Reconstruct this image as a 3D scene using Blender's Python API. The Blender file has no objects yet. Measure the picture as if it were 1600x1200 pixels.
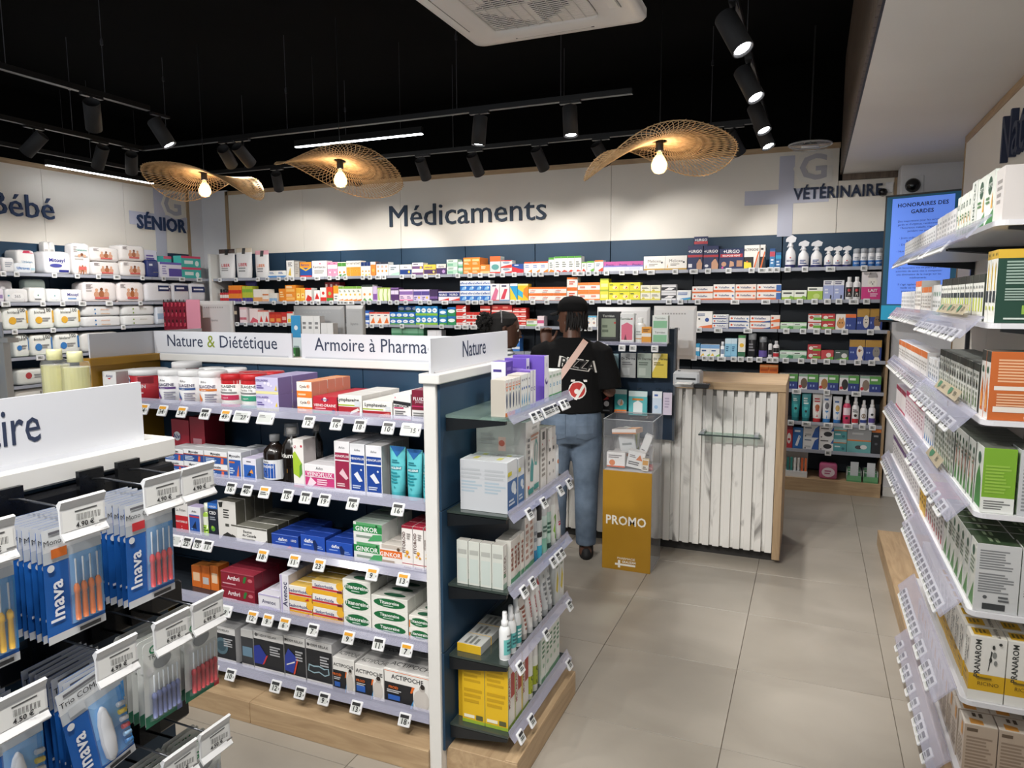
import bpy, bmesh, math, random, re
import numpy as np
from mathutils import Vector, Matrix
from mathutils.bvhtree import BVHTree

random.seed(7)
SC = bpy.context.scene
COL = SC.collection
PI = math.pi

# ------------------------------------------------------------------ camera
FPX, YAW, PITCH, ROLL, EYE = 1111.04, math.radians(22.7785), math.radians(6.7726), math.radians(-0.2147), 1.62
def _axes():
    fwd = Vector((-math.sin(YAW), math.cos(YAW), 0)); right = Vector((math.cos(YAW), math.sin(YAW), 0)); up = Vector((0, 0, 1))
    f2 = fwd*math.cos(PITCH) - up*math.sin(PITCH); u2 = up*math.cos(PITCH) + fwd*math.sin(PITCH)
    r3 = right*math.cos(ROLL) + u2*math.sin(ROLL); u3 = u2*math.cos(ROLL) - right*math.sin(ROLL)
    return r3, u3, f2
CR, CU, CF = _axes()
CAMPOS = Vector((0, 0, EYE))
cam_data = bpy.data.cameras.new('camera'); cam = bpy.data.objects.new('camera', cam_data); COL.objects.link(cam)
cam_data.sensor_width = 36.0; cam_data.lens = 36.0*FPX/1600.0; cam_data.clip_start = 0.02
mw = Matrix((CR, CU, -CF)).transposed().to_4x4(); mw.translation = CAMPOS; cam.matrix_world = mw
SC.camera = cam
def ray(px, py): return CR*((px-800)/FPX) - CU*((py-600)/FPX) + CF
def on(ax, c, px, py):                                   # pixel -> point on an axis-aligned plane of the room
    d = ray(px, py); i = 'xyz'.index(ax); return CAMPOS + d*((c-CAMPOS[i])/d[i])
def pr(p):
    q = Vector(p)-CAMPOS; z = q.dot(CF); return 800+FPX*q.dot(CR)/z, 600-FPX*q.dot(CU)/z

# ------------------------------------------------------------------ light and exposure
W = bpy.data.worlds.new('world'); SC.world = W; W.use_nodes = True
W.node_tree.nodes['Background'].inputs[0].default_value = (0.90, 0.95, 1.0, 1); W.node_tree.nodes['Background'].inputs[1].default_value = 0.75
SC.view_settings.view_transform = 'Standard'; SC.view_settings.look = 'None'; SC.view_settings.gamma = 1.0
SC.view_settings.use_curve_mapping = False; SC.view_settings.exposure = 0.30
SPOT_W = 46.0

# ------------------------------------------------------------------ helpers: materials
def lin(h):
    if not isinstance(h, str): return tuple(h[:3])
    r = [int(h[i:i+2], 16)/255 for i in (0, 2, 4)]
    return tuple(c/12.92 if c <= .04045 else ((c+.055)/1.055)**2.4 for c in r)
MATS = {}
def new_mat(name):
    m = bpy.data.materials.new(name); m.use_nodes = True; MATS[name] = m
    nt = m.node_tree; return m, nt, nt.nodes['Principled BSDF']
def attr_mat(name, rough=.45, metal=0., coat=0., spec=.5, var=.0, alpha=1., trans=0., bump=0., bscale=200.):
    m, nt, b = new_mat(name)
    a = nt.nodes.new('ShaderNodeAttribute'); a.attribute_name = 'Col'
    n = nt.nodes.new('ShaderNodeTexNoise'); n.inputs['Scale'].default_value = 35
    r = nt.nodes.new('ShaderNodeMapRange'); r.inputs[3].default_value = max(0, rough-.08); r.inputs[4].default_value = min(1, rough+.08)
    nt.links.new(n.outputs[0], r.inputs[0]); nt.links.new(r.outputs[0], b.inputs['Roughness'])
    nt.links.new(a.outputs[0], b.inputs['Base Color'])
    b.inputs['Metallic'].default_value = metal; b.inputs['Coat Weight'].default_value = coat; b.inputs['Specular IOR Level'].default_value = spec
    b.inputs['Alpha'].default_value = alpha; b.inputs['Transmission Weight'].default_value = trans
    if bump:
        n2 = nt.nodes.new('ShaderNodeTexNoise'); n2.inputs['Scale'].default_value = bscale
        bp = nt.nodes.new('ShaderNodeBump'); bp.inputs['Strength'].default_value = bump; bp.inputs['Distance'].default_value = .002
        nt.links.new(n2.outputs[0], bp.inputs['Height']); nt.links.new(bp.outputs[0], b.inputs['Normal'])
    return m
attr_mat('card', .42); attr_mat('gloss', .22, coat=.3); attr_mat('plastic', .35); attr_mat('matte', .7); attr_mat('metal', .3, metal=.9)
attr_mat('film', .25, coat=.5, bump=.5, bscale=45.); attr_mat('cloth', .9, spec=.2, bump=.3, bscale=350.); attr_mat('skin', .5); attr_mat('hairy', .75, bump=.8, bscale=120.)
def mixed(name, c1, c2, scale, rough, detail=6., mapping=(1, 1, 1), dist=0., contrast=(.3, .7), coords='Object', rnd=0., bump=0., rough2=None, spec=.5):
    m, nt, b = new_mat(name); L = nt.links
    tc = nt.nodes.new('ShaderNodeTexCoord'); mp = nt.nodes.new('ShaderNodeMapping'); mp.inputs['Scale'].default_value = mapping
    n = nt.nodes.new('ShaderNodeTexNoise'); n.inputs['Scale'].default_value = scale; n.inputs['Detail'].default_value = detail; n.inputs['Distortion'].default_value = dist
    cr = nt.nodes.new('ShaderNodeValToRGB'); cr.color_ramp.elements[0].position, cr.color_ramp.elements[1].position = contrast
    cr.color_ramp.elements[0].color = (*lin(c1), 1); cr.color_ramp.elements[1].color = (*lin(c2), 1)
    if rnd:
        oi = nt.nodes.new('ShaderNodeObjectInfo'); va = nt.nodes.new('ShaderNodeVectorMath'); va.operation = 'ADD'
        sc = nt.nodes.new('ShaderNodeVectorMath'); sc.operation = 'SCALE'; sc.inputs['Scale'].default_value = rnd
        cx = nt.nodes.new('ShaderNodeCombineXYZ'); L.new(oi.outputs['Random'], cx.inputs[0]); L.new(oi.outputs['Random'], cx.inputs[1])
        L.new(cx.outputs[0], sc.inputs[0]); L.new(tc.outputs[coords], va.inputs[0]); L.new(sc.outputs[0], va.inputs[1]); L.new(va.outputs[0], mp.inputs[0])
    else: L.new(tc.outputs[coords], mp.inputs[0])
    L.new(mp.outputs[0], n.inputs['Vector']); L.new(n.outputs[0], cr.inputs[0]); L.new(cr.outputs[0], b.inputs['Base Color'])
    b.inputs['Roughness'].default_value = rough; b.inputs['Specular IOR Level'].default_value = spec
    if rough2 is not None:
        mr = nt.nodes.new('ShaderNodeMapRange'); mr.inputs[3].default_value = rough; mr.inputs[4].default_value = rough2
        L.new(n.outputs[0], mr.inputs[0]); L.new(mr.outputs[0], b.inputs['Roughness'])
    if bump:
        bp = nt.nodes.new('ShaderNodeBump'); bp.inputs['Strength'].default_value = bump; bp.inputs['Distance'].default_value = .004
        L.new(n.outputs[0], bp.inputs['Height']); L.new(bp.outputs[0], b.inputs['Normal'])
    return m
mixed('floor_tile', '979085', 'aaa398', 1.6, .30, mapping=(1, 1.6, 1), rnd=37., rough2=.44, dist=.6)
mixed('grout', '5f574d', '6f665b', 30, .9)
mixed('cream', 'e6e0d6', 'ebe6dc', 2, .6)
mixed('white_paint', 'dcdce0', 'e4e4e7', 3, .7)
mixed('white_lac', 'e2e1dd', 'e9e8e4', 3, .4)
mixed('soffit', 'e2ddd8', 'e9e5df', 1.2, .85)
mixed('black_ceiling', '030303', '060606', 4, .9, spec=.1)
mixed('black_metal', '0b0b0c', '131314', 8, .5)
mixed('navy_panel', '1d3a52', '21415b', 3, .5)
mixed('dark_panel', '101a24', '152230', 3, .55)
mixed('shelf_dark', '14191f', '1a2129', 6, .4)
mixed('shelf_grey', '6a7078', '787e86', 6, .4)
mixed('shelf_white', 'e8e8ea', 'f0f0f2', 6, .35)
mixed('oak', 'a98d6c', 'c4a985', 3.2, .5, mapping=(1, 9, 9), dist=1.2, bump=.08)
mixed('oak_y', 'a98d6c', 'c4a985', 3.2, .5, mapping=(9, 1, 9), dist=1.2, bump=.08)
mixed('oak_z', '9c8263', 'b79d7b', 3.2, .5, mapping=(9, 9, 1), dist=1.2, bump=.08)
mixed('dark_wood', '4b4038', '776657', 2.4, .6, mapping=(7, 4, .8), dist=1.5, bump=.1)
mixed('marble', '8d8a86', 'e2e0db', 2.1, .35, detail=9, mapping=(1.2, 1.2, .55), dist=2.2, contrast=(.33, .43), coords='Object', rnd=23.)
mixed('mustard', 'a67a18', 'b08420', 3, .45)
mixed('rattan', 'b79468', 'd9bb90', 40, .7)
mixed('asphalt_grey', '5a5a5c', '6a6a6c', 10, .8)
def clear_mat(name, col, alpha, rough=.05, ior=1.3, tint=.2):
    m, nt, b = new_mat(name); out = nt.nodes['Material Output']
    t = nt.nodes.new('ShaderNodeBsdfTransparent'); t.inputs[0].default_value = (*[1-tint*(1-c) for c in lin(col)], 1)
    g = nt.nodes.new('ShaderNodeBsdfGlossy'); g.inputs['Roughness'].default_value = rough
    d = nt.nodes.new('ShaderNodeBsdfDiffuse'); d.inputs[0].default_value = (*lin(col), 1)
    lw = nt.nodes.new('ShaderNodeLayerWeight'); lw.inputs[0].default_value = .5; pw = nt.nodes.new('ShaderNodeMath'); pw.operation = 'POWER'; pw.inputs[1].default_value = 4.
    fr = nt.nodes.new('ShaderNodeMath'); fr.operation = 'MULTIPLY_ADD'; fr.inputs[1].default_value = .55; fr.inputs[2].default_value = (ior-1)**2*.5
    nt.links.new(lw.outputs['Facing'], pw.inputs[0]); nt.links.new(pw.outputs[0], fr.inputs[0])
    ms = nt.nodes.new('ShaderNodeMixShader'); ms.inputs[0].default_value = alpha
    nt.links.new(t.outputs[0], ms.inputs[1]); nt.links.new(d.outputs[0], ms.inputs[2])
    m2 = nt.nodes.new('ShaderNodeMixShader'); nt.links.new(fr.outputs[0], m2.inputs[0])
    nt.links.new(ms.outputs[0], m2.inputs[1]); nt.links.new(g.outputs[0], m2.inputs[2]); nt.links.new(m2.outputs[0], out.inputs[0])
    return m
clear_mat('acrylic', 'f2f4f8', .06); clear_mat('rail_clear', 'd3d4ea', .30, .12, 1.3, .06); clear_mat('glass_green', 'cfe8de', .16, tint=.6); clear_mat('blister', 'f4f6f8', .08, .08, 1.25)
clear_mat('bulb_glass', 'ffe2b4', .30); clear_mat('oil', 'e9e6a8', .45, tint=1.); clear_mat('wrap', 'f0f2f4', .22, .12)
def emit(name, col, st):
    m, nt, b = new_mat(name); b.inputs['Base Color'].default_value = (*lin(col), 1); b.inputs['Emission Color'].default_value = (*lin(col), 1); b.inputs['Emission Strength'].default_value = st; return m
emit('led', 'f4f8ff', 14.); emit('spot_lens', 'ffffff', 30.); emit('filament', 'ffc060', 40.)
emit('tv_blue', '5e86e6', .55); emit('tv_dark', '0d4a66', .35); emit('tv_teal', '1b86a8', .45)
def attr_emit(name, st):
    m, nt, b = new_mat(name); a = nt.nodes.new('ShaderNodeAttribute'); a.attribute_name = 'Col'
    nt.links.new(a.outputs[0], b.inputs['Base Color']); nt.links.new(a.outputs[0], b.inputs['Emission Color']); b.inputs['Emission Strength'].default_value = st
attr_emit('screen', .7)

# ------------------------------------------------------------------ helpers: meshes and objects
class MB:
    def __init__(s): s.v = []; s.f = []; s.c = []; s.sm = []
    def add(s, vs, fs, col='cccccc', smooth=False):
        o = len(s.v); s.v.extend([tuple(p) for p in vs]); c = lin(col)
        for f in fs: s.f.append([i+o for i in f]); s.c.append(c); s.sm.append(smooth)
    def box(s, a, b, col='cccccc', cols=None):
        x0, y0, z0 = a; x1, y1, z1 = b; cols = cols or {}
        vs = [(x0,y0,z0),(x1,y0,z0),(x1,y1,z0),(x0,y1,z0),(x0,y0,z1),(x1,y0,z1),(x1,y1,z1),(x0,y1,z1)]
        for k, f in dict(f=(0,1,5,4), r=(1,2,6,5), b=(2,3,7,6), l=(3,0,4,7), t=(4,5,6,7), d=(3,2,1,0)).items():
            s.add([vs[i] for i in f], [(0,1,2,3)], cols.get(k, col))
        return s
    def cbox(s, a, b, ch, col='cccccc', top=None):                      # box with chamfered vertical and top edges
        x0, y0, z0 = a; x1, y1, z1 = b
        def ring(i, z): return [(x0+i+ch,y0+i,z),(x1-i-ch,y0+i,z),(x1-i,y0+i+ch,z),(x1-i,y1-i-ch,z),(x1-i-ch,y1-i,z),(x0+i+ch,y1-i,z),(x0+i,y1-i-ch,z),(x0+i,y0+i+ch,z)]
        rs = [ring(ch*.7, z0), ring(0, z0+ch), ring(0, z1-ch), ring(ch*.7, z1)]
        vs = [p for r in rs for p in r]; n = 8
        fs = [(k*n+i, k*n+(i+1)%n, (k+1)*n+(i+1)%n, (k+1)*n+i) for k in range(3) for i in range(n)]
        s.add(vs, fs + [tuple(range(n-1, -1, -1))], col); s.add(vs, [tuple(range(3*n, 4*n))], top or col); return s
    def lathe(s, prof, n=16, c=(0,0,0), cols=None, col='cccccc', smooth=True, sx=1., sy=1., rot=None):
        # prof: list of (r,z); cols: per segment colours
        ang = [2*PI*i/n for i in range(n)]
        def P(r, z, a):
            p = Vector((r*sx*math.cos(a), r*sy*math.sin(a), z))
            if rot is not None: p = rot @ p
            return p + Vector(c)
        for k in range(len(prof)-1):
            (r0, z0), (r1, z1) = prof[k], prof[k+1]; cc = cols[k] if cols else col
            if r0 < 1e-6 and r1 < 1e-6: continue
            vs = [P(r0, z0, a) for a in ang] + [P(r1, z1, a) for a in ang]
            if r0 < 1e-6: s.add([P(0, z0, 0)]+[P(r1, z1, a) for a in ang], [(0, 1+(i+1) % n, 1+i)[::-1] for i in range(n)], cc, smooth)
            elif r1 < 1e-6: s.add([P(0, z1, 0)]+[P(r0, z0, a) for a in ang], [(0, 1+i, 1+(i+1) % n)[::-1] if False else (1+i, 1+(i+1) % n, 0) for i in range(n)], cc, smooth)
            else: s.add(vs, [(i, (i+1) % n, n+(i+1) % n, n+i) for i in range(n)], cc, smooth)
        return s
    def tube(s, pts, r, n=6, col='222222', cap=True, smooth=True):
        pts = [Vector(p) for p in pts]; rs = r if isinstance(r, (list, tuple)) else [r]*len(pts); vs = []
        ref = Vector((0, 0, 1))
        for i, p in enumerate(pts):
            t = (pts[min(i+1, len(pts)-1)]-pts[max(i-1, 0)]).normalized()
            a = t.cross(ref if abs(t.z) < .95 else Vector((1, 0, 0))).normalized(); b = a.cross(t)
            vs += [p + (a*math.cos(2*PI*k/n) + b*math.sin(2*PI*k/n))*rs[i] for k in range(n)]
        m = len(pts); fs = [(i*n+k, i*n+(k+1) % n, (i+1)*n+(k+1) % n, (i+1)*n+k) for i in range(m-1) for k in range(n)]
        s.add(vs, fs, col, smooth)
        if cap: s.add(vs, [tuple(range(n-1, -1, -1)), tuple(range((m-1)*n, m*n))], col)
        return s
    def rings(s, rs, col='cccccc', cols=None, smooth=True, cap=True):
        n = len(rs[0])
        for k in range(len(rs)-1):
            s.add(list(rs[k])+list(rs[k+1]), [(i, (i+1) % n, n+(i+1) % n, n+i) for i in range(n)], cols[k] if cols else col, smooth)
        if cap: s.add(rs[0], [tuple(range(n-1, -1, -1))], cols[0] if cols else col); s.add(rs[-1], [tuple(range(n))], cols[-1] if cols else col)
        return s
    def poly(s, pts, col): s.add(pts, [tuple(range(len(pts)))], col); return s
    def mesh(s, name, mat, weld=False):
        me = bpy.data.meshes.new(name); me.from_pydata(s.v, [], s.f)
        me.materials.append(MATS[mat] if isinstance(mat, str) else mat)
        a = me.color_attributes.new('Col', 'FLOAT_COLOR', 'CORNER')
        cnt = np.array([len(f) for f in s.f]); cc = np.repeat(np.array([(*c, 1.) for c in s.c], dtype=np.float32), cnt, axis=0)
        a.data.foreach_set('color', cc.ravel()); me.polygons.foreach_set('use_smooth', s.sm)
        if weld:
            bm = bmesh.new(); bm.from_mesh(me); bmesh.ops.remove_doubles(bm, verts=bm.verts, dist=1e-5); bm.to_mesh(me); bm.free()
        me.update(); return me
def obj(name, me, parent=None, loc=(0, 0, 0), rotz=0.):
    o = bpy.data.objects.new(name, me); COL.objects.link(o); o.location = loc; o.rotation_euler = (0, 0, rotz)
    if parent is not None: o.parent = parent
    return o
def part(name, mb, mat, parent, loc=(0, 0, 0), rotz=0., label=None, weld=True, world=False):
    o = obj(name, mb.mesh(name, mat, weld) if isinstance(mb, MB) else mb, parent, loc, rotz)
    if world: o.matrix_parent_inverse = parent.matrix_basis.inverted()      # mesh given in room coordinates
    if label: o['label'] = label
    return o
def tag(o, label, cat, group=None):
    o['label'] = label; o['category'] = cat
    if group: o['group'] = group
    return o
def thing(name, label, cat, loc=(0, 0, 0), rotz=0., group=None):
    return tag(obj(name, None, None, loc, rotz), label, cat, group)
def struct(name, mb, mat, label=None):
    o = obj(name, mb.mesh(name, mat, True) if isinstance(mb, MB) else mb); o['kind'] = 'structure'
    if label: o['label'] = label
    return o
def copy_tree(o, parent=None):
    c = o.copy(); COL.objects.link(c); c.parent = parent
    for ch in list(o.children): copy_tree(ch, c)
    return c

# ------------------------------------------------------------------ helpers: lettering
GLY = {}
def _glyphs():
    cu = bpy.data.curves.new('probe', 'FONT'); o = bpy.data.objects.new('probe', cu); COL.objects.link(o); cu.size = 1.0; cu.resolution_u = 2
    def get(body, off=0.):
        cu.body = body; cu.offset = off; dg = bpy.context.evaluated_depsgraph_get(); ev = o.evaluated_get(dg); me = ev.to_mesh()
        vs = [tuple(v.co) for v in me.vertices]; fs = [tuple(p.vertices) for p in me.polygons]; ev.to_mesh_clear(); return vs, fs
    chars = 'ABCDEFGHIJKLMNOPQRSTUVWXYZabcdefghijklmnopqrstuvwxyz0123456789&+-.,:!%éèàÉÈÔôïçÖ°/\'€()'
    w = lambda vs: max(v[0] for v in vs)
    hh = w(get('HH')[0])
    for ch in chars:
        adv = w(get('H'+ch+'H')[0])-hh
        for bold, off in ((0, 0.), (1, .022)):
            vs, fs = get(ch, off); GLY[(ch, bold)] = (np.array([(v[0], v[1]) for v in vs]), fs, adv)
    bpy.data.objects.remove(o); bpy.data.curves.remove(cu)
_glyphs()
CAPH = max(p[1] for p in GLY[('H', 0)][0])
def text2d(txt, h, bold=0, squeeze=1., maxw=None):
    # -> list of (pts, faces) per letter, width; capital height h, baseline 0
    k = h/CAPH; x = 0.; out = []
    for ch in txt:
        if ch == ' ' or (ch, bold) not in GLY: x += .30*k*squeeze; continue
        p, f, adv = GLY[(ch, bold)]; q = p*k; q = np.column_stack([q[:, 0]*squeeze + x, q[:, 1]]); out.append((q, f)); x += adv*k*squeeze + (.02*k if bold else 0)
    if maxw and x > maxw:
        s = maxw/x; out = [(q*[s, max(s, .75)], f) for q, f in out]; x = maxw
    return out, x
def letter_sign(parent, txt, o, u, up, n, h, mat, col='26344f', depth=.012, bold=0, squeeze=1., name='letter', cols=None):
    # raised letters, one mesh each, children of parent; o = baseline start (world), u/up/n unit vectors
    o, u, up, n = Vector(o), Vector(u), Vector(up), Vector(n); L, w = text2d(txt, h, bold, squeeze)
    for i, (q, fs) in enumerate(L):
        mb = MB(); c = (cols or {}).get(i, col)
        fr = [o + u*float(p[0]) + up*float(p[1]) + n*depth for p in q]; bk = [o + u*float(p[0]) + up*float(p[1]) for p in q]
        mb.add(fr, fs, c)
        ed = {}
        for f in fs:
            for a, b in zip(f, f[1:]+f[:1]): ed[(a, b)] = 1
        k = len(q)
        for (a, b) in ed:
            if (b, a) not in ed: mb.add([bk[a], bk[b], fr[b], fr[a]], [(0, 1, 2, 3)], c)
        part(name, mb, mat, parent, world=True)
    return w

# ================================================================== STRUCTURE
XL, YB, XR, YF = -6.92, 6.72, 1.30, -1.6          # left wall face, back panel face, right limit, shop front
ZC = 3.60
# floor: slab + one object per tile
fl = struct('floor', MB().box((XL-.1, YF, -.06), (XR+.1, YB+.1, -.004)), 'grout')
tile_me = None
TX0, TY0, T = -.237, 3.11, .60
i0, i1 = math.floor((XL-TX0)/T), math.ceil((XR-TX0)/T); j0, j1 = math.floor((YF-TY0)/T), math.ceil((YB-TY0)/T)
g = .0012
mb = MB(); mb.cbox((g, g, -.010), (T-g, T-g, 0), .0012); tile_me = mb.mesh('tile', 'floor_tile')
for i in range(i0, i1):
    for j in range(j0, j1):
        part('tile', tile_me, None, fl, loc=(TX0+i*T, TY0+j*T, 0))
struct('wall_back', MB().box((XL-.1, YB+.03, 0), (XR+.1, YB+.13, ZC)), 'black_ceiling')
struct('wall_left', MB().box((XL-.13, YF, 0), (XL-.03, YB+.03, ZC)), 'black_ceiling')
struct('wall_right', MB().box((XR, YF, 0), (XR+.1, YB+.03, ZC)), 'white_paint')
struct('ceiling', MB().box((XL-.1, YF, ZC), (XR+.1, YB+.1, ZC+.1)), 'black_ceiling')
# lower white soffit on the right with a wood-clad side
SX, SZ = .17, 2.65
struct('ceiling_lower', MB().box((SX+.022, YF, SZ), (XR, YB+.03, ZC-.002)), 'soffit', 'lowered off-white ceiling over the side shelving')
fas = struct('trim_1', MB().box((SX+.012, YF, SZ), (SX+.022, YB+.03, ZC-.002)), 'black_metal', 'dark backing of the wood-clad ceiling step')
k = 0
y = YF+.004
board = MB().box((0, 0, 0), (.012, .110, ZC-SZ-.004)).mesh('board', 'dark_wood')
while y < YB-.1:
    part('board', board, None, fas, loc=(SX, y, SZ+.001)); y += .114
# dark reveal where the soffit meets the back panel
struct('trim_2', MB().box((SX+.02, YB-.03, SZ-.05), (.60, YB-.012, SZ-.001)), 'dark_wood', 'dark strip under the lowered ceiling')
# white pier right of the back shelving
struct('wall_pier', MB().box((.60, 6.46, 0), (XR, YB+.03, SZ)), 'white_paint', 'white wall pier with the security camera')
struct('baseboard_right', MB().box((.60, 6.445, 0), (XR, 6.46, .075)), 'white_lac', 'white baseboard of the pier')
# room corner on the left of the back shelving
struct('wall_corner', MB().box((XL-.03, YB, 0), (-6.52, YB+.03, 2.93)), 'white_paint', 'white wall strip in the room corner')
struct('wall_corner_side', MB().box((XL-.03, 6.52, 0), (XL, YB, 2.93)), 'white_paint', 'white wall strip beside the baby shelving')

# wall panels above the shelves: cream boards with seams, navy boards below
ZBT, ZPT = 2.17, 2.87        # top of navy boards, top of cream boards
SEAM = [-6.50, on('y', YB, 445, 395).x, on('y', YB, 532, 393).x, on('y', YB, 627, 390).x, on('y', YB, 727, 388).x, on('y', YB, 836, 385).x, on('y', YB, 954, 380).x, on('y', YB, 1085, 375).x, on('y', YB, 1223, 370).x, .58]
pb = obj('wall_panel_back', None); pb['kind'] = 'structure'; pb['label'] = 'cream and navy panelling of the medicine wall'
def pboard(parent, x0, x1, z0, z1, mat, face=YB, axis='y', th=.02, e=.0015):
    m = MB()
    if axis == 'y': m.cbox((x0+e, face, z0), (x1-e, face+th, z1), .001)
    else: m.cbox((face-th, x0+e, z0), (face, x1-e, z1), .001)
    return part('panel', m, mat, parent)
cs = [-6.50, SEAM[2]-.5, SEAM[3], SEAM[6], .16, .58]
for a, b in zip(cs[:-1], cs[1:]):
    pboard(pb, a, b, ZBT+.002, ZPT if b < .3 else SZ-.05, 'cream')
for a, b in zip(SEAM[:-1], SEAM[1:]):
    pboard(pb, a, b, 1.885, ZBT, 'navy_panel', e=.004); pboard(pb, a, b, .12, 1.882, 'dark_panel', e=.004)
part('wood_edge', MB().box((-6.53, YB-.006, ZPT), (.165, YB+.03, ZPT+.045)), 'oak', pb)
part('wood_edge', MB().box((-6.545, YB-.006, 2.1), (-6.503, YB+.03, ZPT+.045)), 'oak_z', pb)
part('wood_edge', MB().box((.578, YB-.006, 2.1), (.60, YB+.03, SZ-.05)), 'oak_z', pb)
pl = obj('wall_panel_left', None); pl['kind'] = 'structure'; pl['label'] = 'cream and navy panelling of the baby wall'
LY = [1.0, 1.95, 2.90, 3.85, 4.75, 5.64, 6.48]
for a, b in zip(LY[:-1], LY[1:]):
    pboard(pl, a, b, ZBT+.002, ZPT+.02, 'cream', XL, 'x'); pboard(pl, a, b, .12, ZBT, 'navy_panel', XL, 'x', e=.003)
part('wood_edge', MB().box((XL-.03, 1.0, ZPT+.02), (XL+.006, 6.51, ZPT+.065)), 'oak_y', pl)
part('wood_edge', MB().box((XL-.03, 6.48, 2.05), (XL+.006, 6.52, ZPT+.065)), 'oak_z', pl)
pr_ = obj('wall_panel_right', None); pr_['kind'] = 'structure'; pr_['label'] = 'cream panelling above the herbal shelving'
PXR, PYF = .87, 5.48
for a, b in zip([.6, 1.6, 2.5, 3.5, 4.5], [1.6, 2.5, 3.5, 4.5, PYF]):
    m = MB().cbox((PXR, a+.001, .1), (PXR+.02, b-.001, SZ-.045), .001); part('panel', m, 'cream', pr_)
part('wood_edge', MB().box((PXR-.006, .6, SZ-.045), (PXR+.03, PYF, SZ-.001)), 'oak_y', pr_)
part('wood_edge', MB().box((PXR-.006, PYF, .0), (PXR+.03, PYF+.012, SZ-.001)), 'oak_z', pr_)

# ------------------------------------------------------------------ wall shelving fixtures
SB = [1.872, 1.607, 1.361, 1.113, .856, .583, .347]       # shelf surfaces, back and left walls
YSH = 6.43                                              # front of the back shelves
bs = thing('wall_shelving', 'long navy wall shelving with grey shelves under the medicine lettering', 'shelving', (-3, 6.5, 0))
for k in range(len(SEAM)-1):
    a, b = SEAM[k]+.003, SEAM[k+1]-.003
    for z in SB:
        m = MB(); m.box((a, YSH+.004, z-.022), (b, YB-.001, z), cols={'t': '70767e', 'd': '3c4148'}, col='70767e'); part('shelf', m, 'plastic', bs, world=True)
        m = MB(); m.box((a, YSH-.006, z-.024), (b, YSH+.004, z+.004), 'a2a6b2'); part('price_rail', m, 'plastic', bs, world=True, label='pale price rail on the shelf edge')
    part('plinth', MB().box((a, 6.37, 0), (b, YB-.001, .11)), 'oak', bs, world=True)
part('side_panel', MB().box((.565, 6.40, .11), (.583, YB-.001, 1.36)), 'oak_z', bs, world=True)
part('side_panel', MB().box((-6.54, 6.40, 0), (-6.505, YB-.001, 2.16)), 'white_lac', bs, world=True)
XSH = XL+.345
ls = thing('wall_shelving', 'navy wall shelving full of diapers and wipes under the baby lettering', 'shelving', (XL+.2, 4, 0))
for k in range(len(LY)-1):
    a, b = LY[k]+.003, LY[k+1]-.003
    for z in SB:
        part('shelf', MB().box((XL+.001, a, z-.022), (XSH-.004, b, z), '70767e'), 'plastic', ls, world=True)
        part('price_rail', MB().box((XSH-.004, a, z-.024), (XSH+.006, b, z+.004), 'a2a6b2'), 'plastic', ls, world=True, label='pale price rail on the shelf edge')
    part('plinth', MB().box((XL+.001, a, 0), (XSH+.06, b, .11)), 'oak_y', ls, world=True)

# ------------------------------------------------------------------ wall lettering and logos
def logo(parent, c, u, n, s, mat='matte'):
    # pale cross with a big round G; c = world centre of the cross, s = arm length
    c, u, n = Vector(c), Vector(u), Vector(n); up = Vector((0, 0, 1))
    def rect(a0, b0, a1, b1, d, col, nm):
        P = lambda a, b, e: c+u*a+up*b+n*e
        m = MB(); m.add([P(a0,b0,0),P(a1,b0,0),P(a1,b1,0),P(a0,b1,0),P(a0,b0,d),P(a1,b0,d),P(a1,b1,d),P(a0,b1,d)], [(4,5,6,7),(0,1,5,4),(1,2,6,5),(2,3,7,6),(3,0,4,7)], col); part(nm, m, mat, parent, world=True)
    w = s*.36
    rect(-w/2, -s, w/2, s, .004, 'c2c4d4', 'cross_upright'); rect(-s, -w/2, -w/2, w/2, .004, 'c2c4d4', 'cross_arm'); rect(w/2, -w/2, s, w/2, .004, 'c2c4d4', 'cross_arm')
sg = thing('wall_lettering', 'big navy raised word Médicaments on the cream back wall', 'lettering', (on('y', YB, 730, 345).x, YB, 2.3))
a = on('y', YB, 607, 355); b = on('y', YB, 856, 345); hcap = on('y', YB, 622, 323).z-on('y', YB, 622, 355.5).z
L, w = text2d('Médicaments', hcap); letter_sign(sg, 'Médicaments', (a.x, YB-.0005, a.z), (1,0,0), (0,0,1), (0,-1,0), hcap, 'matte', '2b3a4c', .02, squeeze=(b.x-a.x)/w)
sg = thing('wall_lettering', 'big navy raised word Bébé on the cream wall above the diapers', 'lettering', (XL, 4, 2.2))
e_r = on('x', XL, 86, 344); b_l = on('x', XL, 37, 337); hcap = on('x', XL, 42, 304).z-on('x', XL, 42, 339).z
L, w = text2d('bé', hcap); sq = (e_r.y-b_l.y)/w; wB = text2d('Bé', hcap)[1]*sq
letter_sign(sg, 'Bébé', (XL+.0005, b_l.y-wB, e_r.z), (0,1,0), (0,0,1), (1,0,0), hcap, 'matte', '2b3f63', .02, squeeze=sq)
sg = thing('wall_lettering', 'bold navy word Sénior over a pale cross and G on the wall', 'lettering', (XL, 5.9, 2.2))
a = on('x', XL, 213, 353); b = on('x', XL, 289, 360); cc = on('x', XL, 250, 345); tp = on('x', XL, 252, 300); ac = on('x', XL, 215, 340)
logo(sg, cc + Vector((.0005, 0, 0)), (0,1,0), (1,0,0), .40)
hc = on('x', XL, 240, 336).z-on('x', XL, 240, 356).z
L, w = text2d('SÉNIOR', hc, 1); letter_sign(sg, 'SÉNIOR', (XL+.006, a.y, a.z-.02), (0,1,0), (0,0,1), (1,0,0), hc, 'matte', '23375c', .014, 1, squeeze=(b.y-a.y)/w)
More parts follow.
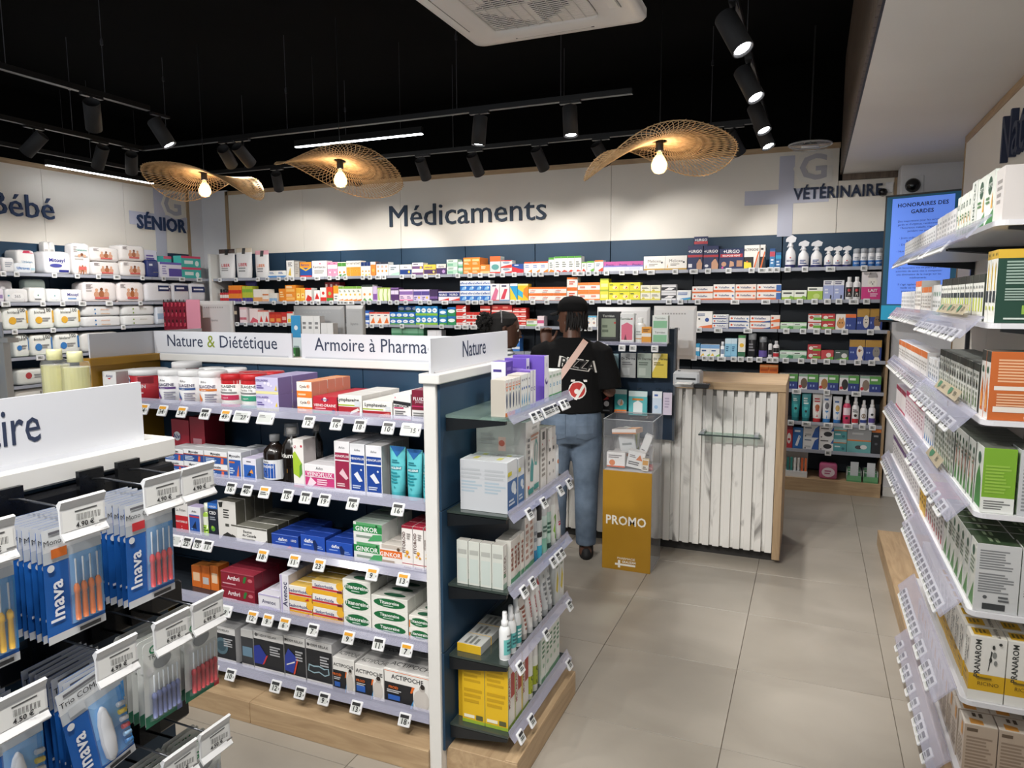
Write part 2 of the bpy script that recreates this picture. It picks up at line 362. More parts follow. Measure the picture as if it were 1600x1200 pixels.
ga = on('x', XL, 254, 334); gh = on('x', XL, 268, 302).z-on('x', XL, 268, 334).z
letter_sign(sg, 'G', (XL+.0046, ga.y-.03, ga.z-.03), (0,1,0), (0,0,1), (1,0,0), gh*1.22, 'matte', 'e8e5de', .002, 1, squeeze=1.12, name='logo_letter')
letter_sign(sg, 'G', (XL+.0068, ga.y+.01, ga.z+.005), (0,1,0), (0,0,1), (1,0,0), gh, 'matte', 'b2b3be', .002, 1, squeeze=1.05, name='logo_letter')
sg = thing('wall_lettering', 'bold navy word Vétérinaire over a pale cross and G on the wall', 'lettering', (0, YB, 2.2))
a = on('y', YB, 1240, 312); b = on('y', YB, 1378, 306); cc = on('y', YB, 1228, 307)
logo(sg, (cc.x, YB-.0005, cc.z), (1,0,0), (0,-1,0), .34)
hc = on('y', YB, 1290, 292).z-on('y', YB, 1290, 309).z
L, w = text2d('VÉTÉRINAIRE', hc, 1); letter_sign(sg, 'VÉTÉRINAIRE', (a.x, YB-.006, a.z), (1,0,0), (0,0,1), (0,-1,0), hc, 'matte', '23304a', .014, 1, squeeze=(b.x-a.x)/w)
ga = on('y', YB, 1240, 287); gh = on('y', YB, 1262, 243).z-on('y', YB, 1262, 287).z
letter_sign(sg, 'G', (ga.x-.02, YB-.0046, ga.z-.01), (1,0,0), (0,0,1), (0,-1,0), gh*1.15, 'matte', 'e4e1da', .002, 1, squeeze=1.18, name='logo_letter')
letter_sign(sg, 'G', (ga.x+.035, YB-.0068, ga.z+.03), (1,0,0), (0,0,1), (0,-1,0), gh*.85, 'matte', 'b6b5bd', .002, 1, squeeze=1.1, name='logo_letter')
sg = thing('wall_lettering', 'navy raised letters on the cream panel above the herbal shelves', 'lettering', (PXR, 4, 2.2))
a = on('x', PXR, 1571, 256); hc = on('x', PXR, 1575, 186).z-on('x', PXR, 1572, 256).z
letter_sign(sg, 'Nature', (PXR-.0005, a.y, a.z), (0,-1,0), (0,0,1), (-1,0,0), hc, 'matte', '26304a', .03, 0, squeeze=.9)

# ================================================================== CEILING EQUIPMENT
ZT = 2.90
def track(label, pts, cables, z=ZT):
    t = thing('lighting_track', label, 'lighting track', (pts[0][0], pts[0][1], z))
    for (x0, y0), (x1, y1) in zip(pts[:-1], pts[1:]):
        d = .018
        part('rail', MB().box((min(x0, x1)-d, min(y0, y1)-d, z-.018), (max(x0, x1)+d, max(y0, y1)+d, z+.016), '19191a'), 'plastic', t, world=True)
    for (x, y) in cables:
        part('cable', MB().tube([(x, y, z+.016), (x, y, ZC)], .0022, 5, '55555a', cap=False), 'plastic', t, world=True)
        gz = z+.25+.4*random.random()
        part('cable_gripper', MB().lathe([(0, 0), (.009, .004), (.009, .03), (.004, .045), (0, .045)], 8, (x, y, gz), col='4a4a4e'), 'plastic', t, world=True)
    return t
track('black lighting track bending along the ceiling over the aisle and counter', [(-5.28, 1.0), (-5.28, 4.52), (-1.10, 4.52)], [(-5.28, 3.0), (-5.28, 3.9), (-5.0, 4.52), (-3.75, 4.52), (-2.3, 4.52), (-1.55, 4.52)])
track('black lighting track bending in front of the medicine and baby shelves', [(-6.15, 1.5), (-6.15, 5.62), (-.45, 5.62)], [(-6.15, 3.3), (-6.15, 4.7), (-5.2, 5.62), (-4.0, 5.62), (-2.9, 5.62), (-1.9, 5.62), (-.75, 5.62)])
track('short black lighting track above the baby aisle', [(-4.15, 1.0), (-4.15, 3.60)], [(-4.15, 2.7), (-4.15, 3.3)])
track('black lighting track running beside the lowered ceiling', [(-.365, -1.0), (-.365, 5.58)], [(-.365, .5), (-.365, 2.2), (-.365, 4.0)])
track('black lighting track above the herbal and first-aid gondolas', [(-3.4, .45), (-.9, .45)], [(-3.2, .45), (-1.6, .45)])  # unseen track, added to carry the heads that light the gondola shelves
_spot = {}
def spotlight(label, x, y, aim, z=ZT, lit=True, watts=None, size=62, group=None):
    p = Vector((x, y, z-.018)); t = thing('track_spotlight', label, 'spotlight', p, 0, group)
    part('adapter', MB().box((-.016, -.07, -.016), (.016, .07, 0), '202021') if abs(x+5.28) < .01 or abs(x+6.15) < .01 or abs(x+4.15) < .01 or abs(x+.365) < .01 else MB().box((-.07, -.016, -.016), (.07, .016, 0), '202021'), 'plastic', t)
    part('swivel', MB().tube([(0, 0, -.016), (0, 0, -.075)], .008, 8, '19191a'), 'plastic', t)
    head = Vector((0, 0, -.115)); d = (Vector(aim)-(p+head)).normalized(); q = d.to_track_quat('Z', 'Y').to_matrix()
    r, l = .048, .19
    part('lamp_body', MB().lathe([(0, -l*.45), (r*.94, -l*.45), (r, -l*.42), (r, l*.55), (r*.9, l*.55), (r*.86, l*.47), (0, l*.47)], 20, head, col='2a2a2c', rot=q), 'matte', t)
    part('lens', MB().lathe([(0, l*.50), (r*.72, l*.50), (r*.72, l*.475)], 18, head, col='ffffff', rot=q), 'spot_lens' if lit else 'plastic', t, label='bright lamp lens')
    if lit:
        ld = bpy.data.lights.new('spot_beam', 'SPOT'); ld.energy = watts or SPOT_W; ld.spot_size = math.radians(size); ld.spot_blend = .55; ld.shadow_soft_size = .035; ld.color = (1, .965, .92)
        lo = bpy.data.objects.new('spot_beam', ld); COL.objects.link(lo); lo.parent = t; lo.location = head + d*(l*.56); lo.rotation_euler = d.to_track_quat('-Z', 'Y').to_euler()
    return t
def atz(px, py, z): v = on('z', z, px, py); return v.x, v.y
# heads over the baby aisle
for px, py, aim in ((103, 150, (-5.6, 4.4, 1.0)), (188, 183, (-3.4, 4.2, 1.2))):
    x, y = atz(px, py, ZT); spotlight('black cylinder spotlight on the short track above the baby aisle', -4.15, y, aim, group='spotlights on the short track')
for px, py, aim in ((46, 195, (-6.7, 3.0, 1.3)), (148, 218, (-6.6, 4.5, 1.3)), (203, 228, (-6.6, 5.4, 1.4))):
    x, y = atz(px, py, ZT); spotlight('black cylinder spotlight on the bent track over the aisle', -5.28, y, aim, watts=60, size=80, group='spotlights over the aisle')
for px, py, aim in ((372, 222, (-5.2, 6.6, 1.5)), (400, 220, (-4.3, 6.6, 1.4)), (766, 180, (-2.35, 4.5, .6)), (905, 165, (-1.30, 4.3, .5))):
    x, y = atz(px, py, ZT); spotlight('black cylinder spotlight on the bent track over the counter', x, 4.52, aim, group='spotlights over the counter')
for px, py, aim in ((683, 247, (-3.3, 6.6, 1.75)), (763, 240, (-2.6, 6.6, 1.7)), (862, 232, (-1.9, 6.6, 1.7)), (952, 222, (-1.1, 6.6, 1.65)), (1150, 198, (.1, 6.6, 1.5)), (560, 250, (-4.3, 6.6, 1.75)), (440, 262, (-5.4, 6.6, 1.75))):
    x, y = atz(px, py, ZT); spotlight('black cylinder spotlight on the track facing the medicine shelves', x, 5.62, aim, watts=31, size=88, group='spotlights facing the medicine shelves')
for yy, aim in ((3.35, (.62, 2.85, .9)), (4.15, (.62, 3.6, .8)), (4.95, (.55, 4.35, .6)), (5.45, (.55, 4.9, .5))):
    spotlight('lit black cylinder spotlight on the track beside the lowered ceiling', -.365, yy, aim, group='lit spotlights beside the lowered ceiling')
# unseen track added above the frame to light the counter and herbal shelves
track('black lighting track crossing above the aisle behind the air conditioner', [(-3.4, 1.30), (-.7, 1.30)], [(-3.2, 1.30), (-1.0, 1.30)])
for x, aim in ((-3.2, (-3.9, 4.6, 1.1)), (-2.5, (-2.4, 4.5, 1.0)), (-1.9, (-1.0, 4.6, 1.25)), (-1.2, (-.6, 4.6, .6)), (-.8, (.6, 3.6, .8))):
    spotlight('black cylinder spotlight on the track crossing above the aisle', x, 1.30, aim, watts=85, size=52, group='spotlights crossing above the aisle')
# unseen heads added behind the camera to light the gondolas and dental hooks
for x, y, aim in ((-.365, -.7, (-1.0, .62, 1.0)), (-.365, -.1, (-.95, .65, 1.1)), (-.365, .3, (-1.0, .75, 1.2)), (-.365, .9, (-1.0, 2.3, .7)), (-.365, 1.6, (.7, 2.6, .9)), (-.365, 2.3, (-.9, 2.5, .6))):
    spotlight('black cylinder spotlight on the track above the entrance aisle', x, y, aim, group='spotlights above the entrance aisle')
for x, aim in ((-3.1, (-2.6, 2.3, .8)), (-2.3, (-1.9, 2.3, .7)), (-1.5, (-1.4, 2.3, .7)), (-1.0, (-1.2, 2.2, .5))):
    spotlight('black cylinder spotlight on the track above the gondolas', x, .45, aim, group='spotlights above the gondolas')

def led_bar(label, a, b, z):
    t = thing('linear_led_light', label, 'light', (*a, z)); d = .02
    part('housing', MB().box((min(a[0], b[0])-d, min(a[1], b[1])-d, z), (max(a[0], b[0])+d, max(a[1], b[1])+d, z+.05), '101011'), 'plastic', t, world=True)
    part('diffuser', MB().box((min(a[0], b[0])-d*.8, min(a[1], b[1])-d*.8, z-.006), (max(a[0], b[0])+d*.8, max(a[1], b[1])+d*.8, z), 'ffffff'), 'led', t, world=True)
    for f in (.15, .85):
        x, y = a[0]+(b[0]-a[0])*f, a[1]+(b[1]-a[1])*f
        part('cable', MB().tube([(x, y, z+.05), (x, y, ZC)], .0018, 5, '3a3a3d', cap=False), 'plastic', t, world=True)
led_bar('slim lit LED bar hanging over the counter in front of Médicaments', (-4.04, 4.99), (-2.86, 4.99), 2.90)
led_bar('slim lit LED bar along the top of the baby wall', (-6.62, 4.62), (-6.62, 5.75), 2.88)

# rattan pendants: wavy discs of crossing splints
def pendant(label, c, R, phase, tilt, amp, seed, twist=.30):
    rnd = random.Random(seed); t = thing('rattan_pendant_lamp', label, 'pendant lamp', c, 0, 'rattan pendants over the counter')
    def S(r, a):     # wavy dish
        f = r/R; z = .085*(1-f**1.3) + amp*f**1.6*math.sin(2*a+phase) + amp*.4*f**2*math.sin(3*a+phase*2) + tilt[0]*r*math.cos(a) + tilt[1]*r*math.sin(a)
        return Vector((r*math.cos(a), r*math.sin(a), z))
    m = MB(); n = 84
    for fam in (-1, 1):
        for i in range(n):
            a0 = 2*PI*i/n + (.5*PI/n if fam > 0 else 0); pts = []
            for k in range(9):
                f = .10 + .90*k/8; pts.append(S(R*f*(1+.012*rnd.uniform(-1, 1)*(k == 8)), a0 + fam*twist*(f-.1)**1.2) + Vector((0, 0, fam*.0025)))
            m.tube(pts, .0022, 4, 'c49a63', cap=False)
    part('shade', m, 'rattan', t, weld=False, label='wavy woven rattan shade')
    for f in (.11, .30, .55, .985):
        part('hoop', MB().tube([S(R*f, 2*PI*i/72) for i in range(73)], .0032 if f > .9 else .002, 5, 'c49a63', cap=False), 'rattan', t)
    part('socket', MB().lathe([(0, .10), (.02, .10), (.024, .09), (.024, .03), (.019, .02), (0, .02)], 14, col='151515'), 'plastic', t)
    bl = part('bulb', MB().lathe([(.013, .025), (.017, .005), (.036, -.022), (.048, -.055), (.045, -.082), (.029, -.104), (0, -.112)], 18, col='ffe0a0'), 'bulb_glass', t)
    part('filament', MB().lathe([(0, 0), (.006, -.005), (.012, -.03), (.012, -.07), (.006, -.082), (0, -.082)], 10, col='ffcc66'), 'filament', bl)
    part('cable', MB().tube([(0, 0, .10), (0, 0, ZC-c[2])], .003, 6, '202020', cap=False), 'plastic', t)
    ld = bpy.data.lights.new('bulb_glow', 'POINT'); ld.energy = 5; ld.color = (1, .83, .60); ld.shadow_soft_size = .04
    lo = bpy.data.objects.new('bulb_glow', ld); COL.objects.link(lo); lo.parent = t; lo.location = (0, 0, -.05)
    return t
for lab, (px, py), ph, ti, am, sd in (('wavy rattan pendant with a drooping rim hanging beside the baby wall', (320, 297), -1.45, (-.05, -.06), .10, 1),
                                      ('wavy rattan pendant hanging over the counter computer', (532, 281), 2.2, (-.03, -.20), .06, 2),
                                      ('wavy rattan pendant hanging above the display tower and promo stand', (1030, 257), PI+.15, (.06, .0), .10, 3)):
    p = on('y', 4.40, px, py); p.z += .055
    pendant(lab, p, .45, ph, ti, am, sd)

# ceiling cassette air conditioner
ac = thing('air_conditioner', 'white square ceiling cassette air conditioner with a grille', 'air conditioner', (-1.295, 3.27, 3.0))
A = .475
def rsq(h, r, z, n=6):
    out = []
    for cx, cy, a0 in ((h-r, h-r, 0), (-h+r, h-r, PI/2), (-h+r, -h+r, PI), (h-r, -h+r, 1.5*PI)):
        out += [(cx+r*math.cos(a0+PI/2*i/n), cy+r*math.sin(a0+PI/2*i/n), z) for i in range(n+1)]
    return out
m = MB(); m.rings([rsq(A, .05, .055), rsq(A, .05, .02), rsq(A-.01, .05, .006), rsq(A-.05, .05, 0.), rsq(.285, .05, -.012), rsq(.278, .045, .0), rsq(.275, .04, .02)], 'f2efea', cap=False)
m.add(rsq(A, .05, .055), [tuple(range(28))], 'f2efea'); part('fascia', m, 'plastic', ac)
part('unit_box', MB().box((-.41, -.41, .055), (.41, .41, .30), '141414'), 'matte', ac)
part('filter', MB().box((-.275, -.275, .018), (.275, .275, .03), '060607'), 'matte', ac, label='dark filter behind the grille')
for i in range(4):
    m = MB(); m.rings([[( -.20, -.395+dy, z), (.20, -.395+dy, z), (.215, -.355+dy*.2, z+.004), (.20, -.315, z+.002), (-.20, -.315, z+.002), (-.215, -.355+dy*.2, z+.004)] for dy, z in ((0, .004), (.002, -.008))], 'f0ede8', smooth=False)
    o = part('louvre', m, 'plastic', ac, rotz=i*PI/2)
    part('louvre_slot', MB().box((-.215, -.402, -.0055), (.215, -.398, .001), '8d8984'), 'matte', ac, rotz=i*PI/2)
nb = 26
for i in range(nb):
    y = -.268+.536*i/(nb-1); m = MB(); xs = np.linspace(-.272, .272, 19)
    for x0, x1 in zip(xs[:-1], xs[1:]):
        xm = (x0+x1)/2; opn = (xm*y > 0) != (abs(xm)+abs(y) > .27)
        hw = .0042 if opn else .0088
        m.box((x0, y-hw, -.001), (x1, y+hw, .0015), 'ece8e2')
    part('grille_bar', m, 'plastic', ac)
for x in np.linspace(-.272, .272, 10): part('grille_rib', MB().box((x-.0015, -.27, -.004), (x+.0015, .27, .0), 'd2cec8'), 'plastic', ac)
for sx in (-1, 1):
    for sy in (-1, 1): part('hanging_rod', MB().tube([(sx*.38, sy*.38, .30), (sx*.38, sy*.38, ZC-3.0)], .005, 6, '3a3a3c', cap=False), 'metal', ac)

# glass dome light at the end of the aisle
p = on('y', 5.9, 1266, 226); gl = thing('dome_light', 'unlit glass bowl ceiling light above the Vétérinaire wall', 'ceiling light', p)
part('glass_bowl', MB().lathe([(.0, -.045), (.06, -.043), (.12, -.03), (.145, -.005), (.135, .0), (.05, .008)], 24, col='eeeeee'), 'acrylic', gl)
part('rim', MB().tube([(.15*math.cos(a), .15*math.sin(a), .0) for a in np.linspace(0, 2*PI, 33)], .006, 6, 'b0b0b0', cap=False), 'plastic', gl)
part('inner_tube', MB().tube([(-.06, 0, -.014), (.06, 0, -.014)], .008, 8, 'e8e8e8'), 'plastic', gl)
part('stem', MB().tube([(0, 0, .005), (0, 0, ZC-p.z)], .007, 6, '2c2c2c', cap=False), 'plastic', gl)

# ================================================================== GONDOLAS
GX0, GX1, GY0, GY1, GYC, GZ = -2.76, -1.10, 1.985, 2.665, 2.365, 1.385
GS = [1.213, .934, .688, .434, .172]          # long side shelves
ES = [1.248, .927, .674, .424, .175]          # end shelves
def clear_lip(parent, a, b, z, n, k=1.):
    # clear price-holding lip along a->b (points xy), facing n
    a, b, n = Vector((*a, z)), Vector((*b, z)), Vector((*n, 0)); m = MB()
    prof = [(.002, .020), (.004, .020), (.010, .004), (.026, -.016), (.024, -.018), (.008, .000), (.002, .016)]
    P = lambda q, e: q + n*e[0]*k + Vector((0, 0, e[1]*(1 if e[1] > 0 else k)))
    rs = [[P(a, e) for e in prof], [P(b, e) for e in prof]]
    m.rings(rs, 'c9cbe6', smooth=False); part('price_rail', m, 'rail_clear', parent, world=True, label='clear sloping price rail')
g1 = thing('display_gondola', 'tall white and navy gondola with signs Nature & Diététique, Armoire à Pharmacie and Nature', 'shelving', (-1.9, 2.33, 0))
m = MB().cbox((GX1-.045, GY0, 0), (GX1, GY1, GZ-.03), .002); part('end_panel', m, 'white_lac', g1, world=True)
part('end_panel', MB().cbox((GX0, 2.02, 0), (GX0+.03, GY1, GZ-.03), .002), 'mustard', g1, world=True, label='mustard end panel')
part('ledge', MB().cbox((GX1-.055, GY0-.012, GZ-.032), (GX1+.02, GY1+.012, GZ), .003), 'white_lac', g1, world=True)
part('ledge', MB().cbox((GX0-.02, 2.005, GZ-.032), (GX0+.045, GY1+.012, GZ), .003), 'mustard', g1, world=True, label='mustard end ledge')
part('ledge', MB().cbox((GX0+.046, GYC-.022, GZ-.032), (GX1-.056, GYC+.042, GZ), .003), 'white_lac', g1, world=True)
for a, b in zip([GX0+.031, -2.16, -1.63], [-2.163, -1.633, GX1-.047]):
    for z0, z1 in ((.09, .44), (.443, .93), (.933, GZ-.034)):
        part('back_panel', MB().cbox((a, GYC-.008, z0), (b, GYC+.028, z1), .001), 'navy_panel', g1, world=True)
for a, b in ((.09, .44), (.443, .93), (.933, GZ-.034)):
    part('end_back_panel', MB().cbox((GX1+.0005, GY0+.012, a), (GX1+.010, GY1-.012, b), .001), 'navy_panel', g1, world=True)
part('plinth', MB().cbox((GX0+.031, 1.975, 0), (-1.93, 2.70, .088), .002), 'oak', g1, world=True)
part('plinth', MB().cbox((-1.928, 1.975, 0), (GX1-.046, 2.70, .088), .002), 'oak', g1, world=True)
part('end_plinth', MB().cbox((GX1+.001, 2.02, 0), (-.835, 2.655, .092), .002), 'oak_y', g1, world=True)
part('end_plinth', MB().cbox((-.88, 2.02, .092), (-.835, 2.655, .098), .002), 'oak_y', g1, world=True)
for z in GS:
    part('shelf', MB().box((GX0+.032, 2.045, z-.018), (GX1-.047, GYC-.010, z), '23282e', cols={'t': '2b3036'}), 'plastic', g1, world=True)
    clear_lip(g1, (GX0+.035, 2.045), (GX1-.048, 2.045), z, (0, -1))
    part('shelf', MB().box((GX0+.032, GYC+.03, z-.018), (GX1-.047, 2.66, z), '23282e'), 'plastic', g1, world=True)
for k, z in enumerate(ES):
    if k == 0: part('glass_shelf', MB().box((GX1+.012, 2.03, z-.010), (-.872, 2.64, z), 'bfe0d4', cols={'f': '2f8f74'}), 'glass_green', g1, world=True)
    else: part('glass_shelf', MB().box((GX1+.012, 2.03, z-.008), (-.872, 2.64, z), '39433f'), 'gloss', g1, world=True, label='dark glass shelf')
    clear_lip(g1, (-.872, 2.03), (-.872, 2.64), z, (1, 0))
    for yy in (2.032, 2.60):
        m = MB(); m.add([(GX1+.012, yy, z-.011), (-.876, yy, z-.011), (-.876, yy, z-.022), (GX1+.012, yy, z-.055), (GX1+.012, yy+.012, z-.011), (-.876, yy+.012, z-.011), (-.876, yy+.012, z-.022), (GX1+.012, yy+.012, z-.055)],
             [(0,1,2,3)[::-1], (4,5,6,7), (0,1,5,4), (1,2,6,5), (2,3,7,6), (3,0,4,7)], '1a1d20'); part('bracket', m, 'plastic', g1, world=True)
# header signs on the ledges
def header(label, a, b, n, txt, x_off=None, h=.10, z=GZ, cols=None, cap=.052, tw=None, back=False):
    a, b, n = Vector((*a, z)), Vector((*b, z)), Vector((*n, 0)); u = (b-a).normalized(); L = (b-a).length
    t = thing('header_sign', label, 'sign', a+u*L/2); th = .008
    P = lambda s, e, q: a+u*s+n*e+Vector((0, 0, q))
    m = MB(); m.add([P(0,0,0),P(L,0,0),P(L,0,h),P(0,0,h),P(0,-th,0),P(L,-th,0),P(L,-th,h),P(0,-th,h)], [(0,1,2,3),(5,4,7,6),(1,5,6,2),(4,0,3,7),(3,2,6,7),(4,5,1,0)], 'dadce2'); part('board', m, 'matte', t, world=True)
    m = MB(); m.add([P(.02,.006,0),P(L-.02,.006,0),P(L-.02,.0,.006),P(.02,.0,.006)], [(0,1,2,3)], 'b8bac0'); part('clip_strip', m, 'plastic', t, world=True)
    if txt:
        Ls, w = text2d(txt, cap); sq = (tw/w) if tw else 1.
        x0 = x_off if x_off is not None else (L-w*sq)/2
        letter_sign(t, txt, a+u*x0+n*.0002+Vector((0, 0, h*.33)), u, (0,0,1), n, cap, 'matte', '2b3650', .0008, squeeze=sq, cols=cols)
    return t
ys = GYC-.014
def xat(px, py): return on('y', ys, px, py).x
header('long white header sign reading Nature & Diététique with a green ampersand', (xat(241, 530), ys), (xat(456, 540), ys), (0, -1), 'Nature & Diététique', xat(261, 543)-xat(241, 530), tw=xat(434, 546)-xat(261, 543), cols={6: '8a9a2e'})
header('white header sign reading Armoire à Pharmacie', (xat(471, 540), ys), (GX1-.06, ys), (0, -1), 'Armoire à Pharmacie', xat(492, 549)-xat(471, 540), tw=(xat(672, 550)-xat(492, 549))*1.125)
xe = GX1-.012
def yat(px, py): return on('x', xe, px, py).y
header('white header sign reading Nature on the gondola end facing the aisle', (xe, yat(673, 560)), (xe, yat(793, 540)), (1, 0), 'Nature', yat(722, 555)-yat(673, 560), h=.112, cap=.056, tw=yat(759, 548)-yat(722, 555))
header('blank back of a white header sign above the mustard end panel', (GX0-.004, GY1-.03), (GX0-.004, 2.04), (-1, 0), None)

# ================================================================== PRODUCT ENGINE
def hexdark(h, k=.82): return tuple(c*k for c in lin(h))
def _art(mb, dsl, faces, W, H):
    """dsl: ';'-separated print marks; faces: name -> (width, height, map(u, v, layer))"""
    cur = faces['F']; lay = 0
    for tok in dsl:
        a = tok.split()
        if not a: continue
        if a[0][0] == '@': cur = faces[a[0][1]]; lay = 0; continue
        w, h, fm = cur; lay += 1
        U = lambda u: (float(u)-.5)*w
        V = lambda v: float(v)*h
        if a[0] == 'R':
            u0, v0, u1, v1 = U(a[1]), V(a[2]), U(a[3]), V(a[4]); n = max(1, int(fm(0, 0, -1)*(u1-u0)/w)); us = np.linspace(u0, u1, n+1)
            nv = max(1, int(fm(0, 0, -2)*(v1-v0)/h)); vs = np.linspace(v0, v1, nv+1)
            for x0, x1 in zip(us[:-1], us[1:]):
                for y0, y1 in zip(vs[:-1], vs[1:]): mb.poly([fm(x0, y0, lay), fm(x1, y0, lay), fm(x1, y1, lay), fm(x0, y1, lay)], a[5])
        elif a[0] in 'EC':
            cu, cv = U(a[1]), V(a[2])
            if a[0] == 'E': ru, rv, col = float(a[3])*w, float(a[4])*h, a[5]
            else: ru = rv = float(a[3])*min(w, h); col = a[4]
            pts = [(cu+ru*math.cos(t), cv+rv*math.sin(t)) for t in np.linspace(0, 2*PI, 17)[:-1]]
            c = fm(cu, cv, lay); q = [fm(x, y, lay) for x, y in pts]
            mb.add([c]+q, [(0, 1+i, 1+(i+1) % 16) for i in range(16)], col)
        elif a[0] == 'P':
            pts = [fm(U(a[i]), V(a[i+1]), lay) for i in range(2, len(a)-1, 2)]; mb.poly(pts, a[1])
        elif a[0] == 'G':
            u0, v0, u1, v1 = U(a[1]), V(a[2]), U(a[3]), V(a[4]); n = int(a[5]); rr = random.Random(tok)
            for k in range(n):
                v = v1-(k+.5)*(v1-v0)/n; hh = (v1-v0)/n*.28; ue = u0+(u1-u0)*rr.uniform(.6, 1)
                m = max(1, int(fm(0, 0, -1)*(ue-u0)/w)); us = np.linspace(u0, ue, m+1)
                for x0, x1 in zip(us[:-1], us[1:]): mb.poly([fm(x0, v-hh, lay), fm(x1, v-hh, lay), fm(x1, v+hh, lay), fm(x0, v+hh, lay)], a[6])
        elif a[0] in ('T', 'B', 'V', 'N'):      # text, bold text, vertical text (up), vertical bold
            cu, cv, hh, col = U(a[1]), V(a[2]), float(a[3])*h, a[4]; txt = ' '.join(a[5:])
            bold = 1 if a[0] in 'BN' else 0
            if a[0] in 'TB':
                L, tw = text2d(txt, hh, bold, 1., .94*w)
                for q, fs in L: mb.add([fm(cu+float(p[0])-tw/2, cv+float(p[1])-hh/2, lay) for p in q], fs, col)
            else:
                hh = float(a[3])*w; L, tw = text2d(txt, hh, bold, 1., .92*h)
                for q, fs in L: mb.add([fm(cu-float(p[1])+hh/2, cv+float(p[0])-tw/2, lay) for p in q], fs, col)
    return mb
E0 = .00035
def spts(W, H, D, p=7., n=26, m=13):
    rr = random.Random(int(W*9999)+int(H*999)); sg = lambda x, e: math.copysign(abs(x)**e, x); e = 2./p; rs = []
    for j in range(m+1):
        t = -PI/2+PI*j/m; cz, sz = max(1e-4, math.cos(t)), math.sin(t)
        rs.append([(W/2*sg(cz, e)*sg(math.cos(2*PI*i/n), e)*(1+rr.uniform(-.02, .012)), D/2+D/2*sg(cz, e)*sg(math.sin(2*PI*i/n), e)*(1+rr.uniform(-.03, .0)), H/2+H/2*sg(sz, e)*(1+(rr.uniform(-.05, .02) if sz > .6 else 0))) for i in range(n)])
    return rs
PCACHE = {}
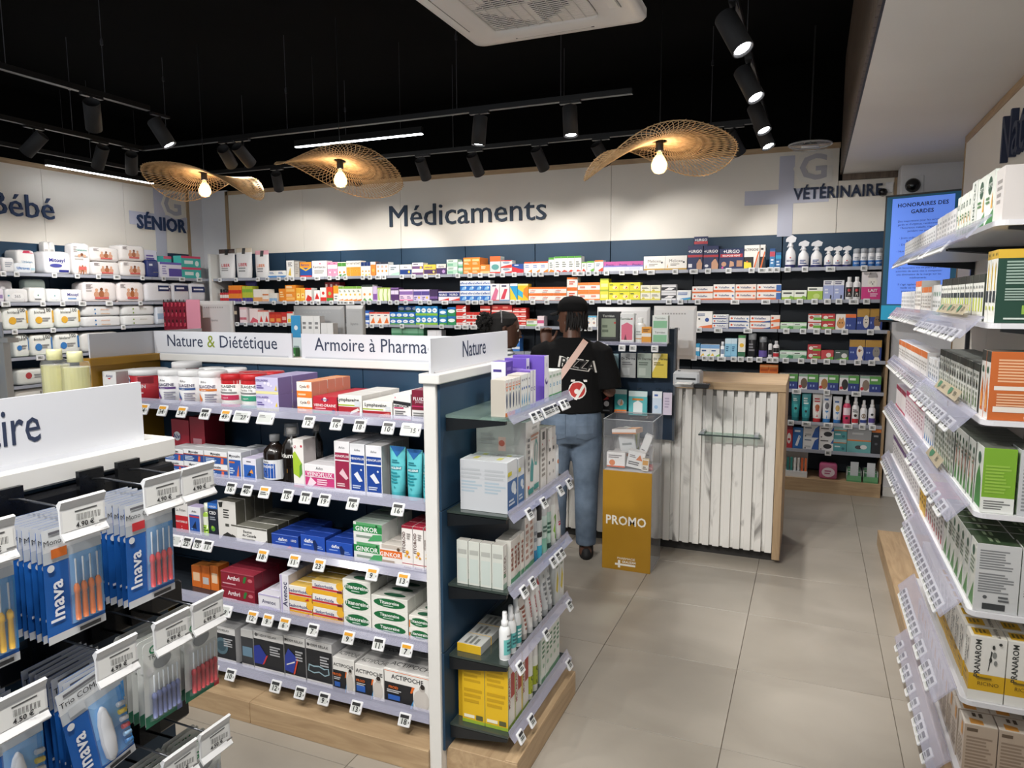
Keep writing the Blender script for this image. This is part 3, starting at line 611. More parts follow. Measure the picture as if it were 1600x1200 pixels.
def make(shape, dsl, W, H, D):
    key = (shape, dsl, round(W, 3), round(H, 3), round(D, 3))
    if key in PCACHE: return PCACHE[key]
    toks = dsl.split(';'); base = toks[0].split('/'); c0 = base[0]; c1 = base[1] if len(base) > 1 else c0; c2 = base[2] if len(base) > 2 else c0
    mb = MB(); mat = 'card'; R = W/2; prn = 'print'; extra = []
    flat = lambda s: 1
    def boxmap(kind):
        def f(u, v, k):
            if isinstance(k, int) and k < 0: return 1
            e = E0*k
            return {'F': (u, -e, v), 'S': (W/2+e, u+D/2, v), 'D': (-W/2-e, D/2-u, v), 'U': (u, v, H+e), 'K': (-u, D+e, v)}[kind]
        return f
    faces = {'F': (W, H, boxmap('F')), 'S': (D, H, boxmap('S')), 'D': (D, H, boxmap('D')), 'U': (W, D, boxmap('U')), 'K': (W, H, boxmap('K'))}
    def cylmap(rf):
        def f(u, v, k):
            if isinstance(k, int) and k < 0: return 10 if k == -1 else 1
            r = rf(v)+E0*k; a = u/max(rf(v), 1e-4); return (r*math.sin(a), R-r*math.cos(a), v)
        return f
    if shape == 'box':
        e = min(.0010, W*.02)
        vs = [(-W/2,0,0),(W/2,0,0),(W/2,D,0),(-W/2,D,0),(-W/2,0,H-e),(W/2,0,H-e),(W/2,D,H-e),(-W/2,D,H-e),(-W/2+e,e,H),(W/2-e,e,H),(W/2-e,D-e,H),(-W/2+e,D-e,H)]
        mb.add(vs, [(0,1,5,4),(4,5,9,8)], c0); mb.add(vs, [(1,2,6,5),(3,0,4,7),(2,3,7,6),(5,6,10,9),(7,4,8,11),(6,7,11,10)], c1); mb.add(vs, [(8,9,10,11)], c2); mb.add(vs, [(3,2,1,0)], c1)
    elif shape == 'soft':
        mat = 'film'; mb.rings(spts(W, H, D), c0)
        def f(u, v, k):
            if isinstance(k, int) and k < 0: return 8
            s = 1-min(.999, abs(2*u/W)**7+abs(2*v/H-1)**7); return (u, D/2-D/2*s**(1/7)-E0*k*2-.0008, v)
        faces = {'F': (W, H, f), 'U': (W, D, lambda u, v, k: 1 if isinstance(k, int) and k < 0 else (u, v, H+E0*k*2))}
    elif shape == 'pouch':
        mat = 'film'; rs = []; n = 18
        for z, a, b in ((0, .80, .9), (.05, .88, 1.), (.3, .95, .95), (.6, .97, .7), (.85, 1., .3), (.93, 1., .06), (1., 1., .04)):
            rs.append([(W/2*a*math.copysign(abs(math.cos(2*PI*i/n))**.6, math.cos(2*PI*i/n)), D/2+D/2*b*math.sin(2*PI*i/n), z*H) for i in range(n)])
        mb.rings(rs, c0, cols=[c0]*4+[c1]*2)
        def f(u, v, k):
            if isinstance(k, int) and k < 0: return 6
            z = v/H; b = np.interp(z, [0, .05, .3, .6, .85, .93, 1], [.9, 1, .95, .7, .3, .06, .04]); return (u, D/2-D/2*b*math.sqrt(max(.05, 1-(2*u/W)**2*.8))-E0*k*2-.001, v)
        faces = {'F': (W, H, f)}
    elif shape == 'tub':
        mat = 'plastic'; lid = c1; zl = .83
        mb.lathe([(0,0),(R*.94,0),(R*.97,.02*H),(R*.97,zl*H),(R*.93,zl*H+.001)], 24, (0,R,0), cols=[c0]*4)
        mb.lathe([(R*.93,zl*H-.002),(R,zl*H),(R,.975*H),(R*.95,H),(0,H)], 24, (0,R,0), col=lid); faces['F'] = (2.6*R, zl*H, cylmap(lambda v: R*.972))
    elif shape == 'tube':
        mat = 'plastic'; n = 18; rs = []; cap = .13
        for z, a, b in ((0,.74,.96),(.01,.76,1.),(cap,.78,1.),(cap+.004,.80,1.),(.3,.84,.95),(.6,.92,.62),(.9,.99,.14),(.93,1.,.05),(1.,1.,.05)):
            rs.append([(W/2*a*math.cos(2*PI*i/n), D/2+D/2*b*math.sin(2*PI*i/n), z*H) for i in range(n)])
        mb.rings(rs, c0, cols=[c1]*3+[c0]*5)
        def f(u, v, k):
            if isinstance(k, int) and k < 0: return 6
            z = v/H; a = np.interp(z, [0,cap,.3,.6,.9,1], [.75,.79,.84,.92,.99,1])*W/2; b = np.interp(z, [0,.3,.6,.9,.93,1], [1,.95,.62,.14,.05,.05])*D/2
            s = max(.0, 1-(u/a)**2) if a else 0; return (u*min(1, a/(W/2)) , D/2-b*math.sqrt(s)-E0*k*1.5-.0004, v)
        faces = {'F': (W, H, f)}
    elif shape == 'syrup':      # dark glass bottle with cap
        mat = 'gloss'; mb.lathe([(0,0),(R*.9,0),(R,.03*H),(R,.60*H),(R*.93,.68*H),(R*.55,.78*H),(R*.36,.82*H),(R*.36,.87*H)], 22, (0,R,0), col=c0)
        mb.lathe([(R*.36,.86*H),(R*.44,.865*H),(R*.44,.985*H),(R*.4,H),(0,H)], 18, (0,R,0), col=c1); faces['F'] = (2.7*R, H, cylmap(lambda v: R*1.004))
    elif shape == 'capsyrup':   # bottle with a clear dosing cup over the cap
        mat = 'gloss'; mb.lathe([(0,0),(R*.9,0),(R,.03*H),(R,.56*H),(R*.9,.66*H),(R*.5,.76*H),(R*.36,.80*H),(R*.36,.84*H)], 22, (0,R,0), col=c0)
        mb.lathe([(R*.36,.82*H),(R*.5,.825*H),(R*.5,.93*H),(0,.93*H)], 18, (0,R,0), col=c1); faces['F'] = (2.7*R, H, cylmap(lambda v: R*1.004))
        extra.append(('dosing_cup', MB().lathe([(R*.74,.80*H),(R*.66,H),(0,H)], 18, (0,R,0), col='e8ecee'), 'blister'))
    elif shape == 'aerosol':
        mat = 'plastic'; mb.lathe([(0,0),(R*.95,0),(R,.02*H),(R,.70*H),(R*.94,.73*H)], 20, (0,R,0), col=c0)
        mb.lathe([(R*.94,.725*H),(R*.96,.73*H),(R*.96,.93*H),(R*.85,.98*H),(R*.4,H),(0,H)], 20, (0,R,0), col=c1); faces['F'] = (2.8*R, H, cylmap(lambda v: R*1.004))
    elif shape == 'bottle':     # shampoo-like bottle, round shoulder, flip cap
        mat = 'plastic'; mb.lathe([(0,0),(R*.93,0),(R,.03*H),(R,.70*H),(R*.9,.76*H),(R*.5,.80*H)], 20, (0,R,0), col=c0)
        mb.lathe([(R*.5,.79*H),(R*.55,.80*H),(R*.55,.98*H),(R*.5,H),(0,H)], 16, (0,R,0), col=c1); faces['F'] = (2.7*R, H, cylmap(lambda v: R*1.004))
    elif shape == 'spray':      # fine-mist spray bottle with clear overcap
        mat = 'plastic'; mb.lathe([(0,0),(R*.93,0),(R,.03*H),(R,.60*H),(R*.8,.67*H),(R*.5,.70*H)], 20, (0,R,0), col=c0)
        mb.lathe([(R*.5,.69*H),(R*.62,.70*H),(R*.62,.80*H),(R*.42,.82*H),(R*.42,.97*H),(R*.34,H),(0,H)], 16, (0,R,0), col=c1); faces['F'] = (2.7*R, H, cylmap(lambda v: R*1.004))
    elif shape == 'trigger':    # trigger spray bottle, head pointing sideways
        mat = 'plastic'; mb.lathe([(0,0),(R*.93,0),(R,.03*H),(R,.40*H),(R*.88,.50*H),(R*.45,.60*H),(R*.33,.64*H)], 20, (0,R,0), col=c0)
        mb.lathe([(R*.33,.63*H),(R*.45,.64*H),(R*.45,.71*H),(R*.3,.72*H),(R*.3,.77*H)], 14, (0,R,0), col=c1); faces['F'] = (2.7*R, H, cylmap(lambda v: R*1.004))
        b = W*.14; y0, y1 = R-b, R+b
        pts = [(-.50,.80),(-.50,.87),(-.38,.93),(.10,1.),(.50,.92),(.42,.80),(.20,.77),(-.16,.77),(-.24,.80)]
        h = MB(); fr = [(x*W, y0, z*H) for x, z in pts]; bk = [(x*W, y1, z*H) for x, z in pts]; k = len(pts)
        h.add(fr+bk, [tuple(range(k)), tuple(range(2*k-1, k-1, -1))] + [(i, k+i, k+(i+1) % k, (i+1) % k) for i in range(k)], c1)
        h2 = MB(); q = [(-.20,.78),(-.14,.78),(-.20,.70),(-.34,.63),(-.38,.65),(-.26,.72)]; fr = [(x*W, R-b*.5, z*H) for x, z in q]; bk = [(x*W, R+b*.5, z*H) for x, z in q]; k = len(q)
        h2.add(fr+bk, [tuple(range(k)), tuple(range(2*k-1, k-1, -1))] + [(i, k+i, k+(i+1) % k, (i+1) % k) for i in range(k)], c1)
        extra = [('spray_head', h, 'plastic'), ('trigger', h2, 'plastic')]
    elif shape == 'vial':
        mat = 'gloss'; mb.lathe([(0,0),(R,.01*H),(R,.68*H),(R*.6,.74*H)], 14, (0,R,0), col=c0); mb.lathe([(R*.6,.73*H),(R*.7,.74*H),(R*.7,H),(0,H)], 14, (0,R,0), col=c1); faces['F'] = (2.7*R, H, cylmap(lambda v: R*1.006))
    me = mb.mesh(shape, mat, True); pm = None
    if len(toks) > 1:
        pm = _art(MB(), toks[1:], faces, W, H)
        pm = pm.mesh('print', mat) if pm.v else None
    ex = [(n, e.mesh(n, mm, True)) for n, e, mm in [x for x in extra if x]]
    PCACHE[key] = (me, pm, ex); return PCACHE[key]
class Shelf:
    def __init__(s, axis, c, z, face, place, room=9., head=9.): s.axis, s.c, s.z, s.face, s.place, s.room, s.head, s.runs = axis, c, z, face, place, room, head, []; s.rz = {'-y': 0., '+x': PI/2, '-x': -PI/2}[face]
    def pt(s, u, z, c=None): c = s.c if c is None else c; return Vector((u, c, z)) if s.axis == 'y' else Vector((c, u, z))
    def u(s, px):
        p = on(s.axis, s.c, px, 600)
        for _ in range(4):
            uu = p.x if s.axis == 'y' else p.y; py = pr(s.pt(uu, s.z))[1]; p = on(s.axis, s.c, px, py)
        return p.x if s.axis == 'y' else p.y
    def top(s, px, py): return on(s.axis, s.c, px, py).z - s.z
    def at(s, u, d, z):
        return Vector((u, s.c+d, z)) if s.face == '-y' else Vector((s.c-d, u, z)) if s.face == '+x' else Vector((s.c+d, u, z))
LABELS = {}
NPROD = [0]
def one(name, cat, label, group, meshes, loc, rz):
    me, pm, ex = meshes
    o = obj(name, me, None, loc, rz); tag(o, label, cat, group)
    if pm is not None: obj('print', pm, o)
    for n, e in ex: obj(n, e, o)
    NPROD[0] += 1
    return o
def run(sh, x0, x1, ytop, dsl, desc, n=1, stack=1, deep=1, d=None, shape='box', name='medicine_box', cat='box', gap=.0012, back=.0, h=None, u=None, jit=1., place=None, slope=0., zoff=0.):
    """n products side by side, `stack` high and `deep` deep, filling pixels x0..x1 of a shelf front"""
    if u is None: a, b = sh.u(x0), sh.u(x1)
    else: a, b = u
    if a > b: a, b = b, a
    if h is None: h = sh.top((x0+x1)/2, ytop)/stack - .0006
    h = min(h, (sh.head-.004)/stack-.0008)
    sh.runs.append(((a+b)/2, abs(b-a)/2, desc))
    W = max(.008, (b-a)/n - gap); d = d or (.055 if shape == 'box' else W)
    if shape in ('tub', 'syrup', 'capsyrup', 'aerosol', 'bottle', 'spray', 'trigger', 'vial'): d = W
    d = min(d, sh.room-back-.006); deep = max(1, min(deep, int((sh.room-back-.004)/(d+.002))))
    ms = make(shape, dsl, W, h, d); label = desc + ' ' + (place or sh.place); label = label.replace(' on on ', ' on ')
    if len(re.findall(r"[A-Za-z0-9][A-Za-z0-9'\u2019-]*", label)) > 16: print('LONG', label)
    many = True
    LABELS[label] = LABELS.get(label, 0)+1
    out = []
    for i in range(n):
        uu = a+(b-a)*(i+.5)/n if sh.face != '-x' else b-(b-a)*(i+.5)/n
        for k in range(deep):
            jd = random.uniform(0, .004)*jit; jr = random.uniform(-.018, .018)*jit
            for s in range(stack):
                loc = sh.at(uu, back+jd+k*(d+.002), sh.z+zoff+.0009+s*(h+.0006) - slope*k)
                out.append(one(name, cat, label, label if many else None, ms, loc, sh.rz+jr))
    return out
# electronic price tags
TAGC = {}
def price_tag(sh, px, price='', wide=False, band='333333', tilt=-.55, u=None, dz=-.014, dn=.020, name='electronic_price_tag', plain=False, s=1., label=None, zz=None):
    w, h, t = (.068 if wide else .043)*s, .040*s, .009
    key = (w, h, price, band, plain)
    if key not in TAGC:
        m = MB(); m.cbox((-w/2, -t, 0), (w/2, 0, h), .0025, 'e9eaec')
        q = MB(); f = lambda u, v, k: 1 if isinstance(k, int) and k < 0 else (u, -t-E0*k, v)
        if plain: d = [f'R .16 .22 .84 .80 b9bbb8', 'G .22 .30 .78 .74 2 3a3c40']
        elif wide: d = ['R .10 .16 .86 .84 c3c7c3', 'G .15 .52 .55 .78 2 77797a', 'R .90 .4 .95 .6 202124'] + ([f'B .66 .42 .34 26282c {price}'] if price else [])
        else: d = ['R .14 .16 .86 .86 cdd0cc', f'R .14 .62 .86 .86 {band}'] + ([f'B .5 .38 .38 1c1d20 {price}'] if price else ['G .2 .25 .8 .55 2 3a3c40']) + ['R .89 .3 .94 .45 202124']
        _art(q, d, {'F': (w, h, f)}, w, h); TAGC[key] = (m.mesh('price_tag', 'plastic', True), q.mesh('screen', 'plastic'))
    me, sm = TAGC[key]; uu = sh.u(px) if u is None else u
    o = obj(name, me, None, sh.at(uu, -dn, (zz if zz is not None else sh.z)+dz), 0); o.rotation_euler = (tilt, 0, sh.rz)
    near = min(sh.runs, key=lambda r: max(0, abs(r[0]-uu)-r[1])+.02*abs(r[0]-uu))[2] if sh.runs else 'products'
    kind = 'wide white price tag' if wide else 'amber-topped price tag' if band == 'd89a2a' else 'white price tag'
    lab = label or f'{kind} under the {near} {sh.place}'
    if len(re.findall(r"[A-Za-z0-9][A-Za-z0-9'-]*", lab)) > 16: lab = f'{kind} under the {near}'
    tag(o, lab, 'price tag', lab); obj('screen', sm, o); return o

# ================================================================== BACK WALL PRODUCTS
ordn = ['top', 'second', 'third', 'fourth', 'fifth', 'sixth', 'seventh']
HR = [9.] + [SB[i]-SB[i+1]-.024 for i in range(6)]
BM = [Shelf('y', YSH+.012, z, '-y', f'on the {ordn[i]} medicine-wall shelf', .27, HR[i]) for i, z in enumerate(SB)]
BV = [Shelf('y', YSH+.012, z, '-y', f'on the {ordn[i]} vet-wall shelf', .27, HR[i]) for i, z in enumerate(SB)]
Wh = 'f3f2ee'
def rows(sh, data, **kw):
    for r in data:
        x0, x1, yt, dsl, desc = r[:5]; k = dict(kw); k.update(r[5] if len(r) > 5 else {}); k.setdefault('d', .10 if k.get('shape', 'box') == 'box' else None)
        run(sh, x0, x1, yt, dsl, desc, **k)
PK = dict(shape='pouch', name='food_pouch', cat='pouch', d=.07)
rows(BM[0], [
 (340, 365, 389, 'e8e6e6/4a3a34;B .5 .45 .10 c8323c LIBER;G .25 .25 .75 .38 2 9a9a9a;R .42 .80 .62 .99 222222', 'white stand-up pouch with a brown top', PK),
 (367, 392, 387, 'e9e8e8/d9cdb8;B .5 .45 .10 c8323c LIBER;G .25 .2 .75 .38 2 9a9a9a;R .42 .80 .62 .99 2a2a2a', 'white stand-up pouch with a cream top', PK),
 (397, 418, 391, 'eceaea/e7a9b4;B .5 .45 .10 e0763a LIBER;G .25 .2 .75 .38 2 9a9a9a;R .42 .78 .66 .99 333333', 'white stand-up pouch with a pink top', PK),
 (419, 447, 423, Wh+';R 0 0 1 .3 5a94cf;G .15 .5 .8 .85 2 5070a8', 'flat white and light-blue box', dict(n=2)),
 (448, 460, 407, Wh+'/a9a59e;P e7c64c .2 .15 .6 .1 .5 .6;G .2 .65 .8 .9 3 777777', 'narrow white box with a yellow splash', dict(d=.2)),
 (461, 468, 409, 'c3bdb4/8e8880;G .1 .2 .9 .9 6 99938b', 'grey-sided box beside the yellow splash one'),
 (469, 487, 409.5, '1f55a5;R 0 .62 1 1 f0962e;R 0 0 1 .12 d8352d;P f5c13a 0 .75 .5 .5 1 .72 1 .62 .5 .4 0 .62;B .45 .82 .13 1d3f8a Berocca', 'orange and blue vitamin box'),
 (488, 511, 407.5, 'eceae6;C .55 .82 .05 d7466e;B .5 .62 .15 6d6a6a Revitalose;G .15 .2 .85 .45 3 8f8c8a', 'wide white box with grey lettering and a pink dot'),
 (512, 527, 409.5, 'e792ae;R 0 .55 1 .8 f6dfe6;C .5 .3 .16 f7eef1;G .2 .85 .8 .95 1 b0446c', 'pink box with a white centre', dict(n=2)),
 (528, 541, 409.5, 'f3f1ea;R 0 .7 1 .95 4f8f3c;C .5 .3 .24 f0882c;P 3f8a3a .1 0 .9 0 .9 .2 .1 .1', 'green, white and orange vitamin box', dict(n=2)),
 (541.5, 564, 407.5, 'f7efe2;R 0 0 1 .6 f3a13c;C .5 .35 .3 f8c24a;C .5 .35 .16 ef7d22;B .5 .82 .13 4b4a48 VIT', 'white and orange vitamin box with an orange slice', dict(n=4)),
 (564.5, 579, 409.5, 'f2efe6;R 0 .72 1 1 203a72;C .5 .35 .25 f0a12e;P f5d25c 0 0 1 0 .6 .2', 'white vitamin box with a navy top and orange fruit', dict(n=3)),
 (579.5, 587, 409, 'ee8e3c;C .5 .4 .3 f6b650;R 0 .8 1 1 f4efe6', 'orange-fronted vitamin box'),
 (588, 607, 409.5, Wh+';C .5 .35 .25 f09a48;R 0 .85 1 1 333a4c;G .2 .6 .8 .75 2 cc8855', 'white box with an orange fruit and dark top', dict(n=3)),
 (608, 624, 414, 'eef2ee;P b7ddc9 0 0 1 .0 1 .35 .3 .2;G .15 .5 .75 .85 2 7a8a90', 'low white box with a mint swoosh'),
 (625, 643, 413.5, 'f3efe2;R 0 .08 1 .55 1c3c80;C .78 .32 .12 f4c63c;B .5 .76 .16 2a3a6a Alvi', 'white box with a navy band and yellow spot'),
 (644, 661, 410.5, Wh+';R 0 .5 1 .72 6f4a78;R 0 .0 1 .22 6f4a78;C .8 .6 .1 f2c542;G .1 .8 .8 .95 1 5a4a68', 'white box with purple bands, second in the sleep range', dict(stack=1)),
 (662.5, 681, 413.5, 'f0c94a;R 0 .1 1 .52 4a3160;B .4 .76 .18 5a3a70 valerub;C .82 .3 .12 f4d670', 'yellow and purple sleep-aid box'),
 (682, 697, 412.5, '4d3468;R 0 .62 1 1 f0ecdf;B .5 .78 .18 5a3a70 dorm;C .75 .3 .16 caa3d8', 'purple sleep-aid box with a white top'),
 (698, 715, 405.5, 'bfe0cb;R 0 .62 1 1 eef4ee;G .15 .68 .8 .92 2 4a8a68;R .1 .15 .6 .45 8cc7a4', 'mint-green box', dict(stack=2)),
 (716, 723, 409, '9fd2b6;R 0 .6 1 1 eef4ee;R 0 .1 1 .3 5aa57c', 'slim mint-green box', dict(stack=2)),
 (724, 750, 402.5, 'f08a2e;R .08 .55 .9 .8 f9c48a;G .1 .15 .8 .42 2 f7d9b4', 'bright orange box', dict(n=2, stack=2, d=.2)),
 (750.5, 765, 413.5, 'ee8a3a;R 0 0 1 .3 f6c28a;G .1 .5 .8 .85 2 fbe3c8', 'single low bright orange box'),
 (765.5, 782, 400.5, 'cfd8d6;R 0 .70 1 1 e66a34;E .5 .38 .36 .16 5f9f9a;R 0 0 1 .10 d8463a', 'grey-green box with an orange top', dict(stack=1)),
 (782.5, 799.5, 406.5, 'e7e3e2;P d83a34 0 0 1 0 1 .35 .4 .2;E .5 .62 .34 .18 8f9cae;R 0 .85 1 1 d83a34', 'grey box with a red swoosh and oval', dict(n=1, stack=2)),
 (800, 818, 412.5, 'f2f0ee;P c9303a 0 0 1 0 1 .4 0 .75;P 27509c 0 .75 .6 .5 1 .4 1 1 0 1;G .2 .8 .8 .94 1 f4f4f4', 'blue and red slanted box'),
 (819, 856, 409, Wh+';R 0 .86 1 1 e2572e;P e98a34 0 0 1 0 1 .34 .5 .12;G .12 .45 .8 .75 2 7f93c0', 'white box with a red top and orange curve', dict(n=3)),
 (857, 865.5, 402.5, Wh+';R 0 .86 1 1 58a03c;P e98a34 0 0 1 0 1 .14 .4 .22;G .2 .3 .8 .7 3 8a8f88', 'shorter white phytotherapy box with a green top'),
 (866, 908, 400.3, Wh+';R 0 .88 1 1 58a03c;P d8452f 0 0 1 0 1 .07 .5 .16;G .2 .3 .8 .7 3 8a8f88', 'tall white phytotherapy box with a green top', dict(n=4)),
 (908.5, 916.5, 409, Wh+';R 0 .86 1 1 7fae54;P d8452f 0 0 1 0 .4 .35;G .2 .45 .8 .75 2 8a8f88', 'short white box with a red corner'),
 (917, 928, 408, Wh+';R 0 .84 1 1 6fb244;P 6fb244 0 0 1 0 1 .35 .4 .15;G .15 .45 .8 .75 2 77879c', 'short white box with a green curve'),
 (929, 942, 406.5, Wh+';R 0 .86 1 1 ea8436;P dd4a2c 0 0 1 0 1 .38 .45 .14;G .15 .45 .8 .75 2 77879c', 'short white box with a scarlet curve'),
 (943, 1005, 408.5, 'cfd2ec;R 0 .60 1 1 c25a9c;R 0 .45 1 .60 8a7cc4;R 0 0 1 .12 e8eaf4;B .5 .66 .2 3a3a80 Procto;C .85 .25 .13 f4f4fa', 'lavender and magenta box', dict(n=3)),
 (1005.5, 1073, 400, 'f2efe8/e2ddd4;R 0 0 1 .14 c79e45;T .5 .66 .20 6a5f58 Melioxx;P d9a93a .08 .2 .14 .2 .11 .45;G .25 .3 .7 .48 2 9a948c;C .86 .55 .07 555555', 'wide white box with a gold base', dict(n=2)),
 (1080, 1102, 368, '1e2c56;R 0 .78 1 .86 b8303a;B .5 .9 .07 f2f2f2 +URGO;G .15 .55 .85 .7 2 8d97b8', 'tall navy back card of the heat-patch display', dict(name='display_card', cat='display', d=.02, back=.12)),
 (1074, 1097.5, 384, '1d2b58/17224a;R 0 .52 1 .62 b8303a;B .5 .78 .14 f4f4f4 +URGO;P c99a7c .62 .0 .95 .0 .98 .25 .82 .48 .6 .25;C .8 .47 .07 2a201c;R .05 .1 .3 .25 e8e8ee', 'navy heat-patch box with a bare back', dict(d=.12)),
 (1098.5, 1122, 384, '1d2b58/17224a;R 0 .52 1 .62 b8303a;B .5 .78 .14 f4f4f4 +URGO;P c99a7c .55 .0 .98 .0 1 .22 .80 .48 .55 .3;C .76 .47 .07 2a201c;E .22 .16 .13 .06 e8e8ee', 'navy heat-patch box with a shoulder picture', dict(d=.12)),
 (1123, 1161.5, 388.5, '1d2b58/17224a;R .05 .58 .95 .74 b8303a;B .5 .86 .15 f4f4f4 +URGO;B .5 .66 .08 f4f4f4 RELIPOSE HEAT;E .2 .25 .1 .12 c99a7c;P c99a7c .42 .1 .62 .15 .6 .35 .45 .4;R .72 .12 .95 .42 b98a6c;C .15 .08 .05 e04a9c', 'wide navy heat-patch box with three pictures', dict(d=.1)),
 (1162, 1186, 383, 'efebe4/c9c5be;R 0 0 .62 .5 232326;B .46 .82 .13 26262a ACTIPOCHE;P e06a2c .62 0 .7 0 1 .72 .9 .72;P b8b2ac .7 0 1 0 1 .62;P f0dc3a 0 .0 .5 .06 .46 .26 0 .3;C .2 .3 .06 e07a3a', 'white and black hot-cold pack box', dict(d=.12)),
 (1187, 1195, 382.5, 'e6e2dc/c9c5be;R 0 0 1 .5 2a2a2d;G .1 .75 .9 .9 1 26262a;P e06a2c 0 0 .3 0 1 .7 .8 .72', 'narrow-looking hot-cold pack box at the row end', dict(d=.12)),
])
rows(BV[0], [
 (1202, 1210.5, 388.5, '3b7fb5;R 0 .6 1 .85 c24a5c;G .2 .2 .8 .5 2 dfe8f0;R 0 .9 1 1 1f4f8a', 'slim blue and red toothpaste box'),
 (1211, 1220, 394.5, '2f6ea8;R 0 .6 1 .82 3aa0c8;G .2 .15 .8 .5 2 dfe8f0', 'slim blue toothpaste box'),
])
SPR = dict(shape='trigger', name='spray_bottle', cat='spray bottle')
rows(BV[0], [
 (1226, 1242.5, 367, 'eeeef0/e4e4e8;R 0 .0 1 .10 2c2f66;R .1 .10 .9 .30 e8e8ee;B .5 .22 .05 3a3a70 BEAPH;C .5 .31 .05 c8323c', 'tall white trigger spray bottle with a navy base', SPR),
 (1246, 1263, 375, 'eeeef0/e4e4e8;R 0 .0 1 .10 2c2f66;G .25 .13 .75 .30 3 44508a', 'squat white trigger spray bottle', dict(SPR, n=1)),
 (1266, 1284, 375, 'eeeef0/e4e4e8;R 0 .0 1 .10 2c2f66;G .25 .13 .75 .30 3 44508a', 'squat white trigger spray bottle', dict(SPR, n=1)),
 (1287, 1330, 384, 'f0f0f0/ececee;R 0 .0 1 .12 2c2f66;C .5 .3 .06 c8323c;G .3 .15 .7 .26 2 44508a', 'slim white trigger spray bottle', dict(SPR, n=3)),
 (1332, 1379, 387.5, 'e9eaee/a9adb4;R 0 .02 1 .34 2f6db5;B .5 .2 .08 f0f0f0 DOG;G .3 .38 .7 .55 2 8890a0', 'grey-capped blue and white aerosol can', dict(shape='aerosol', name='aerosol_can', cat='aerosol', n=4)),
])
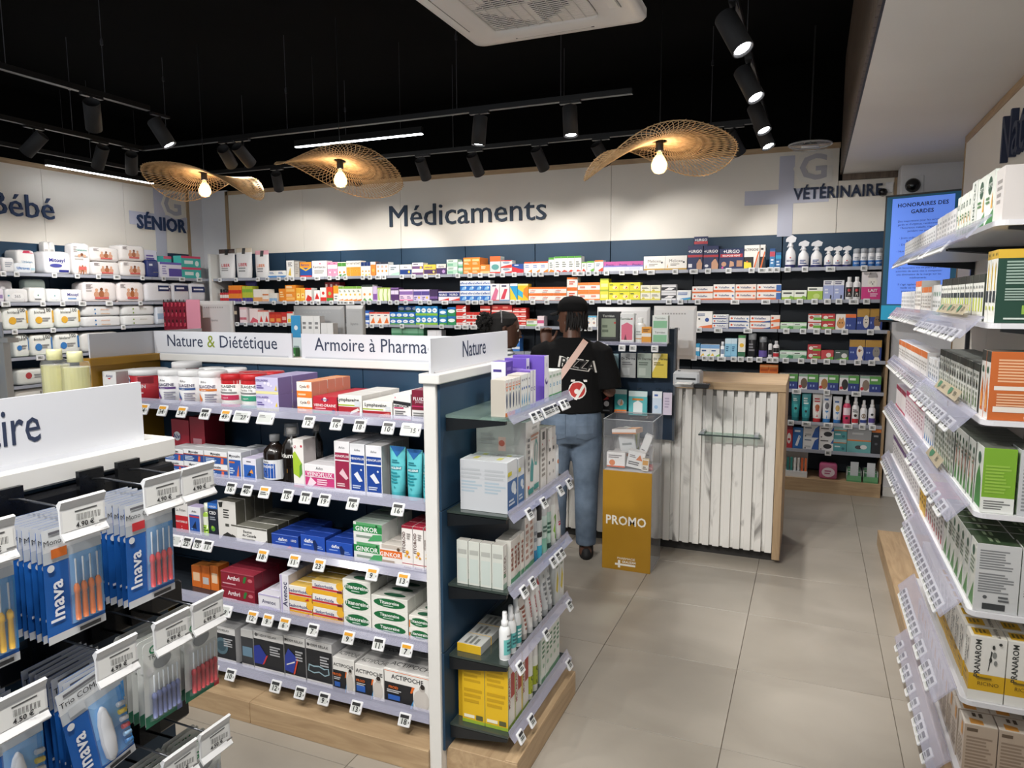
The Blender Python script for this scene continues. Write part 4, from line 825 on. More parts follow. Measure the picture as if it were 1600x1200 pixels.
rows(BM[1], [
 (343, 357, 452, 'b8323a/2a2a2c;R 0 .3 1 .55 e4d8d4', 'small red-labelled vial', dict(shape='vial', name='medicine_vial', cat='bottle', n=4)),
 (357.5, 378, 446, 'e98a2c;R 0 .5 1 .72 d8342c;R 0 0 1 .2 5a3a8a', 'orange and red tube-shaped box', dict(n=4)),
 (371, 388, 436, '453d8c;R .1 .6 .9 .9 6a62b4;G .2 .2 .8 .5 2 d8d4f0', 'purple counter display card', dict(name='display_card', cat='display', d=.02, back=.14)),
 (379, 395, 447, 'b7bf3a;R 0 .6 1 .8 7fae3c;R 0 0 1 .25 4a3f90', 'yellow-green box with a violet foot', dict(n=3)),
 (396, 410, 452, 'f0e9e0;R 0 .0 1 .35 e2a468', 'low white and peach box'),
 (410.5, 420, 452, 'f0e9e0;R 0 .5 1 .62 d87a3a;R .0 .0 1 .2 e8b088', 'low white box with an orange line'),
 (421, 433, 458, 'e7e2da;R 0 0 1 .4 8fb4d8', 'tiny white and blue box', dict(n=2)),
 (436, 445.5, 451, 'ee8f2c;G .15 .3 .85 .8 3 f8d8a0', 'small amber box'),
 (446, 462, 445.5, 'f0952f;R .1 .2 .9 .5 f7bf6a;G .1 .6 .85 .9 2 fbe6c0', 'amber-orange box', dict(stack=2, d=.15)),
 (463, 476.5, 450, 'f4b43c;R .15 .25 .85 .6 fbe08a;C .5 .45 .16 e2622c', 'yellow-orange box with a red spot', dict(n=2)),
 (477, 487, 450, 'f0efe9;P d8342c 0 0 1 0 1 .3 .4 .5;R 0 .86 1 1 d8342c', 'white and scarlet box at the syrup end'),
 (497, 520, 440.5, '9c2a34;R .1 .5 .5 .9 e8dcd8', 'dark red box standing behind the white and red ones', dict(n=3, back=.13)),
 (491, 500, 453.5, 'f2efec;P d8342c .1 .2 .9 .2 .5 .8', 'small white box with a red triangle'),
 (500.5, 510, 449.5, 'f0eee8;R 0 0 1 .3 d8342c;C .5 .6 .22 d8342c', 'white box with a red disc'),
 (510.5, 520.5, 448.5, 'd9452f;C .5 .55 .24 8fc05a;R 0 0 1 .25 4f8f3c', 'red and green box'),
 (521, 529, 446.5, 'f2efe6;R 0 .5 1 1 f09a2e;G .2 .1 .8 .4 2 888888', 'white box with an orange top half'),
 (529.5, 565, 447.5, 'f4f2ea;C .6 .45 .2 f0c24a;R 0 .84 1 1 7fae4c;P f0882c 0 0 1 0 1 .16 0 .08;G .15 .6 .6 .78 2 7a8a70', 'white herbal box with a flower', dict(n=5)),
 (565.5, 582.5, 445, 'f4f3ee;R 0 .88 1 1 2f3a34;C .5 .42 .2 f0a24a;P 6fae5c 0 0 1 0 .5 .2', 'white herbal box with a black top', dict(n=2)),
 (583, 589, 447.5, 'd9c3e6;R 0 .1 1 .5 8a5aa8', 'slim lilac box'),
 (590, 610, 449.5, 'e9efd0;P b7cf6a .2 0 .6 0 .4 .5 .6 .9 .3 .9 .15 .5;R 0 .9 1 1 a9c45a', 'pale green box with a leaf curve', dict(n=3)),
 (611, 623, 449.5, '5b3a70;R 0 .5 1 .8 e8dcf0;R 0 .9 1 1 8a6aa4', 'dark purple box with a pale label', dict(n=2)),
 (624, 645, 452.5, 'e9d4e6;R 0 .55 1 .85 8f6bb0;R 0 0 1 .14 e06a9c;G .15 .2 .8 .45 2 7a5a94', 'pink and violet box', dict(n=2)),
 (646, 671, 452.5, 'd8cde8;R 0 .5 1 .85 5a4a94;C .7 .3 .13 e8c44a;G .1 .1 .5 .4 2 6a5a94', 'violet box with a yellow spot', dict(n=2)),
 (671.5, 684, 452.5, '3f2c56;R 0 .2 1 .4 7a5a9c', 'very dark purple box', dict(n=3)),
 (685, 718, 455.5, 'f0e4ea;R 0 .45 1 .9 2f3f86;P d8342c 0 .0 1 .0 1 .3 .5 .15;B .45 .66 .22 f4f4f4 NURO', 'pink and navy painkiller box', dict(n=2)),
 (719, 766, 438.5, 'f2f4f8;R 0 0 1 .5 2f74c8;P 8fc4ec .2 .1 .8 .1 .8 .5 .35 .35;B .5 .75 .2 2a5aa8 efferal;C .75 .3 .1 f4f4f8', 'blue and white effervescent tablet box', dict(n=4, stack=2)),
 (766.5, 780, 443.5, 'f3eeee;P e07a9c 0 .0 .6 0 .9 .6 .6 .8;G .2 .82 .8 .94 1 3a3a5a;R 0 0 1 .06 d8342c', 'white box with a pink ribbon curve'),
 (780.5, 796, 443.5, 'f3eeee;P d8465a .1 .1 .5 .1 .8 .7 .5 .7;G .2 .8 .8 .94 1 3a3a5a;R 0 0 1 .06 4a8ac0', 'white box with a rose ribbon curve'),
 (797, 808.5, 443, '2fa0d8;P f4d23c 0 0 1 0 0 .8;R 0 .85 1 1 f0f0f0', 'cyan and yellow box'),
 (809, 825, 443.5, 'f4c92e;P 3fb4dc 0 .35 .5 .15 .5 .5 0 .7;P ee8a2c .5 .4 1 .1 1 .9 .6 .7;R 0 .9 1 1 f8e89a', 'yellow box with cyan and orange triangles'),
 (826, 885, 448.5, 'f6f1ea;R 0 .72 1 1 ee7a2c;R 0 0 1 .10 ee7a2c;B .35 .5 .22 d8562c voltar;G .1 .18 .7 .34 1 9a9a9a', 'wide white and orange gel box', dict(n=3, stack=2)),
 (885.5, 902, 433.5, 'f5f1ea;R 0 .84 1 1 ee7a2c;R 0 0 1 .14 ee7a2c;G .2 .35 .8 .7 2 d8562c', 'tall white and orange box', dict(stack=2)),
 (902.5, 937, 441.5, 'f5f1ea;R 0 .7 1 1 ee8a3c;R 0 0 1 .2 ee8a3c;G .2 .35 .8 .6 2 d8562c', 'compact white and orange box', dict(n=2, stack=2)),
 (937.5, 950.5, 435.5, 'e6e04a;R .1 .25 .9 .55 f4f0a0;R 0 .85 1 1 a8b83a', 'tall yellow-green box', dict(stack=2)),
 (951, 1000, 441.5, 'e9e236;E .6 .45 .25 .2 f4e9a4;P c8563a .6 .3 .8 .4 .7 .6;R 0 0 1 .1 9ab03a;G .08 .65 .5 .85 1 5a6a2a', 'bright yellow box', dict(n=3, stack=2)),
 (1000.5, 1031.5, 445.5, 'f2efdc;R 0 0 1 .22 e4dc5a;G .15 .5 .85 .8 2 6a6a5a;E .3 .3 .14 .14 d8c84a', 'cream and yellow box', dict(n=2, stack=2)),
 (1033, 1056, 444.5, 'e9e8ea;R 0 .25 1 .65 2f3038;P f0f0f0 .2 .3 .7 .3 .9 .55 .5 .6;R 0 .9 1 1 b8b8bc', 'white box with a black band', dict(stack=2)),
 (1057, 1079, 453.5, 'f2f4f4;P 3f9ad0 0 0 1 .0 1 .3 .4 .2;P 6fb45a .5 0 1 0 1 .15;G .1 .5 .8 .8 2 4a6ab0', 'flat white box with a blue and green swoosh'),
 (1081, 1113.5, 447.5, 'f4efea;R 0 0 1 .25 e9743a;C .13 .6 .14 e2562c;B .5 .6 .26 44507a Voltaflex', 'long white and orange gel carton', dict(stack=2, d=.05)),
 (1114, 1147.5, 444.3, 'f4efea;P e9743a 0 0 1 0 .8 .3 0 .3;C .13 .62 .14 e2562c;B .5 .62 .24 44507a Voltaflex;C .92 .55 .12 3a6ab0', 'long white gel carton with a blue end disc', dict(stack=2, d=.05)),
 (1148.5, 1181, 444.3, 'f4e6dc;R 0 0 1 .22 e9743a;C .13 .62 .14 e2562c;B .5 .62 .24 44507a Voltaflex;C .9 .55 .12 e07a5a', 'long peach and white gel carton', dict(stack=2, d=.05)),
 (1182, 1220, 444, 'f4efea;P e9743a 0 0 1 0 .8 .3 0 .3;C .11 .62 .13 e2562c;B .5 .62 .24 44507a Voltaflex;R .8 .1 1 .9 3a6ab0', 'long white gel carton with a blue end band', dict(stack=2, d=.05)),
])
rows(BV[1], [
 (1221, 1260, 453.5, 'eef2e6;R 0 0 1 .3 a8c94c;G .12 .55 .9 .85 1 4a4f4a;P 7fae3c .5 .0 1 0 1 .3 .7 .45', 'flat white and lime pet tablet box', dict(n=2)),
 (1261, 1285, 448.5, 'a8c94a;R 0 .68 1 1 f0f2e8;G .1 .74 .8 .94 1 4a4f4a;E .6 .3 .22 .2 c7dd7c', 'lime-green pet tablet box'),
 (1285.5, 1318, 438, 'a9b4e0;R 0 .74 1 1 efeff4;G .12 .78 .85 .96 2 4a4a6a;P 2e3040 .65 .0 .8 .0 .85 .22 .7 .26;G .15 .3 .6 .6 2 e4e8f8', 'lavender pet medicine box with a cat silhouette', dict(n=2)),
 (1320, 1344, 432.5, 'ebebec/f4f4f4;R .15 .12 .85 .55 2a2626;C .5 .42 .16 c8323c;P e8e0d8 .4 .16 .65 .16 .6 .3 .45 .3', 'white shampoo bottle with a black label', dict(shape='bottle', name='shampoo_bottle', cat='bottle', n=2)),
 (1345, 1376, 424.5, 'efe9ea;R 0 0 1 .46 d83a86;E .55 .62 .25 .17 f4efe6;E .42 .6 .05 .05 e4ded4;C .48 .63 .025 222222;C .62 .63 .025 222222;C .55 .56 .03 222222;B .58 .33 .10 f8f4f6 LAIT;G .45 .1 .85 .24 2 f4c4dc;P a9a5a4 .3 .8 .8 .8 .7 .97 .4 .97', 'magenta and white puppy milk box', dict(d=.12)),
])
rows(BM[2], [
 (366, 371, 478, '3a3436;R 0 .5 1 .7 c8b8a0', 'small dark box'),
 (375, 385.5, 480, 'efdfe2;R 0 .2 1 .35 c86a7a;R 0 .85 1 1 e8c0c8', 'pink-white small box', dict(n=2)),
 (390, 403, 482, 'f0dede;P d85a6a 0 .0 1 0 1 .2 .4 .4', 'white and rose box', dict(n=1)),
 (403.5, 420, 485, 'f2e9e6;P d8342c .3 .1 .9 .1 .6 .6;R 0 .9 1 1 d86a5a', 'white box with a red spark', dict(n=2)),
 (421, 440, 488, 'd9452f;R .15 .15 .85 .45 f0a04a;R 0 .8 1 1 b8302a', 'red and orange box', dict(n=2)),
 (440.5, 448, 488, 'c8302e;R .1 .3 .9 .6 e8b4a4', 'crimson box'),
 (448.5, 458, 487, 'f2efe9;R 0 .85 1 1 d8342c;R .15 .1 .85 .4 f0d44a', 'white and yellow box beside the crimson one'),
 (566, 577, 485, '3f6fc0;R 0 .3 1 .6 e8eef6;R 0 .9 1 1 2a4a94', 'blue and white small box', dict(stack=2)),
 (577.5, 609, 488, 'f4f0ea;P e9783a .15 .1 .85 .1 .6 .6;R 0 .88 1 1 d8463a;G .2 .66 .8 .8 1 6a6a7a', 'white box with an orange wedge', dict(n=3)),
 (609.5, 648.5, 488, '2f74c4;R 0 .0 1 .22 5aa43c;E .5 .55 .42 .25 f2f6fa;G .25 .5 .75 .62 1 2a4a94', 'blue, white and green throat lozenge box', dict(n=4, stack=2)),
 (613, 645, 478, '2f74c4;R 0 .0 1 .22 5aa43c;E .5 .55 .42 .25 f2f6fa', 'blue, white and green throat lozenge box', dict(n=3, stack=3, back=.12)),
 (649.5, 684, 478.5, '2a86c8;R 0 .0 1 .25 8cc43c;E .5 .55 .42 .25 eef6fa;G .25 .5 .75 .62 1 2a4a94', 'sky-blue and lime lozenge box', dict(n=4, stack=2)),
 (686, 698, 483, '2a7fc0;R 0 .0 1 .3 4f9a3c;E .5 .6 .4 .2 eef6fa', 'blue lozenge tin-shaped box', dict(n=1, stack=2)),
 (699, 712, 480, '2f8f5a;E .5 .55 .42 .2 e8f4f0;R 0 .75 1 1 2a6fb8', 'green and blue lozenge box', dict(n=1, stack=2)),
 (713, 728, 477, 'd8342c;R 0 .0 1 .42 f4eeec;P f4eeec .6 .5 1 .5 1 .9;G .1 .12 .7 .32 1 c8463a', 'red and white box in a stack of three', dict(stack=3)),
 (728.5, 750, 488, 'f2e8e6;R 0 .6 1 1 d8342c;C .75 .3 .2 d8342c;G .1 .15 .5 .42 1 8a5a5a', 'white and red box in a stack of two', dict(n=2, stack=2)),
 (750.5, 766, 478, 'd84038;R 0 .3 1 .55 f2e4e0', 'red box with a pale line', dict(stack=3)),
 (768, 800, 476.5, 'c8302e;R 0 .0 1 .25 f0e0dc;R .1 .5 .6 .75 e88a7a', 'red box in the tall crimson block', dict(n=2, stack=3)),
 (801, 822, 481, 'd8362e;R 0 .0 1 .3 f4e8e4;R .3 .5 .9 .7 f0b0a0', 'red box with a white foot', dict(n=2, stack=4)),
 (822.5, 839, 498.5, 'eef2ea;R 0 .0 1 .28 8fc46a;R 0 .8 1 1 e08a5a;G .1 .4 .8 .7 2 7a8a7a', 'flat white and green box'),
 (839.5, 850, 494, 'f0e0e6;R 0 .3 1 .6 d85a8a', 'small rose box'),
 (892, 932, 493.5, 'f4f4f0;C .5 .38 .24 f0b04a;C .5 .38 .14 4aa0d8;R 0 .86 1 1 5ab0d8;G .2 .66 .8 .8 1 8a8a8a', 'white eye-drop box with a coloured ring', dict(n=5)),
 (1087, 1112.5, 486.5, 'f4f2ee;P e9743a 0 0 1 0 1 .22 .3 .12;C .68 .5 .13 2f4f94;C .2 .55 .06 444444;G .1 .72 .8 .88 2 5a6a94', 'square white box with a blue disc'),
 (1113, 1138, 491.5, 'f0f0ee;R 0 0 1 .22 2f3f80;C .12 .6 .18 e2562c;B .55 .6 .34 44507a Voltaflex;R .86 .1 1 .9 c8cad4', 'slim white and navy carton in a stack of three', dict(stack=3, d=.05)),
 (1139, 1170.5, 493.5, 'f2efec;P 2f4f94 0 0 1 0 .8 .25 0 .25;C .12 .6 .16 e2562c;B .5 .6 .3 44507a Voltaflex;C .9 .55 .13 5a8ac0', 'long white carton with a navy underline', dict(stack=2, d=.05)),
 (1171.5, 1203, 493.5, 'f2efec;P e9743a 0 0 1 0 .8 .2 0 .2;C .12 .6 .16 e2562c;B .5 .6 .3 2f3f80 Voltaflex;P 2f4f94 .5 0 1 0 1 .3', 'long white carton with a half-navy underline', dict(stack=2, d=.05)),
 (1203.5, 1218, 492.5, 'f2e6dc;P e9743a 0 0 1 0 1 .5 0 .2;C .2 .6 .16 e2562c', 'white carton with an orange slant', dict(stack=2, d=.05)),
])
rows(BV[2], [
 (1219, 1260, 504, 'a9cfa4;R 0 .55 1 .9 eaf2ea;P 4f9a4a .4 0 1 0 1 .4 .7 .5;G .1 .6 .5 .8 1 4a5a4a', 'flat pale green pet wormer box', dict(n=2)),
 (1262, 1282.5, 490.5, 'f2e9e6;R .4 .2 1 .55 6fae3c;E .25 .55 .16 .2 c8463a;R 0 .86 1 1 c8463a;G .45 .65 .9 .8 1 5a5a5a', 'white, red and green flea-treatment box', dict(stack=2)),
 (1283, 1304, 490.5, 'c23a3c;R 0 .1 1 .38 6fae3c;E .3 .55 .18 .2 f0e6dc;G .5 .6 .95 .8 1 f0dcd8', 'red and green flea-treatment box', dict(stack=2)),
 (1305, 1337, 491, 'f4efe8;R .48 0 1 1 2f4590;R .48 .78 1 1 ea7434;E .26 .4 .2 .3 d89a5a;P d89a5a .12 .6 .2 .82 .26 .66;P d89a5a .28 .66 .36 .82 .42 .6;C .2 .45 .04 2a1c14;C .33 .45 .04 2a1c14;R .55 .25 .62 .35 9fb4e0;R .68 .25 .75 .35 9fb4e0', 'white and blue treatment box with a ginger cat'),
 (1338, 1357.5, 482.5, '2f4590;R 0 .62 1 1 b78c3c;R .08 .3 .16 .4 9fb4e0;R .24 .3 .32 .4 9fb4e0;E .75 .4 .24 .3 e0d8cc;C .68 .5 .04 222222;C .82 .5 .04 222222;C .75 .36 .06 222222', 'gold and blue treatment box with a pale dog', dict(d=.12)),
 (1358, 1378, 482.5, '2f4590;R 0 .62 1 1 b78c3c;R .08 .3 .16 .4 9fb4e0;E .6 .38 .26 .3 8a6a4a;C .52 .5 .04 222222;C .68 .5 .04 222222;P f0ece4 .3 0 .9 0 .75 .2 .45 .2', 'gold and blue treatment box with a brown dog', dict(d=.12)),
])
rows(BM[3], [
 (612, 662, 512.5, '4f8f6a;R 0 .75 1 1 7fb494;G .15 .3 .85 .6 1 d8e8dc', 'dark green box half hidden behind the header sign', dict(n=6)),
 (668, 690, 516, 'e8e8ec;R 0 0 1 .5 9ab4d0', 'pale box half hidden behind the header sign', dict(n=3)),
 (796, 812, 524, '3f7fd0;R 0 .3 1 .6 eef2f8', 'bright blue box between the customers', dict(n=2, stack=2)),
 (912, 934, 535.5, 'e6f0d6;R 0 .65 1 1 9cc45a;G .1 .2 .9 .5 2 6a8a4a', 'pale green box beside the display tower', dict(stack=3)),
 (1087, 1093, 537, '3a9ac8;R 0 .4 1 .7 f0f4f6', 'slim blue box beside the white monitor'),
 (1094, 1124, 538.5, 'f2f5f4;R 0 .68 1 1 7fb0e0;P f0c84a .0 .0 .5 0 .3 .3;P 8fc45a .5 0 1 0 1 .25;G .15 .4 .85 .6 1 4a6a9a', 'white box with a sky-blue top and meadow', dict(n=2)),
 (1125, 1131.5, 534, 'f0f0f2/d8dade;R .2 .2 .8 .5 8fa4c0', 'slim white bottle', dict(shape='vial', name='lotion_bottle', cat='bottle')),
 (1132, 1151, 529, '8fc8e4;R 0 .72 1 1 cfe6f2;G .2 .3 .8 .6 3 2f6a94;R 0 0 1 .08 5aa0c4', 'light-blue upright box', dict(n=2)),
 (1152.5, 1164, 524, 'f2f0e4;R 0 .0 1 .25 2f6a4a;C .5 .55 .3 f0c23a;R 0 .88 1 1 4f9a5a', 'upright box with a yellow flower and green base'),
 (1167.5, 1181, 520.5, '26262a/b4b8bc;G .2 .25 .8 .6 3 8a8a90', 'dark aerosol can with a silver cap', dict(shape='aerosol', name='aerosol_can', cat='aerosol')),
 (1184.5, 1198, 526, '2a2a2e/8e9298;R 0 .05 1 .35 6a5aa4', 'dark aerosol can with a violet base', dict(shape='aerosol', name='aerosol_can', cat='aerosol')),
 (1199.5, 1206, 531, 'e8e8ea/1c1c1e;R .1 .2 .9 .45 2a2a2a', 'white bottle with a black cap', dict(shape='bottle', name='lotion_bottle', cat='bottle')),
 (1207, 1217, 533, 'eae8e8/d8d8dc;R .1 .1 .9 .3 c8323c;R .1 .35 .9 .6 2a2a2c', 'white bottle with a red and black label', dict(shape='bottle', name='lotion_bottle', cat='bottle')),
])
rows(BV[3], [
 (1218, 1260, 548.5, 'a7cdb0;R 0 .55 1 .9 e9f2ec;P 3f8a5a .4 0 1 0 1 .4 .7 .5;G .1 .6 .5 .8 1 4a5a4a', 'flat mint-green pet wormer box', dict(n=2)),
 (1261, 1282, 538.5, 'b83a40;R .4 .15 1 .45 6fae3c;E .25 .5 .16 .25 f0e6dc;G .4 .6 .9 .8 1 f0dcd8', 'dark red flea-treatment box', dict(stack=2)),
 (1282.5, 1302, 547.5, 'c8464a;P 6fae3c 0 0 1 0 1 .35 .5 .2;E .6 .5 .2 .25 f0e6dc', 'single red and green flea-treatment box'),
 (1303, 1325.5, 547.5, '4a5a54;P 6fae3c 0 0 1 0 1 .35 .5 .2;E .7 .45 .2 .25 e6e4e0;G .1 .7 .5 .85 1 e4e4e4', 'grey-green flea-treatment box'),
 (1326, 1350.5, 531, '2f4590;R 0 .66 1 1 b78c3c;E .7 .42 .22 .3 efe7dc;E .66 .48 .08 .08 a8683a;C .66 .5 .03 222222;C .78 .5 .03 222222;P efe7dc .55 0 .9 0 .82 .2 .6 .2;R .08 .35 .16 .43 9fb4e0;R .22 .35 .3 .43 9fb4e0', 'gold and blue dog box with a white terrier', dict(d=.12)),
 (1351, 1376.5, 531.5, '2f4590;R 0 .66 1 1 b78c3c;E .68 .42 .22 .28 8f8a84;C .62 .48 .03 222222;C .76 .48 .03 222222;P efe7dc .5 0 .95 0 .85 .18 .6 .18;R .08 .35 .16 .43 9fb4e0;R .22 .35 .3 .43 9fb4e0', 'gold and blue dog box with a grey dog', dict(d=.12)),
])
rows(BM[4], [
 (1095, 1126.5, 580.5, 'a4d2d6;R 0 .6 1 .9 e9f2ee;P 6fae8a .2 0 1 0 1 .35;C .9 .7 .1 2f6a94', 'light teal flat box', dict(n=1)),
 (1127, 1160, 581.5, 'a4cfe0;R 0 .6 1 .9 eef4ea;P d8c84a .2 0 .8 0 .6 .35;C .92 .7 .1 2f6a94', 'light blue flat box with yellow'),
 (1160.5, 1185.5, 587, 'f0e8c4;R 0 .0 1 .3 e0b84a;G .1 .5 .9 .8 1 6a6a5a', 'flat cream and yellow box'),
 (1186, 1214.5, 570, 'e87a30;R 0 .7 1 .9 f0b070;R .1 .15 .9 .45 c85a20', 'burnt-orange box in a stack of three', dict(n=2, stack=3)),
])
for k, (a, b, dog) in enumerate(((1216, 1246, '2a2c30'), (1247, 1278, '6a5a4c'), (1279, 1309.5, 'a87a4a'), (1311, 1341.5, '34302e'), (1343, 1376, '8a7a6a'))):
    run(BV[4], a, b, 584+k, f'eae8ea/c9cacc;R .45 0 1 .5 2f3f86;R .45 .5 1 1 5a9a4a;R 0 .85 .45 1 8fae9a;E .28 .42 .17 .34 {dog};C .1 .2 .1 c8323c;R .6 .2 .66 .34 9fb4e0;R .75 .2 .81 .34 9fb4e0;G .52 .65 .95 .9 1 e8f0e4', ['dog collar box with a black dog', 'dog collar box with a grey-brown dog', 'dog collar box with a tan dog', 'dog collar box with a shepherd dog', 'dog collar box with a fawn dog'][k], d=.1, name='pet_collar_box')
TB = dict(shape='tube', name='pet_cream_tube', cat='tube', d=.045)
rows(BV[5], [
 (1235, 1249.5, 614, '2f8f94/1f7378;R .1 .3 .9 .6 45b0b0;C .5 .45 .16 262a2c;G .2 .7 .8 .82 2 d8f0f0', 'dark teal tube', TB),
 (1251, 1266, 614.5, '3a9ca4/1f7378;R .1 .2 .9 .5 5ac4c4;C .5 .36 .14 2a2c2e;G .2 .6 .8 .85 3 d8f0f0', 'lighter teal tube', TB),
 (1268, 1284, 615, 'ece8e4/c8343a;R 0 .18 1 .45 c8343a;E .5 .52 .25 .1 b0603a;G .2 .68 .8 .85 2 c8343a', 'white and red tube with a dog', TB),
 (1283.5, 1298.5, 615, 'e8eaee/3f86c8;R 0 .15 1 .42 3f86c8;E .5 .58 .24 .12 6a6a70;G .2 .74 .8 .86 1 3f6aa8', 'white and blue tube with a grey dog', TB),
 (1300, 1315, 620, 'e6e8ec/3a7fc4;R 0 .15 1 .42 4a90d0;E .5 .56 .24 .12 c8a45a;G .2 .74 .8 .86 1 3f6aa8', 'white and blue tube with a golden dog', TB),
])
SB2 = dict(shape='spray', name='pet_spray_bottle', cat='spray bottle')
rows(BV[5], [
 (1316, 1328.5, 616, 'd2456a/f0f0f2;R .1 .3 .9 .55 f0dce4;C .5 .2 .14 2a2a2c', 'pink pet spray bottle', SB2),
 (1330, 1341.5, 620, 'ededee/f2f2f4;R .1 .05 .9 .2 c8323c;C .5 .32 .16 3a2a2a;G .2 .42 .8 .55 2 6a6a6a', 'white pet spray bottle with a red foot', SB2),
 (1343, 1354.5, 626, 'ededf0/f2f2f4;R .1 .08 .9 .2 2f4590;E .5 .36 .24 .1 9a8a7a', 'white pet spray bottle with a blue foot', SB2),
 (1356, 1367.5, 625, 'e9e9ee/f2f2f4;R .1 .1 .9 .28 5a4a94;C .5 .42 .14 3a3a3c', 'white pet spray bottle with a violet label', SB2),
])
rows(BV[6], [
 (1227, 1237.5, 666, 'c83a44;E .5 .45 .3 .25 efe9e6;R 0 .85 1 1 8f2a34;C .5 .4 .2 c83a44', 'red device box'),
 (1238, 1253.5, 668, '2f6fb8;P e8eef4 .25 .15 .5 .12 .8 .6 .6 .65;C .7 .55 .12 aac8e0;G .15 .75 .85 .92 1 dfe8f4', 'blue thermometer box'),
 (1254, 1278.5, 661, 'eef0f2;P 2f5fb0 .55 0 1 0 1 1 .75 .75;R .12 .15 .5 .3 c8ccd0;G .1 .7 .6 .85 1 6a7a94;C .15 .1 .05 3a3a3a', 'white and blue medical device box', dict(stack=2)),
 (1279, 1301.5, 662, 'f0f0f0;E .6 .35 .3 .2 2e3034;G .1 .72 .8 .88 1 5a5a5a;C .15 .1 .05 3a3a3a;P 2f5fb0 .8 .6 1 .6 1 1', 'white device box with a black cuff', dict(stack=2)),
 (1301.5, 1322, 665, '5aa6ac;R 0 .75 1 1 a8cdd0;R 0 .68 1 .75 e0803a;C .75 .25 .12 3a7a84;G .1 .3 .6 .5 1 d8eef0', 'teal bandage box with an orange line', dict(stack=2)),
 (1322.5, 1360, 664.5, '6fb2b4;R 0 .52 1 1 a6a9ac;R 0 .47 1 .52 e0803a;E .5 .22 .16 .08 4a4a50;E .7 .24 .14 .09 e8e8e8;G .2 .7 .8 .85 1 c4c8ca', 'large grey and teal blood-pressure monitor box'),
 (1360.5, 1377, 670, '22262c;R 0 .86 1 1 e0803a;C .45 .4 .14 5a6068;G .2 .65 .8 .78 1 9a9ea4', 'black box with an orange top'),
])
PLV = Shelf('y', 6.40, .11, '-y', 'on the oak plinth under the vet wall', .3)
rows(PLV, [(1279, 1308, 724.5, 'b8577e/8f3f60;E .5 .45 .36 .3 e8d4de;G .3 .3 .7 .6 2 b8577e', 'pink zipped pouch', dict(shape='soft', name='zip_pouch', cat='pouch', d=.09))])
for k, (a, b) in enumerate(((1322, 1346), (1348, 1372))):
    t = thing('leaflet_tray', ['white and green leaflet tray beside the pink pouch', 'white and green leaflet tray beside the shelving end'][k] + ' on the oak plinth', 'tray', PLV.at((PLV.u(a)+PLV.u(b))/2, 0, .11)); w = abs(PLV.u(b)-PLV.u(a))-.006
    m = MB(); m.box((-w/2, 0, 0), (w/2, .16, .012), '5a9a6a'); m.box((-w/2, 0, .012), (w/2, .004, .05), '6fae7c'); m.box((-w/2, .004, .012), (-w/2+.004, .16, .09), 'dfe8e2'); m.box((w/2-.004, .004, .012), (w/2, .16, .09), 'dfe8e2'); part('tray', m, 'plastic', t)
    for j in range(3): part('packet', MB().box((-w/2+.008, .02+j*.045, .012), (w/2-.008, .055+j*.045, .075+.012*j), 'e6ece8', cols={'f': '5f9f70'}), 'card', t)
    part('card', MB().box((-.03, .010, .02), (.03, .013, .165), 'cfd4d8'), 'card', t)
t = thing('tube_display', 'cardboard display of small teal, white and orange tubes on the oak plinth', 'display', PLV.at((PLV.u(1226)+PLV.u(1261))/2, 0, .11)); w = abs(PLV.u(1261)-PLV.u(1226))
part('base', MB().box((-w/2, 0, 0), (w/2, .18, .05), 'cdd0d2', cols={'f': 'dfe2e4'}), 'card', t); part('back_card', MB().box((-w/2, .16, .05), (w/2, .17, .20), 'd4cfcb', cols={'f': 'd9d4d0'}), 'card', t)
for i in range(6):
    o = MB().box((-w/2+.012+i*w/6.3, .02, .05), (-w/2+.012+i*w/6.3+.018, .05, .16), ['2f7f7a', '3a8f88', 'e8e8e8', 'dcdcdc', 'e06a3a', 'e87a4a'][i]); part('tube_box', o, 'card', t)
# price tags along the back shelves
def btags(sh, xs, wide=()):
    for i, x in enumerate(xs): price_tag(sh, x, wide=(i in wide), tilt=0., dz=-.036, dn=.020, name='shelf_price_tag', plain=True, s=1.05 if i in wide else 1.15)
btags(BM[0], [346, 371, 405, 420, 438, 450, 459, 476, 498, 517, 530, 542, 569, 580, 593, 602, 630, 648, 667, 686, 717, 736, 752, 770, 787, 805, 827, 837, 847, 871, 899, 909, 921, 933, 949, 973, 994, 1018, 1056, 1085, 1107, 1139, 1175, 1192], {7, 8, 14, 23, 31, 37, 39, 43})
btags(BV[0], [1204, 1214, 1231, 1258, 1298, 1350], {4})
btags(BM[1], [345, 367, 383, 402, 430, 447, 466, 479, 490, 500, 520, 532, 537, 543, 551, 569, 579, 594, 612, 622, 636, 659, 673, 697, 733, 744, 754, 768, 802, 811, 834, 856, 891, 910, 926, 952, 970, 983, 1046, 1064, 1091, 1149, 1197], {3, 13, 14, 23, 25, 33, 41, 42})
btags(BV[1], [1231, 1250, 1273, 1293, 1311, 1334, 1354], {5})
btags(BM[2], [373, 386, 401, 411, 423, 435, 447, 574, 583, 598, 630, 661, 692, 717, 729, 742, 842, 897, 906, 914, 923, 1093, 1123, 1169], {13, 14, 15, 22, 23})
btags(BV[2], [1229, 1255, 1276, 1294, 1320, 1360])
btags(BM[3], [1085, 1102, 1112, 1128, 1147, 1158, 1172, 1187, 1203, 1212], {3})
btags(BV[3], [1228, 1252, 1272, 1292, 1317, 1340, 1362])
btags(BV[4], [1245, 1292, 1338], {0, 2}); btags(BV[5], [1236, 1260, 1294, 1325, 1347, 1363], {1, 2, 3}); btags(BV[6], [1294])

